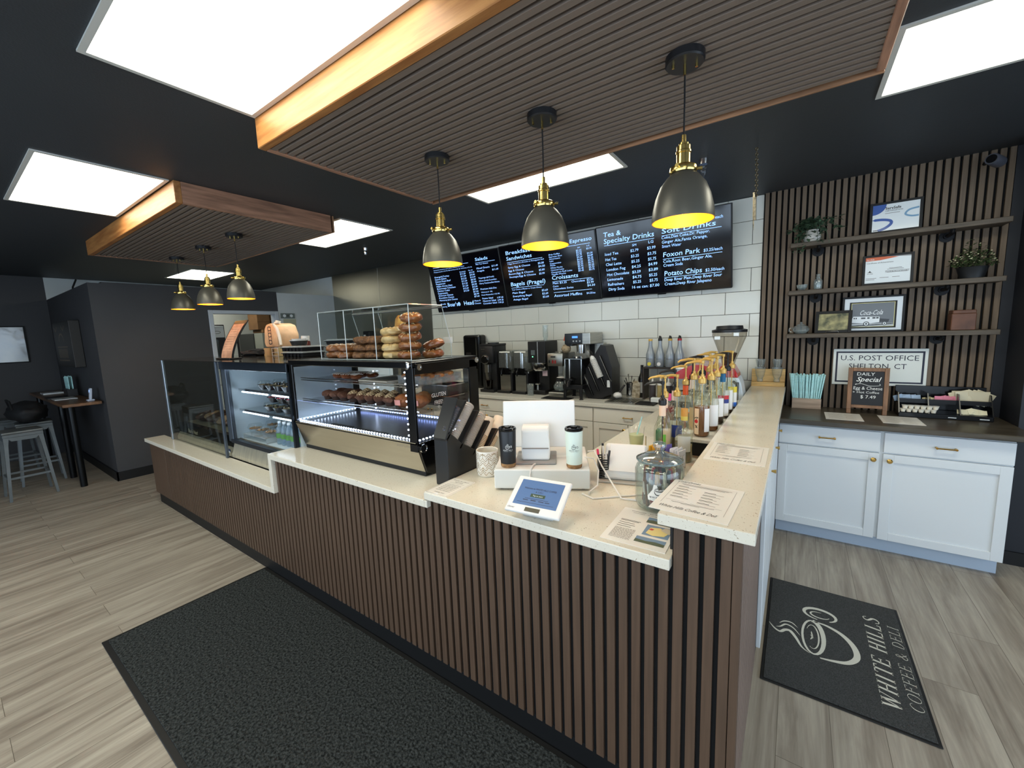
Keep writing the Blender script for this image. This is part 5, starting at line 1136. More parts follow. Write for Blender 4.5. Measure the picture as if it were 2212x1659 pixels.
def flyer(b, P):
    b.txt('Guatemala - San Pedro - Mild', .108, .245, .010, P, 0, 'C', fit=.15); b.txt('Chocolate - Nutmeg - Caramel', .108, .232, .008, P, 0, 'C', fit=.13)
    b.rect(.105, .178, .200, .222, P, 3); b.quad([(.105, .198, .0003), (.125, .203, .0003), (.15, .197, .0003), (.18, .204, .0003), (.200, .199, .0003), (.200, .222, .0003), (.105, .222, .0003)], 2, P)
    b.rect(.115, .085, .200, .165, P, 2); b.quad([(.125, .10, .0004), (.15, .09, .0004), (.185, .10, .0004), (.195, .13, .0004), (.16, .155, .0004), (.13, .145, .0004)], 4, P); b.quad([(.128, .128, .0006), (.14, .126, .0006), (.145, .137, .0006), (.133, .14, .0006)], 5, P); b.quad([(.165, .14, .0005), (.198, .12, .0005), (.198, .16, .0005), (.175, .162, .0005)], 6, P)
    b.rect(.105, .030, .200, .070, P, 3); b.quad([(.105, .050, .0003), (.14, .046, .0003), (.17, .052, .0003), (.200, .047, .0003), (.200, .070, .0003), (.105, .070, .0003)], 2, P)
    for k, (y, l) in enumerate(((.165, .07), (.158, .065), (.142, .055), (.127, .06), (.112, .05))): b.rect(.02, y, .02+l, y+.003, P, 0)
    rnd = random.Random(2)
    for k in range(15):
        x = .02; y = .098-k*.0052
        while x < .09: l = rnd.uniform(.003, .012); b.rect(x, y, min(x+l, .092), y+.0022, P, 1); x += l+.002
lined('coffee_flyer', 'laminated coffee flyer with two landscape photos and a small map beside the bar', 'flyer', (-.517, 1.216, TZ), (1, .02, 0), (-.02, 1, 0), .212, .268, flyer)
def drinks(title):
    def f(b, P):
        b.txt(title, .012, .262, .022, P, 0, shear=.35, fit=.075)
        b.ribbon([(.018, .26), (.018, .06)], .0009, P, 1); b.ribbon([(.09, .262), (.202, .262), (.202, .045)], .0009, P, 1)
        for k in range(3): b.rect(.03+.005*k, .250-k*.006, .19-.01*k, .252-k*.006, P, 1)
        for k in range(5):
            b.rect(.028, .222-k*.024, .062+.004*(k % 3), .225-k*.024, P, 0); b.rect(.028, .215-k*.024, .085-.006*(k % 2), .2168-k*.024, P, 1)
            b.rect(.115, .205-k*.024, .15+.004*(k % 2), .208-k*.024, P, 0); b.rect(.115, .198-k*.024, .175-.006*(k % 3), .1998-k*.024, P, 1)
        b.rect(.025, .092, .08, .0928, P, 1); b.rect(.10, .088, .19, .0888, P, 1); b.rect(.045, .080, .17, .082, P, 0); b.rect(.075, .073, .13, .0748, P, 1)
        b.txt('White Hills Coffee & Deli', .018, .030, .026, P, 0, shear=.35, fit=.165)
    return f
lined('drinks_menu', 'laminated cold drinks menu at the near end of the bar top, overhanging the till side', 'menu', (-.357, 1.222, 1.095), (1, -.055, 0), (.055, 1, 0), .222, .283, drinks('Cold Drinks'))
lined('drinks_menu', 'laminated winter drinks menu farther along the bar top', 'menu', (-.302, 1.80, 1.095), (1, 0, 0), (0, 1, 0), .222, .286, drinks('Winter Drinks'))

# ---- candy jar
t = thing('glass_jar', 'big clear glass cookie jar with a knobbed lid and shop sticker on the till countertop', 'jar', (-.412, 1.552, TZ)); t.scale = (1.14, 1.14, 1.15)
M['jarglass'] = glassm('jar_glass', (244, 249, 247), .015, 1.3, 1.5, opac=.05, ocol=(200, 210, 210))
b = B(); b.lathe([(0, .003), (.062, .003), (.074, .012), (.079, .03), (.079, .135), (.073, .150), (.064, .158), (.066, .164)], n=48).lathe([(0, .010), (.060, .010), (.071, .018), (.075, .033), (.075, .134), (.068, .148), (.060, .157)], n=48); b.build('vessel', M['jarglass'], t, recalc=False)
b = B(); b.lathe([(0, .165), (.070, .163), (.074, .168), (.070, .174), (.045, .184), (.018, .190), (.013, .196), (.016, .204), (.022, .212), (.021, .222), (.010, .227), (0, .227)], n=48); b.build('lid', glassm('lid_glass', (236, 242, 242), .03, 2.2, 1.5, opac=.13, ocol=(190, 200, 202)), t, recalc=False)
rj = bpy.data.materials.new('lid_rim_glass')
b = B(); b.torus((0, 0, .168), .0725, .0035, n=48, k=10); b.build('lid_rim', glassm('greenish_rim', (200, 214, 212), .02, 1.8, opac=.4, ocol=(150, 166, 168)), t, recalc=False)
# sticker wrapped on the jar facing the viewer
b = B(); th0 = math.atan2(-1.548, .432)+.0
sil = [(-.036, .0), (.030, -.004), (.038, .012), (.02, .018), (.022, .034), (.010, .040), (-.004, .036), (-.008, .052), (-.018, .054), (-.022, .036), (-.026, .018), (-.038, .014)]
b.raw([(x, y, 0) for x, y in sil], [tuple(range(len(sil)))], None, 0); bmesh.ops.triangulate(b.bm, faces=b.bm.faces)
bmesh.ops.subdivide_edges(b.bm, edges=b.bm.edges, cuts=3, use_grid_fill=True)
lg = len(b.bm.verts); logo(b, T(-.032, .001), .062, mi=1, bold=1.2)
b.bm.verts.ensure_lookup_table()
for i, v in enumerate(b.bm.verts):
    a = th0+v.co.x/.079; r = .0797 if i < lg else .0801; v.co = Vector((r*math.cos(a), r*math.sin(a), .052+v.co.y))
b.build('shop_sticker', [M['paper'], M['ink']], t, recalc=False)
rnd = random.Random(21)
sw = [('red', (176, 44, 54)), ('brown', (112, 74, 56)), ('dark green', (52, 66, 56)), ('amber', (206, 148, 74)), ('maroon', (122, 34, 44)), ('cream', (222, 206, 184)), ('grey', (96, 94, 96))]
protos = {}
for k in range(22):
    a = 2*PI*k/22+rnd.uniform(-.1, .1); r = .052 if k % 2 else .030
    cn, c = sw[k % 7]
    if cn not in protos:
        o = thing('snack_stick', cn+' wrapped snack stick inside the big glass jar', 'snack', (0, 0, 0), 0, cn+' snack sticks in the jar')
        b = B(); b.tube([(0, 0, .002), (0, 0, .006), (0, 0, .118), (0, 0, .128)], [.006, .0085, .0085, .006], 8, flat=.7); b.build('wrapper', mat('wrap_'+cn.replace(' ', '_'), c, .35, var=.25, vscale=90), o)
        b = B(); b.box(-.0088, -.0062, .045, .0088, .0062, .085, .001); b.build('label', mat('snack_label', (214, 204, 196), .5), o); protos[cn] = o
    else: o = dup(protos[cn], (0, 0, 0))
    o.scale = (1.1, 1.1, 1.12); o.location = (-.412+r*1.1*math.cos(a), 1.552+r*1.1*math.sin(a), TZ+.015); o.rotation_euler = (rnd.uniform(-.12, .12), rnd.uniform(-.12, .12), rnd.uniform(0, PI))
# sugar packets in wire caddy behind the jar
t = thing('packet_caddy', 'wire caddy holding yellow and white sweetener packets behind the glass jar', 'caddy', (-.51, 2.035, TZ))
b = B()
for z_ in (.03, .075): b.tube([(-.085, -.03, z_), (.085, -.03, z_), (.085, .03, z_), (-.085, .03, z_), (-.085, -.03, z_)], .0016, 6)
for x, y in ((-.085, -.03), (.085, -.03), (.085, .03), (-.085, .03)): b.tube([(x, y, 0), (x, y, .075)], .0016, 6)
b.tube([(-.085, -.03, .004), (.085, -.03, .004), (.085, .03, .004), (-.085, .03, .004), (-.085, -.03, .004)], .0016, 6)
b.build('wire_frame', M['steel2'], t)
def pk(n, x0, x1, c, label, grp, h=.088, w=.050, yc=2.035):
    pr = None
    for k in range(n):
        if pr is None:
            b = B(); b.box(-w/2, -.0015, 0, w/2, .0015, h, .0008); pr = tag(b.build('sugar_packet', c), label, 'sugar packet', grp); o = pr
        else: o = pr.copy(); COL.objects.link(o)
        o.location = (x0+(x1-x0)*k/max(1, n-1), yc+.004*(k % 2), TZ+.012+.003*(k % 3)); o.rotation_euler = (rnd.uniform(-.1, .1), rnd.uniform(-.12, .12), 1.25+rnd.uniform(-.15, .15))
pk(12, -.585, -.525, mat('yellow_packet', (232, 180, 60), .5), 'yellow sweetener packet in the wire caddy', 'yellow packets in the caddy')
pk(7, -.480, -.435, mat('white_packet', (230, 230, 236), .5), 'white sugar packet in the wire caddy', 'white packets in the caddy')
pk(3, -.508, -.492, mat('violet_packet', (104, 92, 160), .5), 'violet tea packet in the wire caddy', 'violet packets in the caddy', .098)
# lemonade cup
t = thing('lemonade_cup', 'clear plastic cup of pale green lemonade with a straw behind the printer', 'cup', (-.70, 2.165, TZ))
B().lathe([(0, .002), (.030, .002), (.044, .155), (.046, .158), (.045, .16)], n=28).build('cup', M['glass'], t, recalc=False)
B().lathe([(0, .004), (.029, .004), (.0395, .115), (0, .115)], n=28).build('lemonade', mat('pale_lemonade', (206, 212, 160), .2, trans=.15), t)
B().tube([(-.02, 0, .02), (.03, .0, .215)], .0035, 8).build('straw', M['straw'], t)
tag(B().tube([(0, 0, 0), (0, 0, .15)], .002, 6).lathe([(0, 0), (.03, 0), (.03, .004), (0, .004)], n=20).build('receipt_spike', M['brassp'], loc=(-.605, 2.02, TZ)), 'thin brass receipt spike standing behind the printer', 'spike')
tag(B().box(-.06, -.05, 0, .06, .05, .03, .006).build('card_reader', M['blackgloss'], loc=(-.70, 3.05, TZ)), 'small black box on the inner counter behind the lemonade', 'box')
b = B(); b.tube([(0, 0, .006), (.06, .02, .05), (.10, .0, .006), (.05, -.05, .006), (0, 0, .02), (.02, .03, .04)], .005, 8); b.blob((.04, -.01, .02), .025, .02, .02, .2, seed=3)
tag(b.build('coiled_cord', M['black'], loc=(-.66, 2.42, TZ)), 'coiled black cord on the inner counter behind the lemonade', 'cord')
tag(B().lathe([(0, 0), (.033, 0), (.033, .115), (.026, .125), (0, .125)], n=24).build('drink_can', mat('green_can', (26, 120, 72), .25, .5), loc=(-.60, 2.30, TZ)), 'green drinks can beside the pump bottles', 'can')

# ---- syrup bottles
M['gpump'] = mat('gold_pump_plastic', (206, 168, 92), .3, .3)
M['bglass'] = glassm('bottle_glass', (248, 250, 244), .02, 1.3, 1.45, opac=.05, ocol=(214, 216, 200))
tz2 = 1.055
tag(B().box(-.52, 2.26, tz2-.02, -.335, 3.62, tz2, .003).build('bottle_shelf', M['laminate']), 'narrow pale shelf beside the bar holding a row of syrup bottles', 'shelf')
tag(B().box(-.50, 2.29, TZ+.001, -.34, 3.6, tz2-.021).build('shelf_box', M['black']), 'black box under the narrow bottle shelf', 'box')
def syrup(x, y, z, label, liq, pump, lab, lab2=None, level=.6, h=.29, cap=None, neckc=None, rz=0, grp='syrup bottles beside the bar'):
    t = thing('syrup_bottle', label, 'bottle', (x, y, z), rz, grp); r = .0415
    B().lathe([(0, .001), (r*.85, .001), (r, .010), (r, h*.56), (r*.93, h*.62), (.022, h*.74), (.0155, h*.80), (.0145, h)], n=28).build('glass_body', M['bglass'], t, recalc=False)
    if liq:
        hh = h*.56*level; B().lathe([(0, .004), (r*.82, .004), (r-.003, .012), (r-.003, hh), (0, hh)], n=24).build('syrup', liq, t)
    for (c, a0, a1, z0, z1) in (lab or []):
        B().lathe([(r+.0006, z0), (r+.0006, z1)], n=10, a0=a0, a1=a1).build('label', mat('lab_%d_%d_%d' % c, c, .5), t, recalc=False)
    if neckc: B().lathe([(.0165, h*.80), (.0165, h*.98)], n=18).build('neck_label', mat('lab_%d_%d_%d' % neckc, neckc, .45), t, recalc=False)
    if pump:
        b = B(); b.lathe([(.0165, h-.004), (.020, h), (.020, h+.022), (.012, h+.03), (.009, h+.034), (.009, h+.045), (.0045, h+.045), (.0045, h+.10), (.009, h+.103), (.010, h+.118), (0, h+.118)], n=16)
        b.tube([(0, 0, h+.112), (-.03, -.003, h+.114), (-.075, -.008, h+.104), (-.088, -.01, h+.094)], [.008, .0075, .006, .0045], 8)
        b.tube([(0, 0, h-.01), (0, 0, .02)], .003, 6)
        b.build('pump', M['gpump'] if pump == 'g' else M['blackplastic'], t)
    if cap: B().lathe([(.016, h-.035), (.017, h-.03), (.017, h+.006), (0, h+.006)], n=16).build('cap', mat('cap_%d_%d_%d' % cap, cap, .4), t)
    return t
W_ = (232, 230, 228)
cam_a = lambda x, y: math.atan2(-y, -x)
def lab_at(x, y, c, off, wdt, z0, z1): a = cam_a(x, y); return (c, a+off-wdt/2, a+off+wdt/2, z0, z1)
amber = mat('amber_syrup', (164, 96, 34), .15, trans=.5); clearsy = mat('clear_syrup', (216, 206, 176), .1, trans=.8); darksy = mat('dark_syrup', (62, 34, 26), .15); redsy = mat('red_syrup', (140, 22, 36), .15)
x, y = -.405, 2.345
fbt = syrup(x, y, tz2, 'amber syrup bottle with a cherry label and gold pump, foremost on the narrow shelf', amber, 'g', [lab_at(x, y, (236, 206, 170), -.62, .62, .015, .155), lab_at(x, y, W_, .72, .75, .03, .155)], level=1.0, neckc=None)
th = cam_a(x, y)-.62; fb = fbt; P = onplane((.0425*math.cos(th), .0425*math.sin(th), .085), (-math.sin(th), math.cos(th), 0), (0, 0, 1))
b = B(); b.lathe([(0, 0), (.010, 0)], n=18, M=P @ T(0, 0, .001)); b.ribbon([(0, .008), (.004, .018), (.012, .024)], .002, P @ T(0, 0, .001), 1); b.ribbon(spline([(-.010, .016), (0, .022), (.012, .02)]), .004, P @ T(0, 0, .001), 1); b.ribbon([(-.006, -.02), (.006, -.035)], .005, P @ T(0, 0, .001), 1); b.ribbon([(.006, -.02), (-.004, -.036)], .003, P @ T(0, 0, .001), 1)
b.build('fruit_print', [mat('cherry_red', (196, 40, 44), .4), mat('leaf_green_dark', (50, 56, 36), .5)], fb, recalc=False)
x, y = -.385, 2.50
syrup(x, y, tz2, 'white labelled amber syrup bottle directly behind the foremost one on the shelf', amber, 'g', [lab_at(x, y, W_, .5, 1.3, .03, .15)], level=.35)
x, y = -.382, 2.68
syrup(x, y, tz2, 'white labelled dark syrup bottle with a gold pump, third on the narrow shelf', darksy, 'g', [lab_at(x, y, W_, .3, 1.6, .05, .16)], level=.3)
x, y = -.376, 2.87
syrup(x, y, tz2, 'syrup bottle with a red and blue label and a blue neck band on the shelf', darksy, 'g', [lab_at(x, y, W_, .2, 1.7, .02, .10), lab_at(x, y, (40, 56, 130), .2, 1.7, .10, .125), lab_at(x, y, (196, 44, 52), .2, 1.7, .125, .15)], level=.3, neckc=(26, 96, 140))
x, y = -.372, 3.04
syrup(x, y, tz2, 'white labelled syrup bottle with a black pump near the far end of the shelf', darksy, 'b', [lab_at(x, y, W_, .2, 1.5, .03, .16)], level=.3)
x, y = -.366, 3.22
syrup(x, y, tz2, 'syrup bottle with a yellow, white and blue label, farthest on the shelf', darksy, 'g', [lab_at(x, y, (228, 204, 60), .2, 1.5, .12, .16), lab_at(x, y, W_, .2, 1.5, .05, .12), lab_at(x, y, (50, 110, 210), .2, 1.5, .02, .05)], level=.3)
# second row
x, y = -.475, 2.50
syrup(x, y, tz2, 'clear syrup bottle with a brown side label behind the gold topped bottles', clearsy, 'g', [lab_at(x, y, (206, 180, 130), .1, 1.3, .0, .13)], level=.5)
x, y = -.47, 2.72
syrup(x, y, tz2, 'clear syrup bottle with a black pump in the second row of the shelf', clearsy, 'b', [lab_at(x, y, W_, 0, 1.2, .02, .14)], level=.5, neckc=(236, 204, 176))
x, y = -.465, 2.94
syrup(x, y, tz2, 'clear syrup bottle with a gold pump in the second row, middle of the shelf', clearsy, 'g', [lab_at(x, y, W_, 0, 1.2, .02, .14)], level=.5)
x, y = -.46, 3.16
syrup(x, y, tz2, 'clear syrup bottle with a gold pump in the second row, far end of the shelf', clearsy, 'g', [lab_at(x, y, W_, 0, 1.2, .02, .14)], level=.4)
# on the inner counter
x, y = -.552, 2.125
syrup(x, y, TZ, 'clear syrup bottle with a black pump and green label, foremost on the inner counter', clearsy, 'b', [lab_at(x, y, (110, 180, 60), .25, .35, .03, .15)], level=.2, neckc=(236, 204, 176), h=.30)
x, y = -.455, 2.17
syrup(x, y, TZ, 'short capped clear bottle with a gold neck wrap beside the green labelled bottle', clearsy, None, [lab_at(x, y, (206, 204, 190), 0, 1.6, .06, .14)], level=.6, cap=(200, 140, 60), neckc=(206, 180, 80), h=.27)
x, y = -.585, 2.30
syrup(x, y, TZ, 'clear syrup bottle with a gold pump and cream label beside the green can', clearsy, 'g', [lab_at(x, y, (236, 210, 180), .2, 1.2, .03, .14)], level=.5, neckc=(236, 204, 176), h=.31)
x, y = -.535, 2.36
syrup(x, y, TZ, 'clear syrup bottle with a gold pump and blue label on the inner counter', clearsy, 'g', [lab_at(x, y, (40, 60, 130), 0, 1.4, .08, .15)], level=.5, h=.31)
x, y = -.585, 2.52
syrup(x, y, TZ, 'clear syrup bottle with a black pump and cream neck tag on the inner counter', clearsy, 'b', [lab_at(x, y, W_, 0, 1.2, .02, .14)], level=.6, neckc=(236, 204, 190), h=.32)
x, y = -.562, 2.70
syrup(x, y, TZ, 'clear syrup bottle with an orange label and gold pump on the inner counter', clearsy, 'g', [lab_at(x, y, (226, 120, 50), .2, .8, .05, .16)], level=.5, neckc=(226, 92, 40), h=.33)
x, y = -.565, 2.92
syrup(x, y, TZ, 'clear syrup bottle with a black pump at the far side of the inner counter', clearsy, 'b', [lab_at(x, y, W_, 0, 1.2, .02, .14)], level=.5, neckc=(236, 214, 200), h=.34)
x, y = -.56, 3.14
syrup(x, y, TZ, 'clear syrup bottle with a gold pump, farthest on the inner counter', clearsy, 'g', [lab_at(x, y, W_, 0, 1.2, .02, .14)], level=.5, h=.34)
x, y = -.505, 2.20
t = syrup(x, y, TZ, 'bottle with a black and white facts label between the pump bottles and the shelf', darksy, None, [lab_at(x, y, (60, 66, 84), .1, 1.0, .04, .16)], level=.1, cap=(240, 60, 140), h=.24) if False else None
syrup(-.645, 2.62, TZ, 'slim red cherry syrup bottle with a pink cap behind the can', redsy, None, None, level=1.3, cap=(236, 70, 140), h=.27)

# ================================================================ CUP ORGANISER BY THE PASTRY CASE
t = thing('cup_organiser', 'large black angled organiser of stacked cups between the pastry case and the ceramic pot', 'cup organiser', (-1.345, 1.36, .918), PI/2)
# local x = away from the front, local z = up, local y = depth behind the cup side
satin = mat('satin_black_plastic', (30, 31, 33), .32)
B().prism([(0, 0), (0, .256), (.03, .262), (.10, .190), (.20, .132), (.30, .112), (.40, .055), (.41, 0)], .0, .087, 'y', bev=.004).build('body', satin, t)
walls = [((0.0, .262), (.085, .425)), ((.013, .250), (.150, .400)), ((.103, .188), (.243, .330)), ((.198, .130), (.331, .258)), ((.297, .105), (.402, .200))]
for k, (p, q) in enumerate(walls):
    dx, dz = q[0]-p[0], q[1]-p[1]; L_ = math.hypot(dx, dz); ax = math.atan2(dx, dz)
    B().box(-.008 if k else -.002, .0, -.03, .008, .087, L_, .004, M=T(p[0]+.006, 0, p[1], 0, ax, 0)).build('divider', satin, t)
cupw = mat('cream_paper_cup', (236, 218, 196), .5); kr = mat('kraft_sleeve', (176, 140, 96), .7)
def cstack(p, q, r, mi, mname, step=.011):
    dx, dz = q[0]-p[0], q[1]-p[1]; L_ = math.hypot(dx, dz); ax = math.atan2(dx, dz)
    M2 = T(p[0], r+.001, p[1], 0, ax, 0); b = B(); n = int(L_/step)
    for k in range(n): b.lathe([(r*.86, k*step), (r*.97, k*step+step*.55), (r, k*step+step*.6), (r, k*step+step*.9), (r*.95, k*step+step)], n=22, M=M2)
    b.lathe([(r*.95, n*step), (r*.93, n*step+.004), (0, n*step+.004)], n=22, M=M2)
    b.build(mname, mi, t); return M2
lidm = glassm('clear_lids', (236, 232, 226), .06, 1.6, opac=.5, ocol=(224, 212, 200))
cstack((.028, .262), (.105, .372), .026, glassm('dark_lids', (120, 120, 130), .06, 1.6, opac=.35, ocol=(110, 110, 120)), 'lid_stack')
cstack((.068, .222), (.205, .365), .031, lidm, 'lid_stack')
cstack((.160, .155), (.302, .302), .031, lidm, 'lid_stack')
for (p, q, r) in (((.258, .11), (.372, .262), .034), ((.345, .09), (.475, .245), .034)):
    dx, dz = q[0]-p[0], q[1]-p[1]; L_ = math.hypot(dx, dz); ax = math.atan2(dx, dz); M2 = T(p[0], r+.002, p[1], 0, ax, 0)
    B().lathe([(r*.72, .0), (r*.96, L_*.7), (r, L_), (r*.85, L_+.003), (0, L_+.003)], n=28, M=M2).build('paper_cup_stack', cupw, t)
    b = B()
    for k in range(9): b.lathe([(r*(.75+.02*k), .02+.008*k), (r*(.785+.02*k), .021+.008*k), (r*(.785+.02*k), .023+.008*k)], n=28, M=M2)
    b.build('cup_rims', kr, t)

# ================================================================ PASTRY CASE
X0, X1, Y0, Y1, ZB, ZT = -2.75, -1.55, 1.36, 1.86, .918, 1.52
CX, CYY = (X0+X1)/2, (Y0+Y1)/2
pcase = t = thing('pastry_case', 'black framed glass pastry display case with a brushed steel lower front', 'display case', (CX, CYY, ZB))
Q = Matrix.Translation((-CX, -CYY, -ZB))
B().box(X0+.02, Y0+.05, ZB, X1-.01, Y1, ZB+.04, .003, M=Q).build('plinth', M['black'], t)
lowside = [(Y0+.005, 1.10), (Y0+.055, ZB+.02), (Y0+.10, ZB), (Y1, ZB), (Y1, 1.10)]
B().prism(lowside, X1-.02, X1, 'x', M=Q, bev=.002).build('lower_side_panel', M['blackgloss'], t)
B().prism(lowside, X0, X0+.02, 'x', M=Q, bev=.002).build('lower_side_panel', M['blackgloss'], t)
B().prism([(Y0-.004, 1.108), (Y0+.052, ZB+.018), (Y0+.062, ZB+.022), (Y0+.008, 1.112)], X0+.012, X1-.012, 'x', M=Q, bev=.001).build('steel_front', mat('brushed_case_steel', (186, 180, 166), .27, 1.0, var=.03, vscale=3, stretch=(1, 14, 14), bump=.03, bscale=3), t)
P = onplane((X1-.16, Y0+.002, 1.075), (1, 0, 0), (0, .5, .87)); B().txt('marchia', 0, 0, .03, Q @ P, fit=.11, z=.004).build('case_lettering', mat('etched_grey', (120, 112, 100), .5), t, recalc=False)
B().box(X0+.02, Y0+.02, 1.085, X1-.02, Y1, 1.10, M=Q).build('deck', mat('dark_steel_deck', (70, 76, 84), .3, .8), t)
b = B()
b.box(X0, Y0-.005, 1.487, X1, Y0+.02, ZT, .003, M=Q); b.box(X0, Y0-.003, 1.10, X0+.035, Y0+.012, 1.49, .002, M=Q); b.box(X1-.055, Y0-.003, 1.06, X1, Y0+.012, 1.50, .002, M=Q)
b.box(X0, Y0+.02, 1.508, X1, Y1, ZT, .003, M=Q); b.box(X0, Y0-.003, 1.098, X1, Y0+.008, 1.112, .001, M=Q)
b.box(X1-.012, Y0+.01, 1.455, X1, Y1, 1.51, .002, M=Q); b.box(X1-.012, Y1-.075, 1.06, X1, Y1, 1.50, .002, M=Q); b.box(X1-.012, Y0+.01, 1.07, X1, Y1, 1.105, .002, M=Q)
b.box(X0, Y0+.01, 1.47, X0+.012, Y1, 1.51, .002, M=Q); b.box(X0, Y1-.04, 1.10, X0+.02, Y1, 1.50, M=Q)
b.box(X0, Y1-.012, 1.44, X1, Y1, 1.51, M=Q)
b.build('frame', M['blackgloss'], t)
b = B(); b.box(X0+.035, Y0+.0, 1.11, X1-.055, Y0+.005, 1.488, M=Q); b.build('front_glass', M['glass'], t)
b = B(); b.box(X1-.008, Y0+.012, 1.105, X1-.003, Y1-.075, 1.456, M=Q); b.build('side_glass', M['glass'], t)
b = B(); b.box(X0+.004, Y0+.012, 1.105, X0+.008, Y1-.04, 1.47, M=Q); b.build('side_glass', M['glass'], t)
b = B(); b.box(X0+.02, Y1-.02, 1.11, CX+.03, Y1-.016, 1.44, M=Q).box(CX-.03, Y1-.012, 1.11, X1-.02, Y1-.008, 1.44, M=Q); b.build('rear_sliding_glass', M['glass'], t)
b = B(); b.box(CX-.0, Y1-.024, 1.11, CX+.05, Y1-.006, 1.44, M=Q).box(X0+.02, Y1-.02, 1.10, X1-.02, Y1-.008, 1.125, M=Q).box(X1-.10, Y1-.02, 1.11, X1-.06, Y1-.008, 1.44, M=Q); b.build('rear_door_frame', M['steel'], t)
for (x, y, z) in ((X1-.028, Y0-.004, 1.502),): 
    B().lathe([(0, 0), (.017, 0), (.019, .004), (.019, .010), (.010, .013), (0, .011)], n=28, M=Q @ T(x, y, z, PI/2, 0, 0)).build('corner_bolt', M['steel2'], t)
for (y, z, r) in ((Y0+.035, 1.492, .016), (Y1-.02, 1.495, .016), (Y0+.035, 1.075, .024)):
    B().lathe([(r*.65, .008), (r*.7, .012), (r, .012), (r, .001), (0, .001)], n=28, M=Q @ T(X1, y, z, 0, PI/2, 0)).lathe([(0, .009), (r*.65, .009)], n=24, M=Q @ T(X1, y, z, 0, PI/2, 0)).build('corner_bolt', M['steel2'], t)
b = B()
for k in range(14): b.box(X1-.001, Y0+.11, .945+k*.009, X1+.001, Y0+.17, .949+k*.009, M=Q)
b.build('vent', M['black'], t)
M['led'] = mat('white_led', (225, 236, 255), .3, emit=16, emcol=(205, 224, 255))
M['ledb'] = mat('blue_led', (190, 205, 255), .3, emit=10, emcol=(150, 175, 255))
def ledstrip(p0, p1, m_, nm='led_or_reflection_strip', step=.024):
    p0, p1 = Vector(p0), Vector(p1); n = int((p1-p0).length/step); b = B()
    for k in range(n):
        p = p0+(p1-p0)*(k+.5)/n; b.box(p.x-.0035, p.y-.0035, p.z-.0035, p.x+.0035, p.y+.0035, p.z+.0035, M=Q)
    b.build(nm, m_, t)
ledstrip((X0+.04, Y0+.014, 1.118), (X1-.06, Y0+.014, 1.118), M['led']); ledstrip((X0+.018, Y0+.02, 1.118), (X0+.018, Y1-.04, 1.118), M['led'])
ledstrip((X0+.05, Y1-.03, 1.118), (X1-.05, Y1-.03, 1.118), M['ledb']); ledstrip((X1-.018, Y0+.02, 1.115), (X1-.018, Y1-.09, 1.115), M['led'])
ledstrip((X1-.085, Y0+.022, 1.12), (X1-.085, Y0+.022, 1.48), M['led'], step=.028); ledstrip((-2.50, Y1-.035, 1.12), (-2.50, Y1-.035, 1.42), M['led'], step=.028)  # rear upright is added: glowing dots in place of the front strip's reflection
for z in (1.245, 1.385):
    s_ = B().box(X0+.02, Y0+.06, z, X1-.02, Y1-.05, z+.004, M=Q).build('glass_shelf', M['acry'], t)
    b = B(); b.tube([Q @ Vector((X0+.03, Y0+.055, z+.012)), Q @ Vector((X1-.03, Y0+.055, z+.012))], .003, 6); b.tube([Q @ Vector((X0+.03, Y0+.055, z-.002)), Q @ Vector((X1-.03, Y0+.055, z-.002))], .003, 6)
    b.build('shelf_rail', M['steel2'], s_)
B().box(X0+.30, Y0+.06, 1.101, X0+.52, Y0+.10, 1.104, M=Q).box(X0+.60, Y0+.05, 1.101, X0+.86, Y0+.09, 1.104, M=Q).build('deck_slot', M['black'], t)
# ---- things in the pastry case
rnd = random.Random(33)
M['danish'] = mat('glazed_danish', (136, 74, 40), .4, var=.4, vscale=30, bump=.3, bscale=40, coat=.3)
M['icing'] = mat('white_icing', (232, 222, 206), .4)
M['muffin'] = mat('dark_muffin_top', (98, 62, 44), .7, var=.4, vscale=25, bump=.8, bscale=50)
M['crumb'] = mat('crumb_topping', (216, 186, 142), .8, var=.3, vscale=60, bump=1, bscale=80)
M['cookie'] = mat('golden_cookie', (190, 118, 58), .7, var=.4, vscale=35, col2=(140, 80, 38), bump=.8, bscale=60)
M['bread'] = mat('browned_loaf', (150, 88, 46), .55, var=.4, vscale=20, bump=.5, bscale=40)
def food(name, label, cat, grp, parts, spots, rzs=None):
    o0 = None
    for k, p in enumerate(spots):
        rz = rnd.uniform(0, 2*PI) if rzs is None else rzs[k % len(rzs)]
        if o0 is None:
            o0 = thing(name, label, cat, p, rz, grp)
            for nm, m_, fn in parts: b = B(); fn(b); b.build(nm, m_, o0, recalc=False)
        else: dup(o0, p, rz)
def trayf(name, label, x0, x1, y0, y1, z, h, m_, rim=.004):
    t = thing(name, label, 'tray', ((x0+x1)/2, (y0+y1)/2, z)); a, c = (x1-x0)/2, (y1-y0)/2
    B().box(-a, -c, 0, a, c, .004).box(-a, -c, .004, -a+rim, c, h).box(a-rim, -c, .004, a, c, h).box(-a+rim, -c, .004, a-rim, -c+rim, h).box(-a+rim, c-rim, .004, a-rim, c, h).build('pan', m_, t)
    return t
zs1, zs2 = 1.2505, 1.3905
ice = lambda b: [b.tube([( -.03+.02*i, -.028, .030), (-.024+.02*i, 0, .038), (-.03+.02*i, .028, .030)], .003, 6) for i in range(4)]
food('iced_danish', 'glazed danish striped with white icing on the upper shelf of the pastry case', 'pastry', 'iced danishes on the upper shelf',
     [('pastry', M['danish'], lambda b: b.blob((0, 0, .018), .045, .038, .019, .12, sub=2, seed=3)), ('icing', M['icing'], ice)], [(-2.44+.095*(i % 3)+.02*(i//3), 1.52+.1*(i//3), zs2) for i in range(6)], [0, .2, -.2])
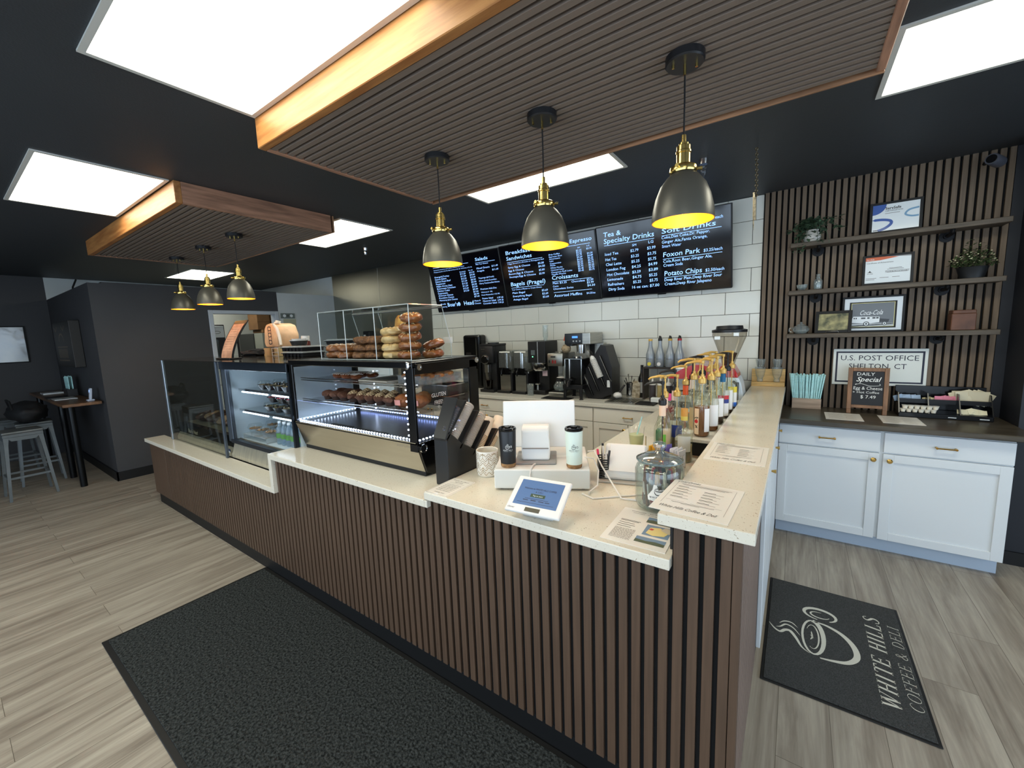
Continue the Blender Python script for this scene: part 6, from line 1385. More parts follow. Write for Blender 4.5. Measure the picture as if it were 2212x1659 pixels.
food('muffin', 'dark muffin on the lower shelf of the pastry case', 'muffin', 'dark muffins on the lower shelf',
     [('paper_case', mat('muffin_paper', (60, 42, 34), .8), lambda b: b.lathe([(0, 0), (.024, 0), (.032, .03)], n=20)), ('muffin_top', M['muffin'], lambda b: b.blob((0, 0, .038), .042, .042, .026, .12, sub=2, seed=8))], [(-2.55+.09*(i % 3), 1.50+.1*(i//3), zs1) for i in range(6)])
food('crumb_muffin', 'crumb topped muffin on the lower shelf of the pastry case', 'muffin', 'crumb topped muffins on the lower shelf',
     [('paper_case', mat('muffin_paper', (60, 42, 34)), lambda b: b.lathe([(0, 0), (.024, 0), (.032, .03)], n=20)), ('muffin_top', M['muffin'], lambda b: b.blob((0, 0, .038), .042, .042, .026, .12, sub=2, seed=12)), ('crumb_topping', M['crumb'], lambda b: [b.blob((.03*math.cos(i*2.4)*math.sqrt(i/26), .03*math.sin(i*2.4)*math.sqrt(i/26), .069-.020*(i/26)), .008, .008, .006, .3, sub=1, seed=i) for i in range(26)])],
     [(-2.27+.088*(i % 5), 1.50+.1*(i//5), zs1) for i in range(9)])
food('iced_bun', 'pink wrapped bun at the till end of the lower shelf', 'bun', 'wrapped buns on the lower shelf',
     [('bun', M['bread'], lambda b: b.blob((0, 0, .04), .055, .045, .042, .08, sub=2, seed=5)), ('wrapper_label', mat('pink_white_label', (222, 150, 140), .4), lambda b: b.lathe([(.05, .02), (.052, .05)], n=10, a0=-PI*.75, a1=-PI*.35))], [(-1.80, 1.50, zs1), (-1.70, 1.52, zs1), (-1.76, 1.62, zs1)], [0, .3])
tr = trayf('baking_tray', 'pale paper lined tray on the upper shelf of the pastry case', -2.12, -1.86, 1.44, 1.72, zs2, .012, mat('baking_paper', (214, 206, 188), .6))
tr = trayf('bread_pan', 'tall clear plastic tub of cookies in the pastry case, against the side glass', -1.80, -1.575, 1.47, 1.74, zs2-.0, .045, glassm('tub_plastic', (230, 232, 234), .08, 1.2, opac=.25, ocol=(190, 190, 186)))
food('cookie', 'round golden cookie heaped in the clear tub at the till end of the pastry case', 'cookie', 'cookies in the clear tub',
     [('cookie', M['cookie'], lambda b: b.blob((0, 0, .018), .042, .042, .021, .14, fq=4, sub=2, seed=15))],
     [(-1.75+.07*(i % 3), 1.51+.075*(i//3 % 3), zs2+.022) for i in range(9)]+[(-1.725+.08*(i % 2), 1.53+.085*(i//2), zs2+.052) for i in range(4)]+[(-1.66, 1.58, zs2+.078)])
P = onplane((1.5515*0+.0012+.6, -.136, .407), (0, 1, 0), (0, 0, 1)); b = B(); b.txt('GLUTEN', 0, 0, .030, P, fit=.105); b.txt('FREE!', .018, -.040, .030, P, fit=.062)
b.ribbon([(.052, -.056), (.046, -.048), (.052, -.047), (.058, -.053), (.052, -.066), (.043, -.055), (.046, -.048)], .0018, P); tag(b.build('glass_lettering', M['white'], pcase, recalc=False), 'white handwritten lettering on the side glass')
for z_, lb in ((zs1, 'black loaf tin on the lower shelf at the till end of the pastry case'), (zs1+.062, 'black loaf tin stacked on another at the till end of the pastry case')):
    t = trayf('loaf_tin', lb, -1.78, -1.575, 1.62, 1.79, z_, .055, mat('dark_tin', (34, 30, 30), .35)); B().box(-.104, -.087, .052, .104, -.083, .058).box(.100, -.083, .052, .104, .087, .058).build('rim', M['steel2'], t)

# ---- acrylic bagel bin
AX0, AX1, AY0 = -2.455, -1.62, 1.42
t = thing('bagel_bin', 'clear acrylic three bay bagel bin standing on the pastry case', 'bin', ((AX0+AX1)/2, 1.58, ZT+.001))
Q = Matrix.Translation((-(AX0+AX1)/2, -1.58, -ZT-.001)); zt = ZT+.29; zb = ZT+.001
side = [(AY0, zb), (AY0, zt), (AY0+.24, zt), (AY0+.30, zt-.21), (AY0+.30, zb)]
b = B(); b.box(AX0, AY0, zb, AX1, AY0+.004, zt, M=Q).box(AX0, AY0+.004, zt-.004, AX1, AY0+.24, zt, M=Q).box(AX0, AY0+.004, zb, AX1, AY0+.30, zb+.004, M=Q)
for x in (AX0, AX0+.272, AX0+.55, AX1-.004): b.prism(side, x, x+.004, 'x', M=Q)
b.build('panels', M['acry'], t)
b = B(); e_ = .0028
for x in (AX0+.002, AX0+.274, AX0+.552, AX1-.002):
    pts = [(x, p[0], p[1]) for p in side]+[(x, side[0][0], side[0][1])]
    for i in range(len(pts)-1): b.tube([Q @ Vector(pts[i]), Q @ Vector(pts[i+1])], e_, 4)
for (y, z) in ((AY0, zt), (AY0+.24, zt), (AY0, zb+.003)): b.tube([Q @ Vector((AX0, y, z)), Q @ Vector((AX1, y, z))], e_, 4)
b.sm = False; b.build('polished_edges', M['edge'], t)
B().tube([Q @ Vector((AX0, AY0+.243, zt-.01)), Q @ Vector((AX1, AY0+.243, zt-.01))], .004, 8).build('hinge_rod', mat('grey_hinge', (90, 90, 92), .4), t)
def bagel(name, label, grp, m_, spots, extra=None, tilt=None):
    o0 = None
    for k, p in enumerate(spots):
        rz = rnd.uniform(0, 2*PI); 
        if o0 is None:
            o0 = thing(name, label, 'bagel', p, rz, grp); b = B(); b.torus((0, 0, .021), .034, .0275, .14, seed=k, rz=.0215, n=26, k=12); b.build('crust', m_, o0)
            if extra: b = B(); extra[2](b); b.build(extra[0], extra[1], o0, recalc=False)
            o = o0
        else: o = dup(o0, p, rz)
        tl = tilt[k % len(tilt)] if tilt else (rnd.uniform(-.05, .05), rnd.uniform(-.05, .05)); o.rotation_euler = (tl[0], tl[1], rz)
seeds = lambda b: [b.box(-.002, -.001, 0, .002, .001, .0015, M=T((.033+.014*math.cos(i*1.7))*math.cos(i*2.39), (.033+.014*math.cos(i*1.7))*math.sin(i*2.39), .041-.004*abs(math.cos(i*1.7)), 0, 0, i)) for i in range(60)]
drz = lambda b: [b.tube([(.016*math.cos(a), .016*math.sin(a), .036), (.033*math.cos(a+.25), .033*math.sin(a+.25), .0435), (.052*math.cos(a+.3), .052*math.sin(a+.3), .034), (.058*math.cos(a+.3), .058*math.sin(a+.3), .024)], .0028, 5) for a in [i*.62 for i in range(10)]]
frost = lambda b: b.torus((0, 0, .030), .033, .022, .2, seed=2, rz=.014, n=22, k=8)
M['bg_brown'] = mat('brown_bagel_crust', (140, 84, 44), .4, var=.35, vscale=40, bump=.15, bscale=60, coat=.25)
M['bg_dark'] = mat('dark_seeded_crust', (138, 92, 54), .6, var=.5, vscale=60, col2=(86, 54, 34), bump=.5, bscale=120)
M['bg_gold'] = mat('golden_bagel_crust', (168, 108, 58), .4, var=.35, vscale=20, col2=(118, 64, 34), coat=.4)
M['bg_pale'] = mat('pale_bagel_crust', (212, 176, 120), .4, var=.2, vscale=30, coat=.3)
M['drizzle'] = mat('pale_cheese_drizzle', (232, 196, 140), .5)
zf = ZT+.006
bagel('bagel', 'brown bagel with a white frosted top in the far bay of the bagel bin', 'frosted bagels in the far bay', M['bg_brown'], [(-2.385+.115*i, 1.485+.11*j, zf+.043*k) for k in range(2) for i in range(2) for j in range(2)], ('frosting', mat('pinkish_frosting', (196, 160, 136), .5), lambda b: b.torus((0, 0, .026), .033, .0225, .25, seed=2, rz=.0175, n=22, k=8)))
bagel('bagel', 'dark seeded bagel in the middle bay of the bagel bin', 'seeded bagels in the middle bay', M['bg_dark'], [(-2.115+.12*i+.01*k, 1.485+.11*j, zf+.043*k) for k in range(3) for i in range(2) for j in range(2)], ('seeds', mat('toasted_seeds', (176, 140, 92), .7), seeds))
bagel('bagel', 'pale cheese bagel stacked at the left of the near bay', 'pale bagels in the near bay', M['bg_pale'], [(-1.845, 1.49, zf+.043*k) for k in range(4)], ('cheese', M['drizzle'], drz))
bagel('bagel', 'glossy golden bagel with cheese drizzle in the tall stack of the near bay', 'drizzled bagels in the tall stack', M['bg_gold'], [(-1.728+.004*k, 1.50+.004*k, zf+.046*k+(.004*k)) for k in range(5)], ('cheese_drizzle', M['drizzle'], drz), [(0, 0), (.05, .1), (-.05, .22), (.08, .14), (0, .2)])
bagel('bagel', 'golden drizzled bagel leaning at the outer side of the near bay', 'leaning drizzled bagels', M['bg_gold'], [(-1.668, 1.62, zf), (-1.665, 1.635, zf+.05)], ('cheese_drizzle', M['drizzle'], drz), [(0, .05), (.1, .32)])
t = thing('cheese_crisp', 'yellow wavy seeded flatbread standing behind the bagel stack in the near bay', 'bread', (-1.865, 1.575, zf))
b = B()
n = 10; vs_ = []
for i in range(n+1):
    for j in range(n+1):
        u, v = i/n, j/n; vs_.append((-.05+.10*u, .012*math.sin(u*7)+.01*math.cos(v*5), .02+.205*v+.02*math.sin(u*9)*(v > .9)))
b.raw(vs_, [(i*(n+1)+j, (i+1)*(n+1)+j, (i+1)*(n+1)+j+1, i*(n+1)+j+1) for i in range(n) for j in range(n)]); b.sm = True
o = b.build('crust', mat('golden_cheese_crust', (218, 168, 84), .5, var=.4, vscale=40, col2=(180, 104, 50)), t)
md = o.modifiers.new('thickness', 'SOLIDIFY'); md.thickness = .012
tag(B().box(-.035, -.001, 0, .035, .001, .035).build('price_card', M['cert'], loc=(-1.66, 1.735, 1.60), recalc=False), 'small blank price card hung inside the near bay of the bagel bin', 'card')

# ================================================================ DELI CASE
DX0, DX1, DY0, DY1, DZ0, DZ1 = -5.23, -2.775, 1.37, 2.22, .686, 1.50
t = thing('deli_case', 'long refrigerated deli display case with dark left pane and brightly lit right pane', 'display case', ((DX0+DX1)/2, (DY0+DY1)/2, DZ0))
Q = Matrix.Translation((-(DX0+DX1)/2, -(DY0+DY1)/2, -DZ0))
tag(B().box(DX0, 1.30, DZ0-.0005, DX1, 1.3605, DZ0+.0005).build('case_foot_trim', M['quartz']), None) if False else None
M['cs'] = mat('champagne_stainless', (190, 182, 160), .4, .55, var=.1, vscale=3, stretch=(14, 2, 2))
B().prism([(DY0, DZ0), (DY0, DZ0+.03), (DY0+.028, .765), (DY0+.09, .765), (DY0+.09, DZ0+.15), (DY1, DZ0+.15), (DY1, DZ0)], DX0+.05, -3.87, 'x', M=Q, bev=.003).prism([(DY0, DZ0), (DY0, DZ0+.03), (DY0+.03, DZ0+.14), (DY0+.06, DZ0+.15), (DY1, DZ0+.15), (DY1, DZ0)], -3.868, DX1, 'x', M=Q, bev=.003).build('lower_body', M['cs'], t)
B().prism([(DY0+.018, .765), (DY0+.030, .855), (DY0+.085, .855), (DY0+.085, .765)], DX0+.06, -3.88, 'x', M=Q, bev=.004).build('dark_rail', M['blackgloss'], t)
P = onplane((-4.90, DY0+.0175, .785), (1, 0, 0), (0, .135, 1)); b = B(); b.txt("Boar's Head", 0, 0, .05, Q @ P, fit=.24, z=.004, off=.004); b.build('rail_lettering', mat('faded_gold_lettering', (196, 186, 160), .5), t, recalc=False)
b = B(); b.lathe([(0, 0), (.04, 0)], n=28, M=Q @ onplane((-3.95, DY0+.012, .72), (1, 0, 0), (0, .3, 1)) @ Matrix.Scale(.6, 4, (0, 1, 0)) @ T(0, 0, .008)); b.build('maker_badge', mat('navy_badge', (56, 62, 96), .3), t, recalc=False)
b = B(); b.lathe([(0, 0), (.036, 0)], n=28, M=Q @ onplane((-3.95, DY0+.012, .72), (1, 0, 0), (0, .3, 1)) @ Matrix.Scale(.22, 4, (0, 1, 0)) @ T(0, 0, .0095)); b.build('badge_band', M['cert'], t, recalc=False)
gy = 1.330
B().box(DX0+.02, 1.376, .02, DX1-.03, DY1, DZ0+.001, M=Q).build('base_cabinet', M['blackplastic'], t)
b = B(); b.box(DX0, gy, DZ0+.002, DX0+.045, gy+.012, DZ1, .002, M=Q); b.build('end_post', mat('satin_aluminium', (168, 176, 184), .35, .9), t)
b = B(); b.box(-3.90, gy, DZ0+.002, -3.875, gy+.02, DZ1, .002, M=Q).box(-3.865, gy+.03, .83, -3.78, gy+.06, DZ1, .003, M=Q); b.build('centre_post', mat('grey_post', (84, 92, 102), .35, .6), t)
M['smokeglass'] = glassm('smoked_deli_glass', (238, 240, 236), .02, 1.0, 1.5)
b = B(); b.box(DX0+.045, gy+.004, .70, -3.90, gy+.009, DZ1-.004, M=Q); b.build('front_glass', M['smokeglass'], t)
b = B(); b.box(-3.78, gy+.035, .855, DX1, gy+.040, 1.44, M=Q); b.build('front_glass', M['glass'], t)
b = B(); b.box(DX0, gy+.01, DZ0+.03, DX0+.006, DY1, DZ1-.01, M=Q); b.build('end_glass', M['smokeglass'], t)
b = B(); b.box(-3.87, gy+.02, 1.435, DX1, gy+.06, 1.497, .002, M=Q).box(-3.80, gy+.02, .828, DX1, gy+.06, .858, .002, M=Q); b.box(DX1-.02, gy+.03, .84, DX1, gy+.06, 1.49, M=Q); b.build('pane_frame', mat('dark_slate_frame', (38, 44, 52), .3, .4), t)
b = B(); b.box(DX0, gy, DZ1-.004, DX1, DY1, DZ1+.0005, M=Q); b.build('glossy_top', mat('glossy_dark_top', (38, 34, 30), .08, .0, spec=.8), t)
b = B(); b.box(-3.84, DY1-.03, .84, DX1, DY1, 1.49, M=Q).box(-3.845, gy+.07, .84, -3.84, DY1, 1.49, M=Q).box(DX1-.01, gy+.07, .84, DX1-.005, DY1, 1.49, M=Q).box(-3.84, gy+.1, .842, DX1, DY1, .85, M=Q); b.build('white_liner', mat('pale_blue_liner', (208, 224, 232), .35), t)
b = B(); b.box(DX0+.02, DY1-.03, .84, -3.85, DY1, 1.49, M=Q).box(DX0+.02, gy+.09, .838, -3.85, DY1, .848, M=Q); b.build('dark_liner', mat('dark_green_grey_liner', (126, 128, 118), .5), t)
for z, y0_, h in ((1.255, 1.46, 0), (1.085, 1.45, 0)):
    s_ = B().box(-3.82, y0_, z, DX1-.02, DY1-.03, z+.006, M=Q).build('glass_shelf', M['acry'], t)
    B().box(-3.82, y0_-.004, z-.006, DX1-.02, y0_, z+.012, M=Q).build('price_rail', M['steel2'], s_)
M['tubel'] = mat('lit_tube', (235, 245, 255), .4, emit=9, emcol=(215, 235, 255))
for z, y in ((1.235, 1.475), (1.065, 1.465), (1.43, 1.42)):
    B().tube([Q @ Vector((-3.80, y, z)), Q @ Vector((-3.36, y, z))], .006, 8).tube([Q @ Vector((-3.28, y, z)), Q @ Vector((-2.82, y, z))], .006, 8).build('light_tube', M['tubel'], t)
B().box(-4.9, 1.68, 1.215, -3.95, 2.1, 1.221, M=Q).build('glass_shelf', M['acry'], t)
# bowls
M['bowlp'] = mat('black_salad_bowl', (26, 24, 26), .3)
def saladset(grp, lab, fillname, fc, spots, r=.058, h=.042, base=None):
    o0 = None
    for k, p in enumerate(spots):
        if o0 is None:
            o0 = thing('salad_bowl', lab, 'salad bowl', p, 0, grp)
            B().lathe([(0, 0), (r*.55, 0), (r*.95, h), (r, h+.002)], n=22).build('bowl', base or M['bowlp'], o0)
            b = B(); rr = random.Random(k+len(lab))
            for q in range(14): a = q*2.4; d_ = r*.75*math.sqrt(q/14); b.blob((d_*math.cos(a), d_*math.sin(a), h*.9), r*.22, r*.2, r*.14, .3, sub=1, seed=q+len(lab))
            b.build(fillname, fc, o0)
            B().lathe([(r, h+.003), (r*1.03, h+.004), (r*.94, h+.012), (r*.82, h+.030), (0, h+.033)], n=22).build('clear_lid', M['acry'], o0, recalc=False)
        else: dup(o0, p, k*.8)
saladset('dessert bowls on the upper deli shelf', 'small bowl with a crumb topping on the top shelf of the deli case', 'topping', mat('golden_topping', (206, 176, 104), .7, var=.5, vscale=60, col2=(96, 66, 46)), [(-3.52+.125*i, 1.53+.12*j, 1.262) for j in range(2) for i in range(6)], .05, .04)
saladset('berry bowls on the middle deli shelf', 'bowl of red berries on the middle shelf of the deli case', 'berries', mat('red_berries', (168, 44, 62), .4, var=.4, vscale=50), [(-3.37+.14*i, 1.53, 1.168) for i in range(4)]+[(-3.44+.14*i, 1.68, 1.092) for i in range(4)], .056, .042)
saladset('salad bowls on the lower deli shelf', 'bowl of mixed green salad on the lower shelf of the deli case', 'salad', mat('mixed_salad', (150, 160, 96), .5, var=.6, vscale=50, col2=(110, 50, 60)), [(-3.44+.14*i, 1.53, 1.092) for i in range(5)], .056, .042)
saladset('salad bowls on the deli case floor', 'clear lidded salad bowl on the floor of the deli case', 'salad', mat('orange_salad', (178, 120, 80), .5, var=.5, vscale=50, col2=(90, 96, 52)), [(-3.70+.14*i, 1.50+.14*j, .894) for j in range(2) for i in range(3)], .056, .042, M['acry'])
B_ = thing('wire_riser', 'clear plastic riser under the salad bowls on the deli case floor', 'riser', (-3.56, 1.58, .851)); B().box(-.2, -.15, .036, .2, .15, .042).box(-.2, -.15, 0, -.195, .15, .036).box(.195, -.15, 0, .2, .15, .036).build('riser', M['edge'], B_)
o0 = None
for i in range(10):
    p = (-3.27+.072*(i % 5), 1.50+.09*(i//5), .851)
    if o0 is None:
        o0 = thing('water_bottle', 'small clear water bottle with a green label in the deli case', 'bottle', p, 0, 'water bottles in the deli case')
        B().lathe([(0, 0), (.028, 0), (.031, .01), (.029, .05), (.031, .09), (.030, .12), (.012, .155), (.012, .165)], n=20).build('bottle', glassm('water_bottle_plastic', (206, 226, 236), .05, 1.3, opac=.25, ocol=(200, 225, 240)), o0, recalc=False)
        B().lathe([(.0315, .05), (.0315, .088)], n=20).build('label', mat('green_water_label', (90, 150, 70), .5), o0, recalc=False); B().cyl(0, 0, .163, .18, .0135, n=16).build('cap', M['cert'], o0)
    else: dup(o0, p, i)
# meats in the dark half
rnd = random.Random(40)
mt = mat('dark_roast_crust', (74, 52, 42), .5, var=.4, vscale=14, bump=.5, bscale=30, coat=.3); pk_ = mat('pale_wrapped_meat', (150, 126, 100), .4, var=.4, vscale=10)
for k in range(9):
    x = -4.98+.125*k; o = thing('deli_meat', ('large dark roast joint', 'pale wrapped meat block', 'dark cured ham')[k % 3]+' in the %s' % ('deli case, against the end post', 'deli case, second from the end post', 'deli case, third from the end post', 'deli case, fourth from the end post', 'deli case, middle of the row', 'deli case, fourth from the centre post', 'deli case, third from the centre post', 'deli case, second from the centre post', 'deli case, against the centre post')[k], 'meat', (x, 1.62+.03*(k % 2), .849))
    B().blob((0, 0, .055), .055, .13, .055, .08, fq=2, sub=3, seed=k).build('meat', (mt, pk_, mt)[k % 3], o)
# ---- things on top of the deli case
TP = DZ1+.001
t = thing('menu_stand', 'tall curved orange printed menu stand on the deli case top', 'menu stand', (-4.165, 1.59, TP), .05)
n = 10; cv = [(-.0+.14*(i/n)**1.6+.02*(i/n), .005+.335*(i/n)-.0*(i/n)) for i in range(n+1)]
th_ = [(y-.004, z) for y, z in cv[::-1]]
b = B(); b.prism([(y-.06, z) for y, z in cv]+[(y-.066, z+.003) for y, z in cv[::-1]], -.115, .115, 'x'); b.box(-.13, -.10, 0, .13, .0, .012, .002); b.box(-.12, .085, .0, -.10, .10, .30, .002); b.build('holder', M['blackplastic'], t)
b = B(); vs_ = [(x, y-.0685, z+.004) for (y, z) in cv[:-1] for x in (-.095, .095)]; b.raw(vs_, [(2*i, 2*i+1, 2*i+3, 2*i+2) for i in range(n-1)]); b.build('printed_menu', mat('orange_brown_print', (192, 142, 114), .3, var=.25, vscale=12, coat=.4), t, recalc=False)
b = B()
for k in range(10): 
    i = 2+k*.65; i0 = int(i); f = i-i0; y = cv[i0][0]*(1-f)+cv[i0+1][0]*f; z = cv[i0][1]*(1-f)+cv[i0+1][1]*f
    b.box(-.07+.01*(k % 2), y-.0715, z+.004, .07-.012*(k % 3), y-.0705, z+.008)
b.build('print_lines', mat('pale_print', (232, 186, 150), .5), t)
P = onplane((-.06, .085-.0, .318), (1, 0, 0), (0, .3, 1)); B().txt('WOW', 0, 0, .03, P, fit=.11).build('title', M['white'], t, recalc=False)
t = thing('bread_bag', 'orange printed bag of bread with a white handle on the deli case top', 'bag', (-4.22, 2.05, TP+.085))
b = B(); prf = [(-.15, 0), (.10, 0), (.11, .12), (.06, .215), (-.02, .235), (-.10, .225), (-.145, .18), (-.17, .05)]
b.prism(prf, -.10, .12, 'y', bev=.02); b.build('bag', mat('orange_paper_bag', (232, 190, 150), .5, var=.15, vscale=8, bump=.3, bscale=14), t, smooth=True)
b = B()
for z in (.05, .12, .18):
    b.ribbon([(-.06+.03*math.cos(a*PI/6), z+.02*math.sin(a*PI/6)) for a in range(13)], .008, onplane((.03, -.1015, 0), (1, 0, 0), (0, 0, 1)))
b.rect(-.09, .03, -.082, .20, onplane((.03, -.1015, 0), (1, 0, 0), (0, 0, 1))); b.rect(-.035, .03, -.027, .20, onplane((.03, -.1015, 0), (1, 0, 0), (0, 0, 1)))
b.build('printed_pattern', mat('dark_purple_print', (66, 46, 60), .6), t, recalc=False)
B().tube([(.04, -.09, .22), (.10, -.09, .18), (.135, -.09, .10), (.15, -.09, .02)], [.012, .014, .014, .012], 8).blob((.02, -.04, .24), .03, .03, .018, .3, seed=2).build('twisted_handle', mat('cream_plastic', (236, 228, 216), .4), t)
for k, (x, y) in enumerate(((-4.33, 1.96), (-4.20, 1.99))):
    o = thing('spice_tin', ('cream and brown printed tin under the far end of the bread bag', 'cream and brown printed tin under the middle of the bread bag')[k], 'tin', (x, y, TP), 0, 'tins under the bread bag')
    B().cyl(0, 0, 0, .078, .042, n=24).build('tin', mat('cream_tin', (206, 170, 116), .4), o); B().lathe([(.0425, .02), (.0425, .06)], n=8, a0=-2.2, a1=-1.5).build('print', mat('dark_purple_print', (66, 46, 60)), o, recalc=False)
t = thing('wire_rack', 'small white wire rack beside the printed tins on the deli case', 'rack', (-4.16, 1.94, TP))
b = B()
for z in (.004, .035, .075): b.tube([(-.06, 0, z), (.06, 0, z), (.06, .1, z), (-.06, .1, z), (-.06, 0, z)], .003, 6)
for x in (-.06, .06):
    for y in (0, .1): b.tube([(x, y, 0), (x, y, .078)], .003, 6)
b.build('wires', M['white'], t)
tag(B().prism([(-.12, 0), (.11, 0), (.10, .085), (-.12, .085)], -.06, .10, 'y', bev=.003).build('wooden_crate', mat('pale_khaki_crate', (172, 156, 112), .5), loc=(-3.93, 1.98, TP)), 'pale khaki box between the bread bag and the stacked containers', 'box')
t = thing('sauce_bottle', 'brown sauce jar with a white cap behind the khaki box', 'jar', (-3.99, 2.16, TP))
B().lathe([(0, 0), (.04, 0), (.042, .01), (.042, .12), (.035, .135), (0, .135)], n=22).build('jar', mat('brown_glass', (92, 44, 34), .15), t); B().cyl(0, 0, .136, .185, .038, n=22).build('cap', M['white'], t)
tag(B().torus((0, 0, .035), .03, .011, n=22, k=8, M=T(0, 0, .0, PI/2, 0, 0) if False else Matrix.Translation((0, 0, .045)) @ Matrix.Rotation(PI/2, 4, 'X') @ Matrix.Translation((0, 0, -.035))).build('tape_roll', M['cert'], loc=(-3.97, 2.09, TP+.0)), 'white roll of tape standing behind the khaki box', 'tape')
def food_tray(x, y, z, w, d, n, lb, rz=0):
    t = thing('food_container', lb, 'container', (x, y, z), rz, 'black food containers on the deli case')
    b = B()
    for i in range(n):
        a = -w/2+w*i/n; b.prism([(a+.006, .03), (a+w/n-.006, .03), (a+w/n-.014, 0), (a+.014, 0)], -d/2+.01, d/2-.01, 'y', bev=.003)
    b.box(-w/2, -d/2, .028, w/2, d/2, .033); b.build('tray', M['blackplastic'], t)
    b = B(); b.box(-w/2-.003, -d/2-.003, .034, w/2+.003, d/2+.003, .040, .002); b.box(-w/2+.01, -d/2+.01, .04, w/2-.01, d/2-.01, .047, .003); b.build('lid', glassm('frosty_lid', (235, 235, 235), .1, 1.4, opac=.5, ocol=(225, 228, 228)), t)
food_tray(-3.66, 1.95, TP, .36, .22, 6, 'black segmented food tray with a clear lid, bottom of the wide pair')
food_tray(-3.665, 1.95, TP+.0485, .36, .22, 6, 'black segmented food tray with a clear lid, on top of the wide pair')
def round_tub(x, y, z, r, lb, h=.045):
    t = thing('food_container', lb, 'container', (x, y, z), 0, 'black food containers on the deli case')
    B().lathe([(0, 0), (r*.8, 0), (r, h)], n=28).lathe([(0, .002), (r*.78, .002), (r*.98, h)], n=28).build('tub', M['blackplastic'], t)
    B().lathe([(r*1.06, h-.003), (r*1.07, h+.004), (r*.85, h+.006), (r*.8, h+.016), (0, h+.016)], n=28).build('lid', glassm('frosty_lid', (235, 235, 235)), t)
round_tub(-3.72, 1.95, TP+.0975, .075, 'round black tub with a clear lid on the segmented trays')
food_tray(-3.13, 2.05, TP, .34, .2, 5, 'black segmented food tray behind the bagel bin, bottom of its pile')
food_tray(-3.13, 2.05, TP+.0485, .34, .2, 5, 'black segmented food tray behind the bagel bin, top of its pile')
food_tray(-3.05, 2.0, TP+.097, .34, .2, 1, 'long black lidded container resting on the pile behind the bagel bin')
tag(B().box(-.16, -.10, 0, .16, .10, .03, .008).box(-.17, -.11, .03, .17, .11, .035, .002).build('blue_tub', glassm('blue_tub', (150, 180, 200), .08, 1.3, opac=.5, ocol=(130, 165, 190)), loc=(-2.82, 2.05, TP+.08)), 'pale blue lidded tub behind the bagel bin', 'container')
tag(B().box(-.17, -.12, 0, .17, .12, .078, .004).build('black_crate', M['blackplastic'], loc=(-2.82, 2.05, TP)), 'black crate under the pale blue tub behind the bagel bin', 'crate') if False else None
tag(B().blob((0, 0, .022), .22, .12, .03, .15, fq=4, sub=3, seed=6, flatb=-.7).blob((.05, .02, .045), .14, .09, .022, .2, fq=4, sub=3, seed=9).build('folded_jacket', mat('black_cloth', (26, 28, 34), .9, var=.3, vscale=8), loc=(-4.85, 2.05, TP)), 'folded black jacket lying on the deli case top behind the menu stand', 'jacket')
# things by the stainless wall
t = thing('squirt_bottle', 'clear sauce bottle seen through the bagel bin against the stainless wall', 'bottle', (-5.35, 4.1, 1.35))
B().lathe([(0, 0), (.04, 0), (.04, .15), (.012, .18), (.004, .24), (0, .24)], n=18).build('bottle', glassm('blue_tub', (150, 180, 200)), t)
t = thing('soap_dispenser', 'grey wall soap dispenser on the stainless wall behind the bagel bin', 'dispenser', (-5.80, 4.2, 1.45))
B().box(-.08, -.05, 0, .08, .06, .30, .015).box(-.06, -.08, -.06, .06, .03, .0, .01).build('shell', M['blackplastic'], t); B().cyl(-.02, -.055, .17, .24, .02, n=14).build('button', M['white'], t)
tag(B().box(-1.1, -.35, 1.33, 1.2, .3, 1.37, .004).box(-1.09, .2, .0, -1.1, .25, 1.33).box(1.1, .2, 0, 1.15, .25, 1.33).box(-1.09, -.3, .0, -1.04, -.25, 1.33).box(1.1, -.3, 0, 1.15, -.25, 1.33).build('prep_table', M['steel'], loc=(-5.6, 3.95, 0)), 'tall stainless shelf table along the stainless wall', 'table')
t = thing('exit_sign', 'small pale framed sign over the door corner on the white kitchen wall', 'sign', (-6.79, 3.41, 2.04))
B().box(0, -.10, -.04, .012, .12, .04, .002).build('board', mat('grey_green_sign', (106, 116, 112), .4), t); b = B(); P = onplane((.0125, -.08, -.02), (0, 1, 0), (0, 0, 1))
for cx in (.035, .145): b.lathe([(.0, 0), (.024, 0)], n=20, M=P @ T(cx, .02, .0004))
b.build('white_disc', M['cert'], t, recalc=False); b = B(); b.rect(.075, .0, .083, .04, P, z=.0006); b.rect(.095, .0, .103, .04, P, z=.0006); b.rect(.083, .017, .095, .023, P, z=.0006); b.build('pictogram', M['ink'], t, recalc=False)
tag(B().box(0, -.09, -.11, .004, .11, .11).build('wall_notice', mat('buff_notice', (176, 176, 150), .6), loc=(-6.798, 3.44, 1.88)), 'buff paper notice under the small sign on the white kitchen wall', 'notice')
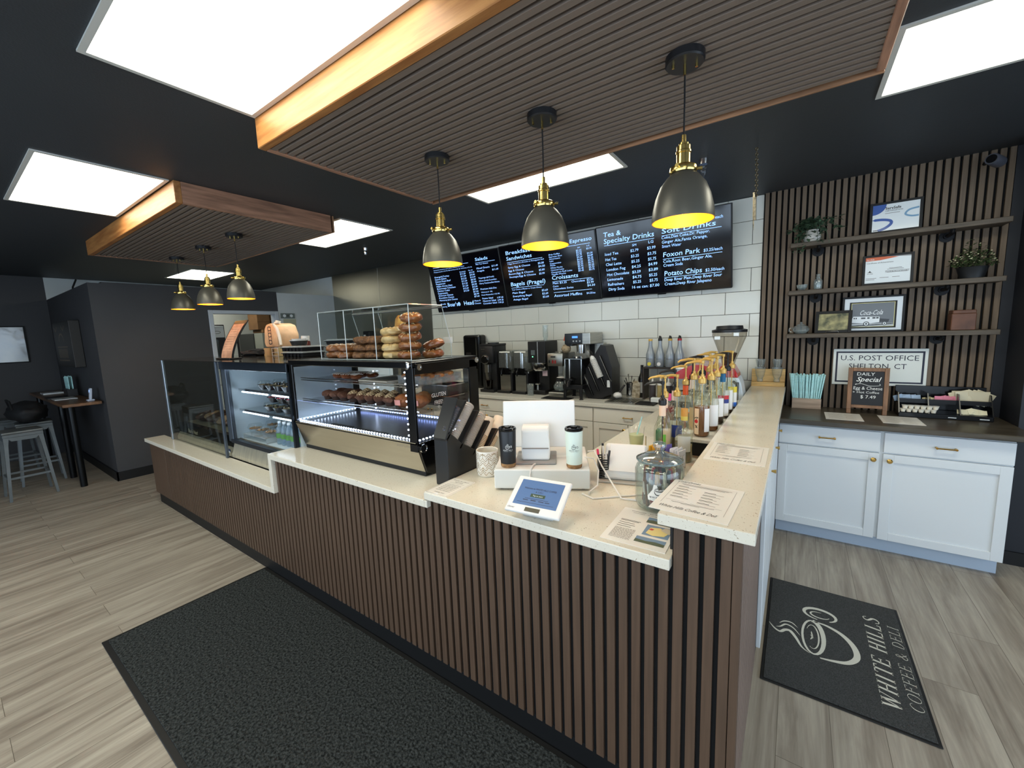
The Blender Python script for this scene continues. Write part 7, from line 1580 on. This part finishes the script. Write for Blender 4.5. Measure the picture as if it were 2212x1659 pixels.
# ================================================================ STOREROOM THROUGH THE DOORWAY
M['cardb'] = mat('cardboard', (132, 98, 66), .8, var=.12, vscale=6)
def carton(x, y, z, w, d, h, lb):
    t = thing('cardboard_box', lb, 'box', (x, y, z)); B().box(-w/2, -d/2, 0, w/2, d/2, h, .003).build('carton', M['cardb'], t)
    B().box(w/2, -d/2, h*.45, w/2+.001, d/2, h*.5).box(-w/2, -.02, h, w/2, .02, h+.001).build('packing_tape', mat('brown_tape', (112, 78, 48), .4), t)
    return t
carton(-8.2, 3.60, 1.86, .36, .22, .29, 'tall cardboard box stacked highest in the storeroom, beside the door post')
carton(-8.2, 3.83, 1.86, .36, .20, .27, 'cardboard box beside the highest one in the storeroom')
carton(-8.15, 3.66, 1.80, .40, .24, .055, 'flat cardboard box under the highest boxes in the storeroom')
tag(B().box(-.3, -.4, 0, .3, .42, 1.79, .01).build('storage_cabinet', mat('dark_store_cabinet', (52, 54, 56), .5), loc=(-8.45, 3.85, 0)), 'dark storage cabinet in the storeroom under the cardboard boxes', 'cabinet') 
t = thing('oven_unit', 'pale grey appliance with a small dark screen in the storeroom', 'appliance', (-7.98, 3.58, 1.30))
B().box(-.16, -.12, 0, .16, .16, .49, .01).build('casing', mat('pale_grey_casing', (150, 154, 146), .5), t)
d_ = B().box(.16, -.08, .30, .165, .08, .45, .002).build('display', M['blackgloss'], t); B().box(.1655, -.02, .37, .166, .01, .39).build('lit_mark', mat('violet_light', (96, 70, 220), .4, emit=1.2), d_)
tag(B().box(-.28, -.3, 0, .28, .3, 1.29, .01).build('work_cabinet', mat('dark_store_cabinet', (52, 54, 56)), loc=(-7.84, 3.62, 0)), 'dark cabinet holding the pale grey appliance in the storeroom', 'cabinet')
t = thing('drinks_fridge', 'black glass door drinks fridge with a white header just inside the storeroom', 'fridge', (-7.75, 2.52, 0))
B().box(-.3, -.3, 0, .28, .235, 1.93, .01).build('cabinet', M['blackplastic'], t); B().box(.281, -.25, 1.73, .29, .22, 1.91, .002).build('header', M['cert'], t)
P = onplane((.2905, .04, 1.79), (0, 1, 0), (0, 0, 1)); B().ribbon(arc(.08, .02, .05, .02, 0, 350, 18), .006, P).build('header_mark', M['ink'], t, recalc=False)
B().box(.281, -.22, .2, .285, .13, 1.70).build('glass_door', mat('dark_reflective_glass', (70, 78, 80), .08), t)
# ================================================================ ALCOVE WITH TALL TABLE
t = thing('high_table', 'narrow high wooden table with black pole legs along the dark alcove wall', 'table', (-8.1, .99, 0))
B().box(-1.4, -.17, .965, 1.20, .16, 1.0, .004).build('table_top', mat('walnut_table', (110, 80, 56), .35, var=.3, vscale=3, stretch=(1.2, 9, 9)), t)
for x in (1.15, .55, -1.2): B().cyl(x, -.1, 0, .965, .032, n=18).build('leg', mat('black_tube', (20, 22, 24), .3, .5), t)
def stool(x, y, rz, lb):
    t = thing('bar_stool', lb, 'stool', (x, y, 0), rz, 'metal stools at the high table')
    gm = mat('galvanised_grey', (104, 110, 112), .45, .4, var=.1, vscale=8)
    B().box(-.155, -.155, .735, .155, .155, .762, .012).box(-.15, -.15, .70, .15, .15, .736, .004).build('seat', gm, t)
    for sx in (-1, 1):
        for sy in (-1, 1):
            b = B(); b.tube([(sx*.125, sy*.125, .72), (sx*.135, sy*.135, .6), (sx*.175, sy*.175, 0)], [.030, .021, .015], 4); b.sm = False
            b.build('leg', gm, t)
    b = B()
    for s in (-1, 1): b.box(-.155, s*.155-.008, .24, .155, s*.155+.008, .262).box(s*.155-.008, -.155, .24, s*.155+.008, .155, .262)
    b.build('footrest', gm, t)
    b = B()
    for s in (-1, 1):
        b.prism([(-.12, .70), (-.09, .66), (.09, .66), (.12, .70)], s*.14-.006, s*.14+.006, 'y'); b.prism([(-.12, .70), (-.09, .66), (.09, .66), (.12, .70)], s*.14-.006, s*.14+.006, 'x')
    b.build('apron', gm, t)
stool(-7.15, .50, .04, 'grey metal stool nearest the big floor mat, at the end of the high table')
stool(-7.78, .66, -.05, 'grey metal stool under the black bag, second along the high table')
stool(-8.45, .55, .1, 'grey metal stool third along the high table, partly hidden')
t = thing('black_bag', 'black soft bag with straps lying on the second stool', 'bag', (-7.72, .62, .763))
B().blob((0, 0, .13), .30, .17, .13, .14, fq=3, sub=3, seed=4, flatb=-1).build('bag_body', mat('black_nylon', (16, 17, 20), .7, bump=.3, bscale=12), t, ang=80)
B().tube([(-.15, -.12, .2), (-.05, -.14, .29), (.08, -.13, .28), (.16, -.12, .18)], .012, 8).build('strap', mat('black_nylon', (16, 17, 20)), t)
t = thing('straw_caddy', 'dark box of mint wrapped straws on the high table', 'box', (-8.15, 1.07, 1.0)); B().box(-.13, -.05, 0, .13, .05, .10, .003).build('box', M['blackplastic'], t)
pr = None; rnd = random.Random(4)
for k in range(30):
    if pr is None: b = B(); b.box(-.007, -.005, 0, .007, .005, .235, .001); pr = tag(b.build('wrapped_straw', M['straw']), 'mint wrapped straw standing in the dark box on the high table', 'straw', 'wrapped straws on the high table'); o = pr
    else: o = pr.copy(); COL.objects.link(o)
    o.location = (-8.15-.105+.0145*(k % 15), 1.05+.035*(k//15), 1.02+rnd.uniform(0, .02)); o.rotation_euler = (0, rnd.uniform(-.08, .02)-.10+.012*(k % 15), 0)
t = thing('cordless_phone', 'pale cordless phone standing upright in its cradle at the end of the high table', 'phone', (-7.08, 1.08, 1.0))
B().box(-.028, -.012, .01, .028, .012, .155, .006, M=T(0, 0, 0, -.12, 0, 0)).build('handset', mat('silver_phone', (186, 196, 214), .4), t)
B().box(-.02, -.014, .105, .02, -.011, .135, M=T(0, 0, 0, -.12, 0, 0)).build('display', mat('phone_lcd', (150, 180, 230), .3, emit=.8), t)
b = B()
for i in range(3):
    for j in range(4): b.box(-.018+.014*i, -.014, .025+.017*j, -.010+.014*i, -.011, .033+.017*j, M=T(0, 0, 0, -.12, 0, 0))
b.build('keypad', M['inkgrey'], t); B().box(-.035, -.03, 0, .035, .035, .02, .005).build('cradle', mat('silver_phone', (186, 196, 214)), t)
for k, (x, y, c, lb) in enumerate(((-7.75, .95, 'w', 'white paper sheet near the phone on the high table'), (-8.0, .92, 'd', 'dark folder on the high table'), (-8.9, .98, 'w', 'white paper pad at the far end of the high table'))):
    tag(B().box(-.14, -.1, 0, .14, .1, .008+.006*k).build('paper_sheet' if c == 'w' else 'folder', M['cert'] if c == 'w' else M['blackplastic'], loc=(x, y, 1.001+.0*k)), lb, 'paper' if c == 'w' else 'folder')
# wall art
t = thing('framed_picture', 'pale framed picture with a glossy crumpled sheen on the far dark wall', 'picture', (-9.548, .62, 1.46))
B().box(0, -.36, 0, .03, .27, .54, .003).build('picture_frame', M['black'], t)
m_ = mat('glossy_pale_poster', (196, 192, 170), .06, bump=.5, bscale=3, coat=1.0, var=.2, vscale=2, col2=(150, 160, 180)); B().box(.03, -.345, .015, .032, .255, .525).build('poster', m_, t)
t = thing('wall_panel_art', 'dark deep framed panel with faint pale lettering on the alcove wall above the straws', 'picture', (-8.1, 1.168, 1.40))
B().box(-.56, -.10, 0, .56, 0, .60, .006).build('box_frame', mat('dark_bronze_box', (36, 34, 32), .5), t)
P = onplane((-.5, -.1015, .04), (1, 0, 0), (0, 0, 1)); b = B()
b.ribbon([(.05, .50), (.15, .44), (.25, .50)], .02, P); b.ribbon([(.55, .50), (.65, .44), (.75, .50)], .02, P); b.ribbon(arc(.45, .30, .16, .10, 0, 180), .025, P)
for k in range(7): b.rect(.15+.09*k, .08, .20+.09*k, .20, P)
b.rect(.1, .04, .8, .055, P); b.rect(.1, .22, .8, .235, P); b.build('faint_lettering', mat('faint_bronze_print', (120, 108, 92), .6), t, recalc=False)
tag(B().tube([(0, 0, 0), (.02, -.05, -.12), (.01, -.07, -.3)], .012, 8).build('ceiling_cable', M['black'], loc=(-9.4, 1.5, CZ-.02)), 'black cable dropping from the ceiling before the white upper wall', 'cable')
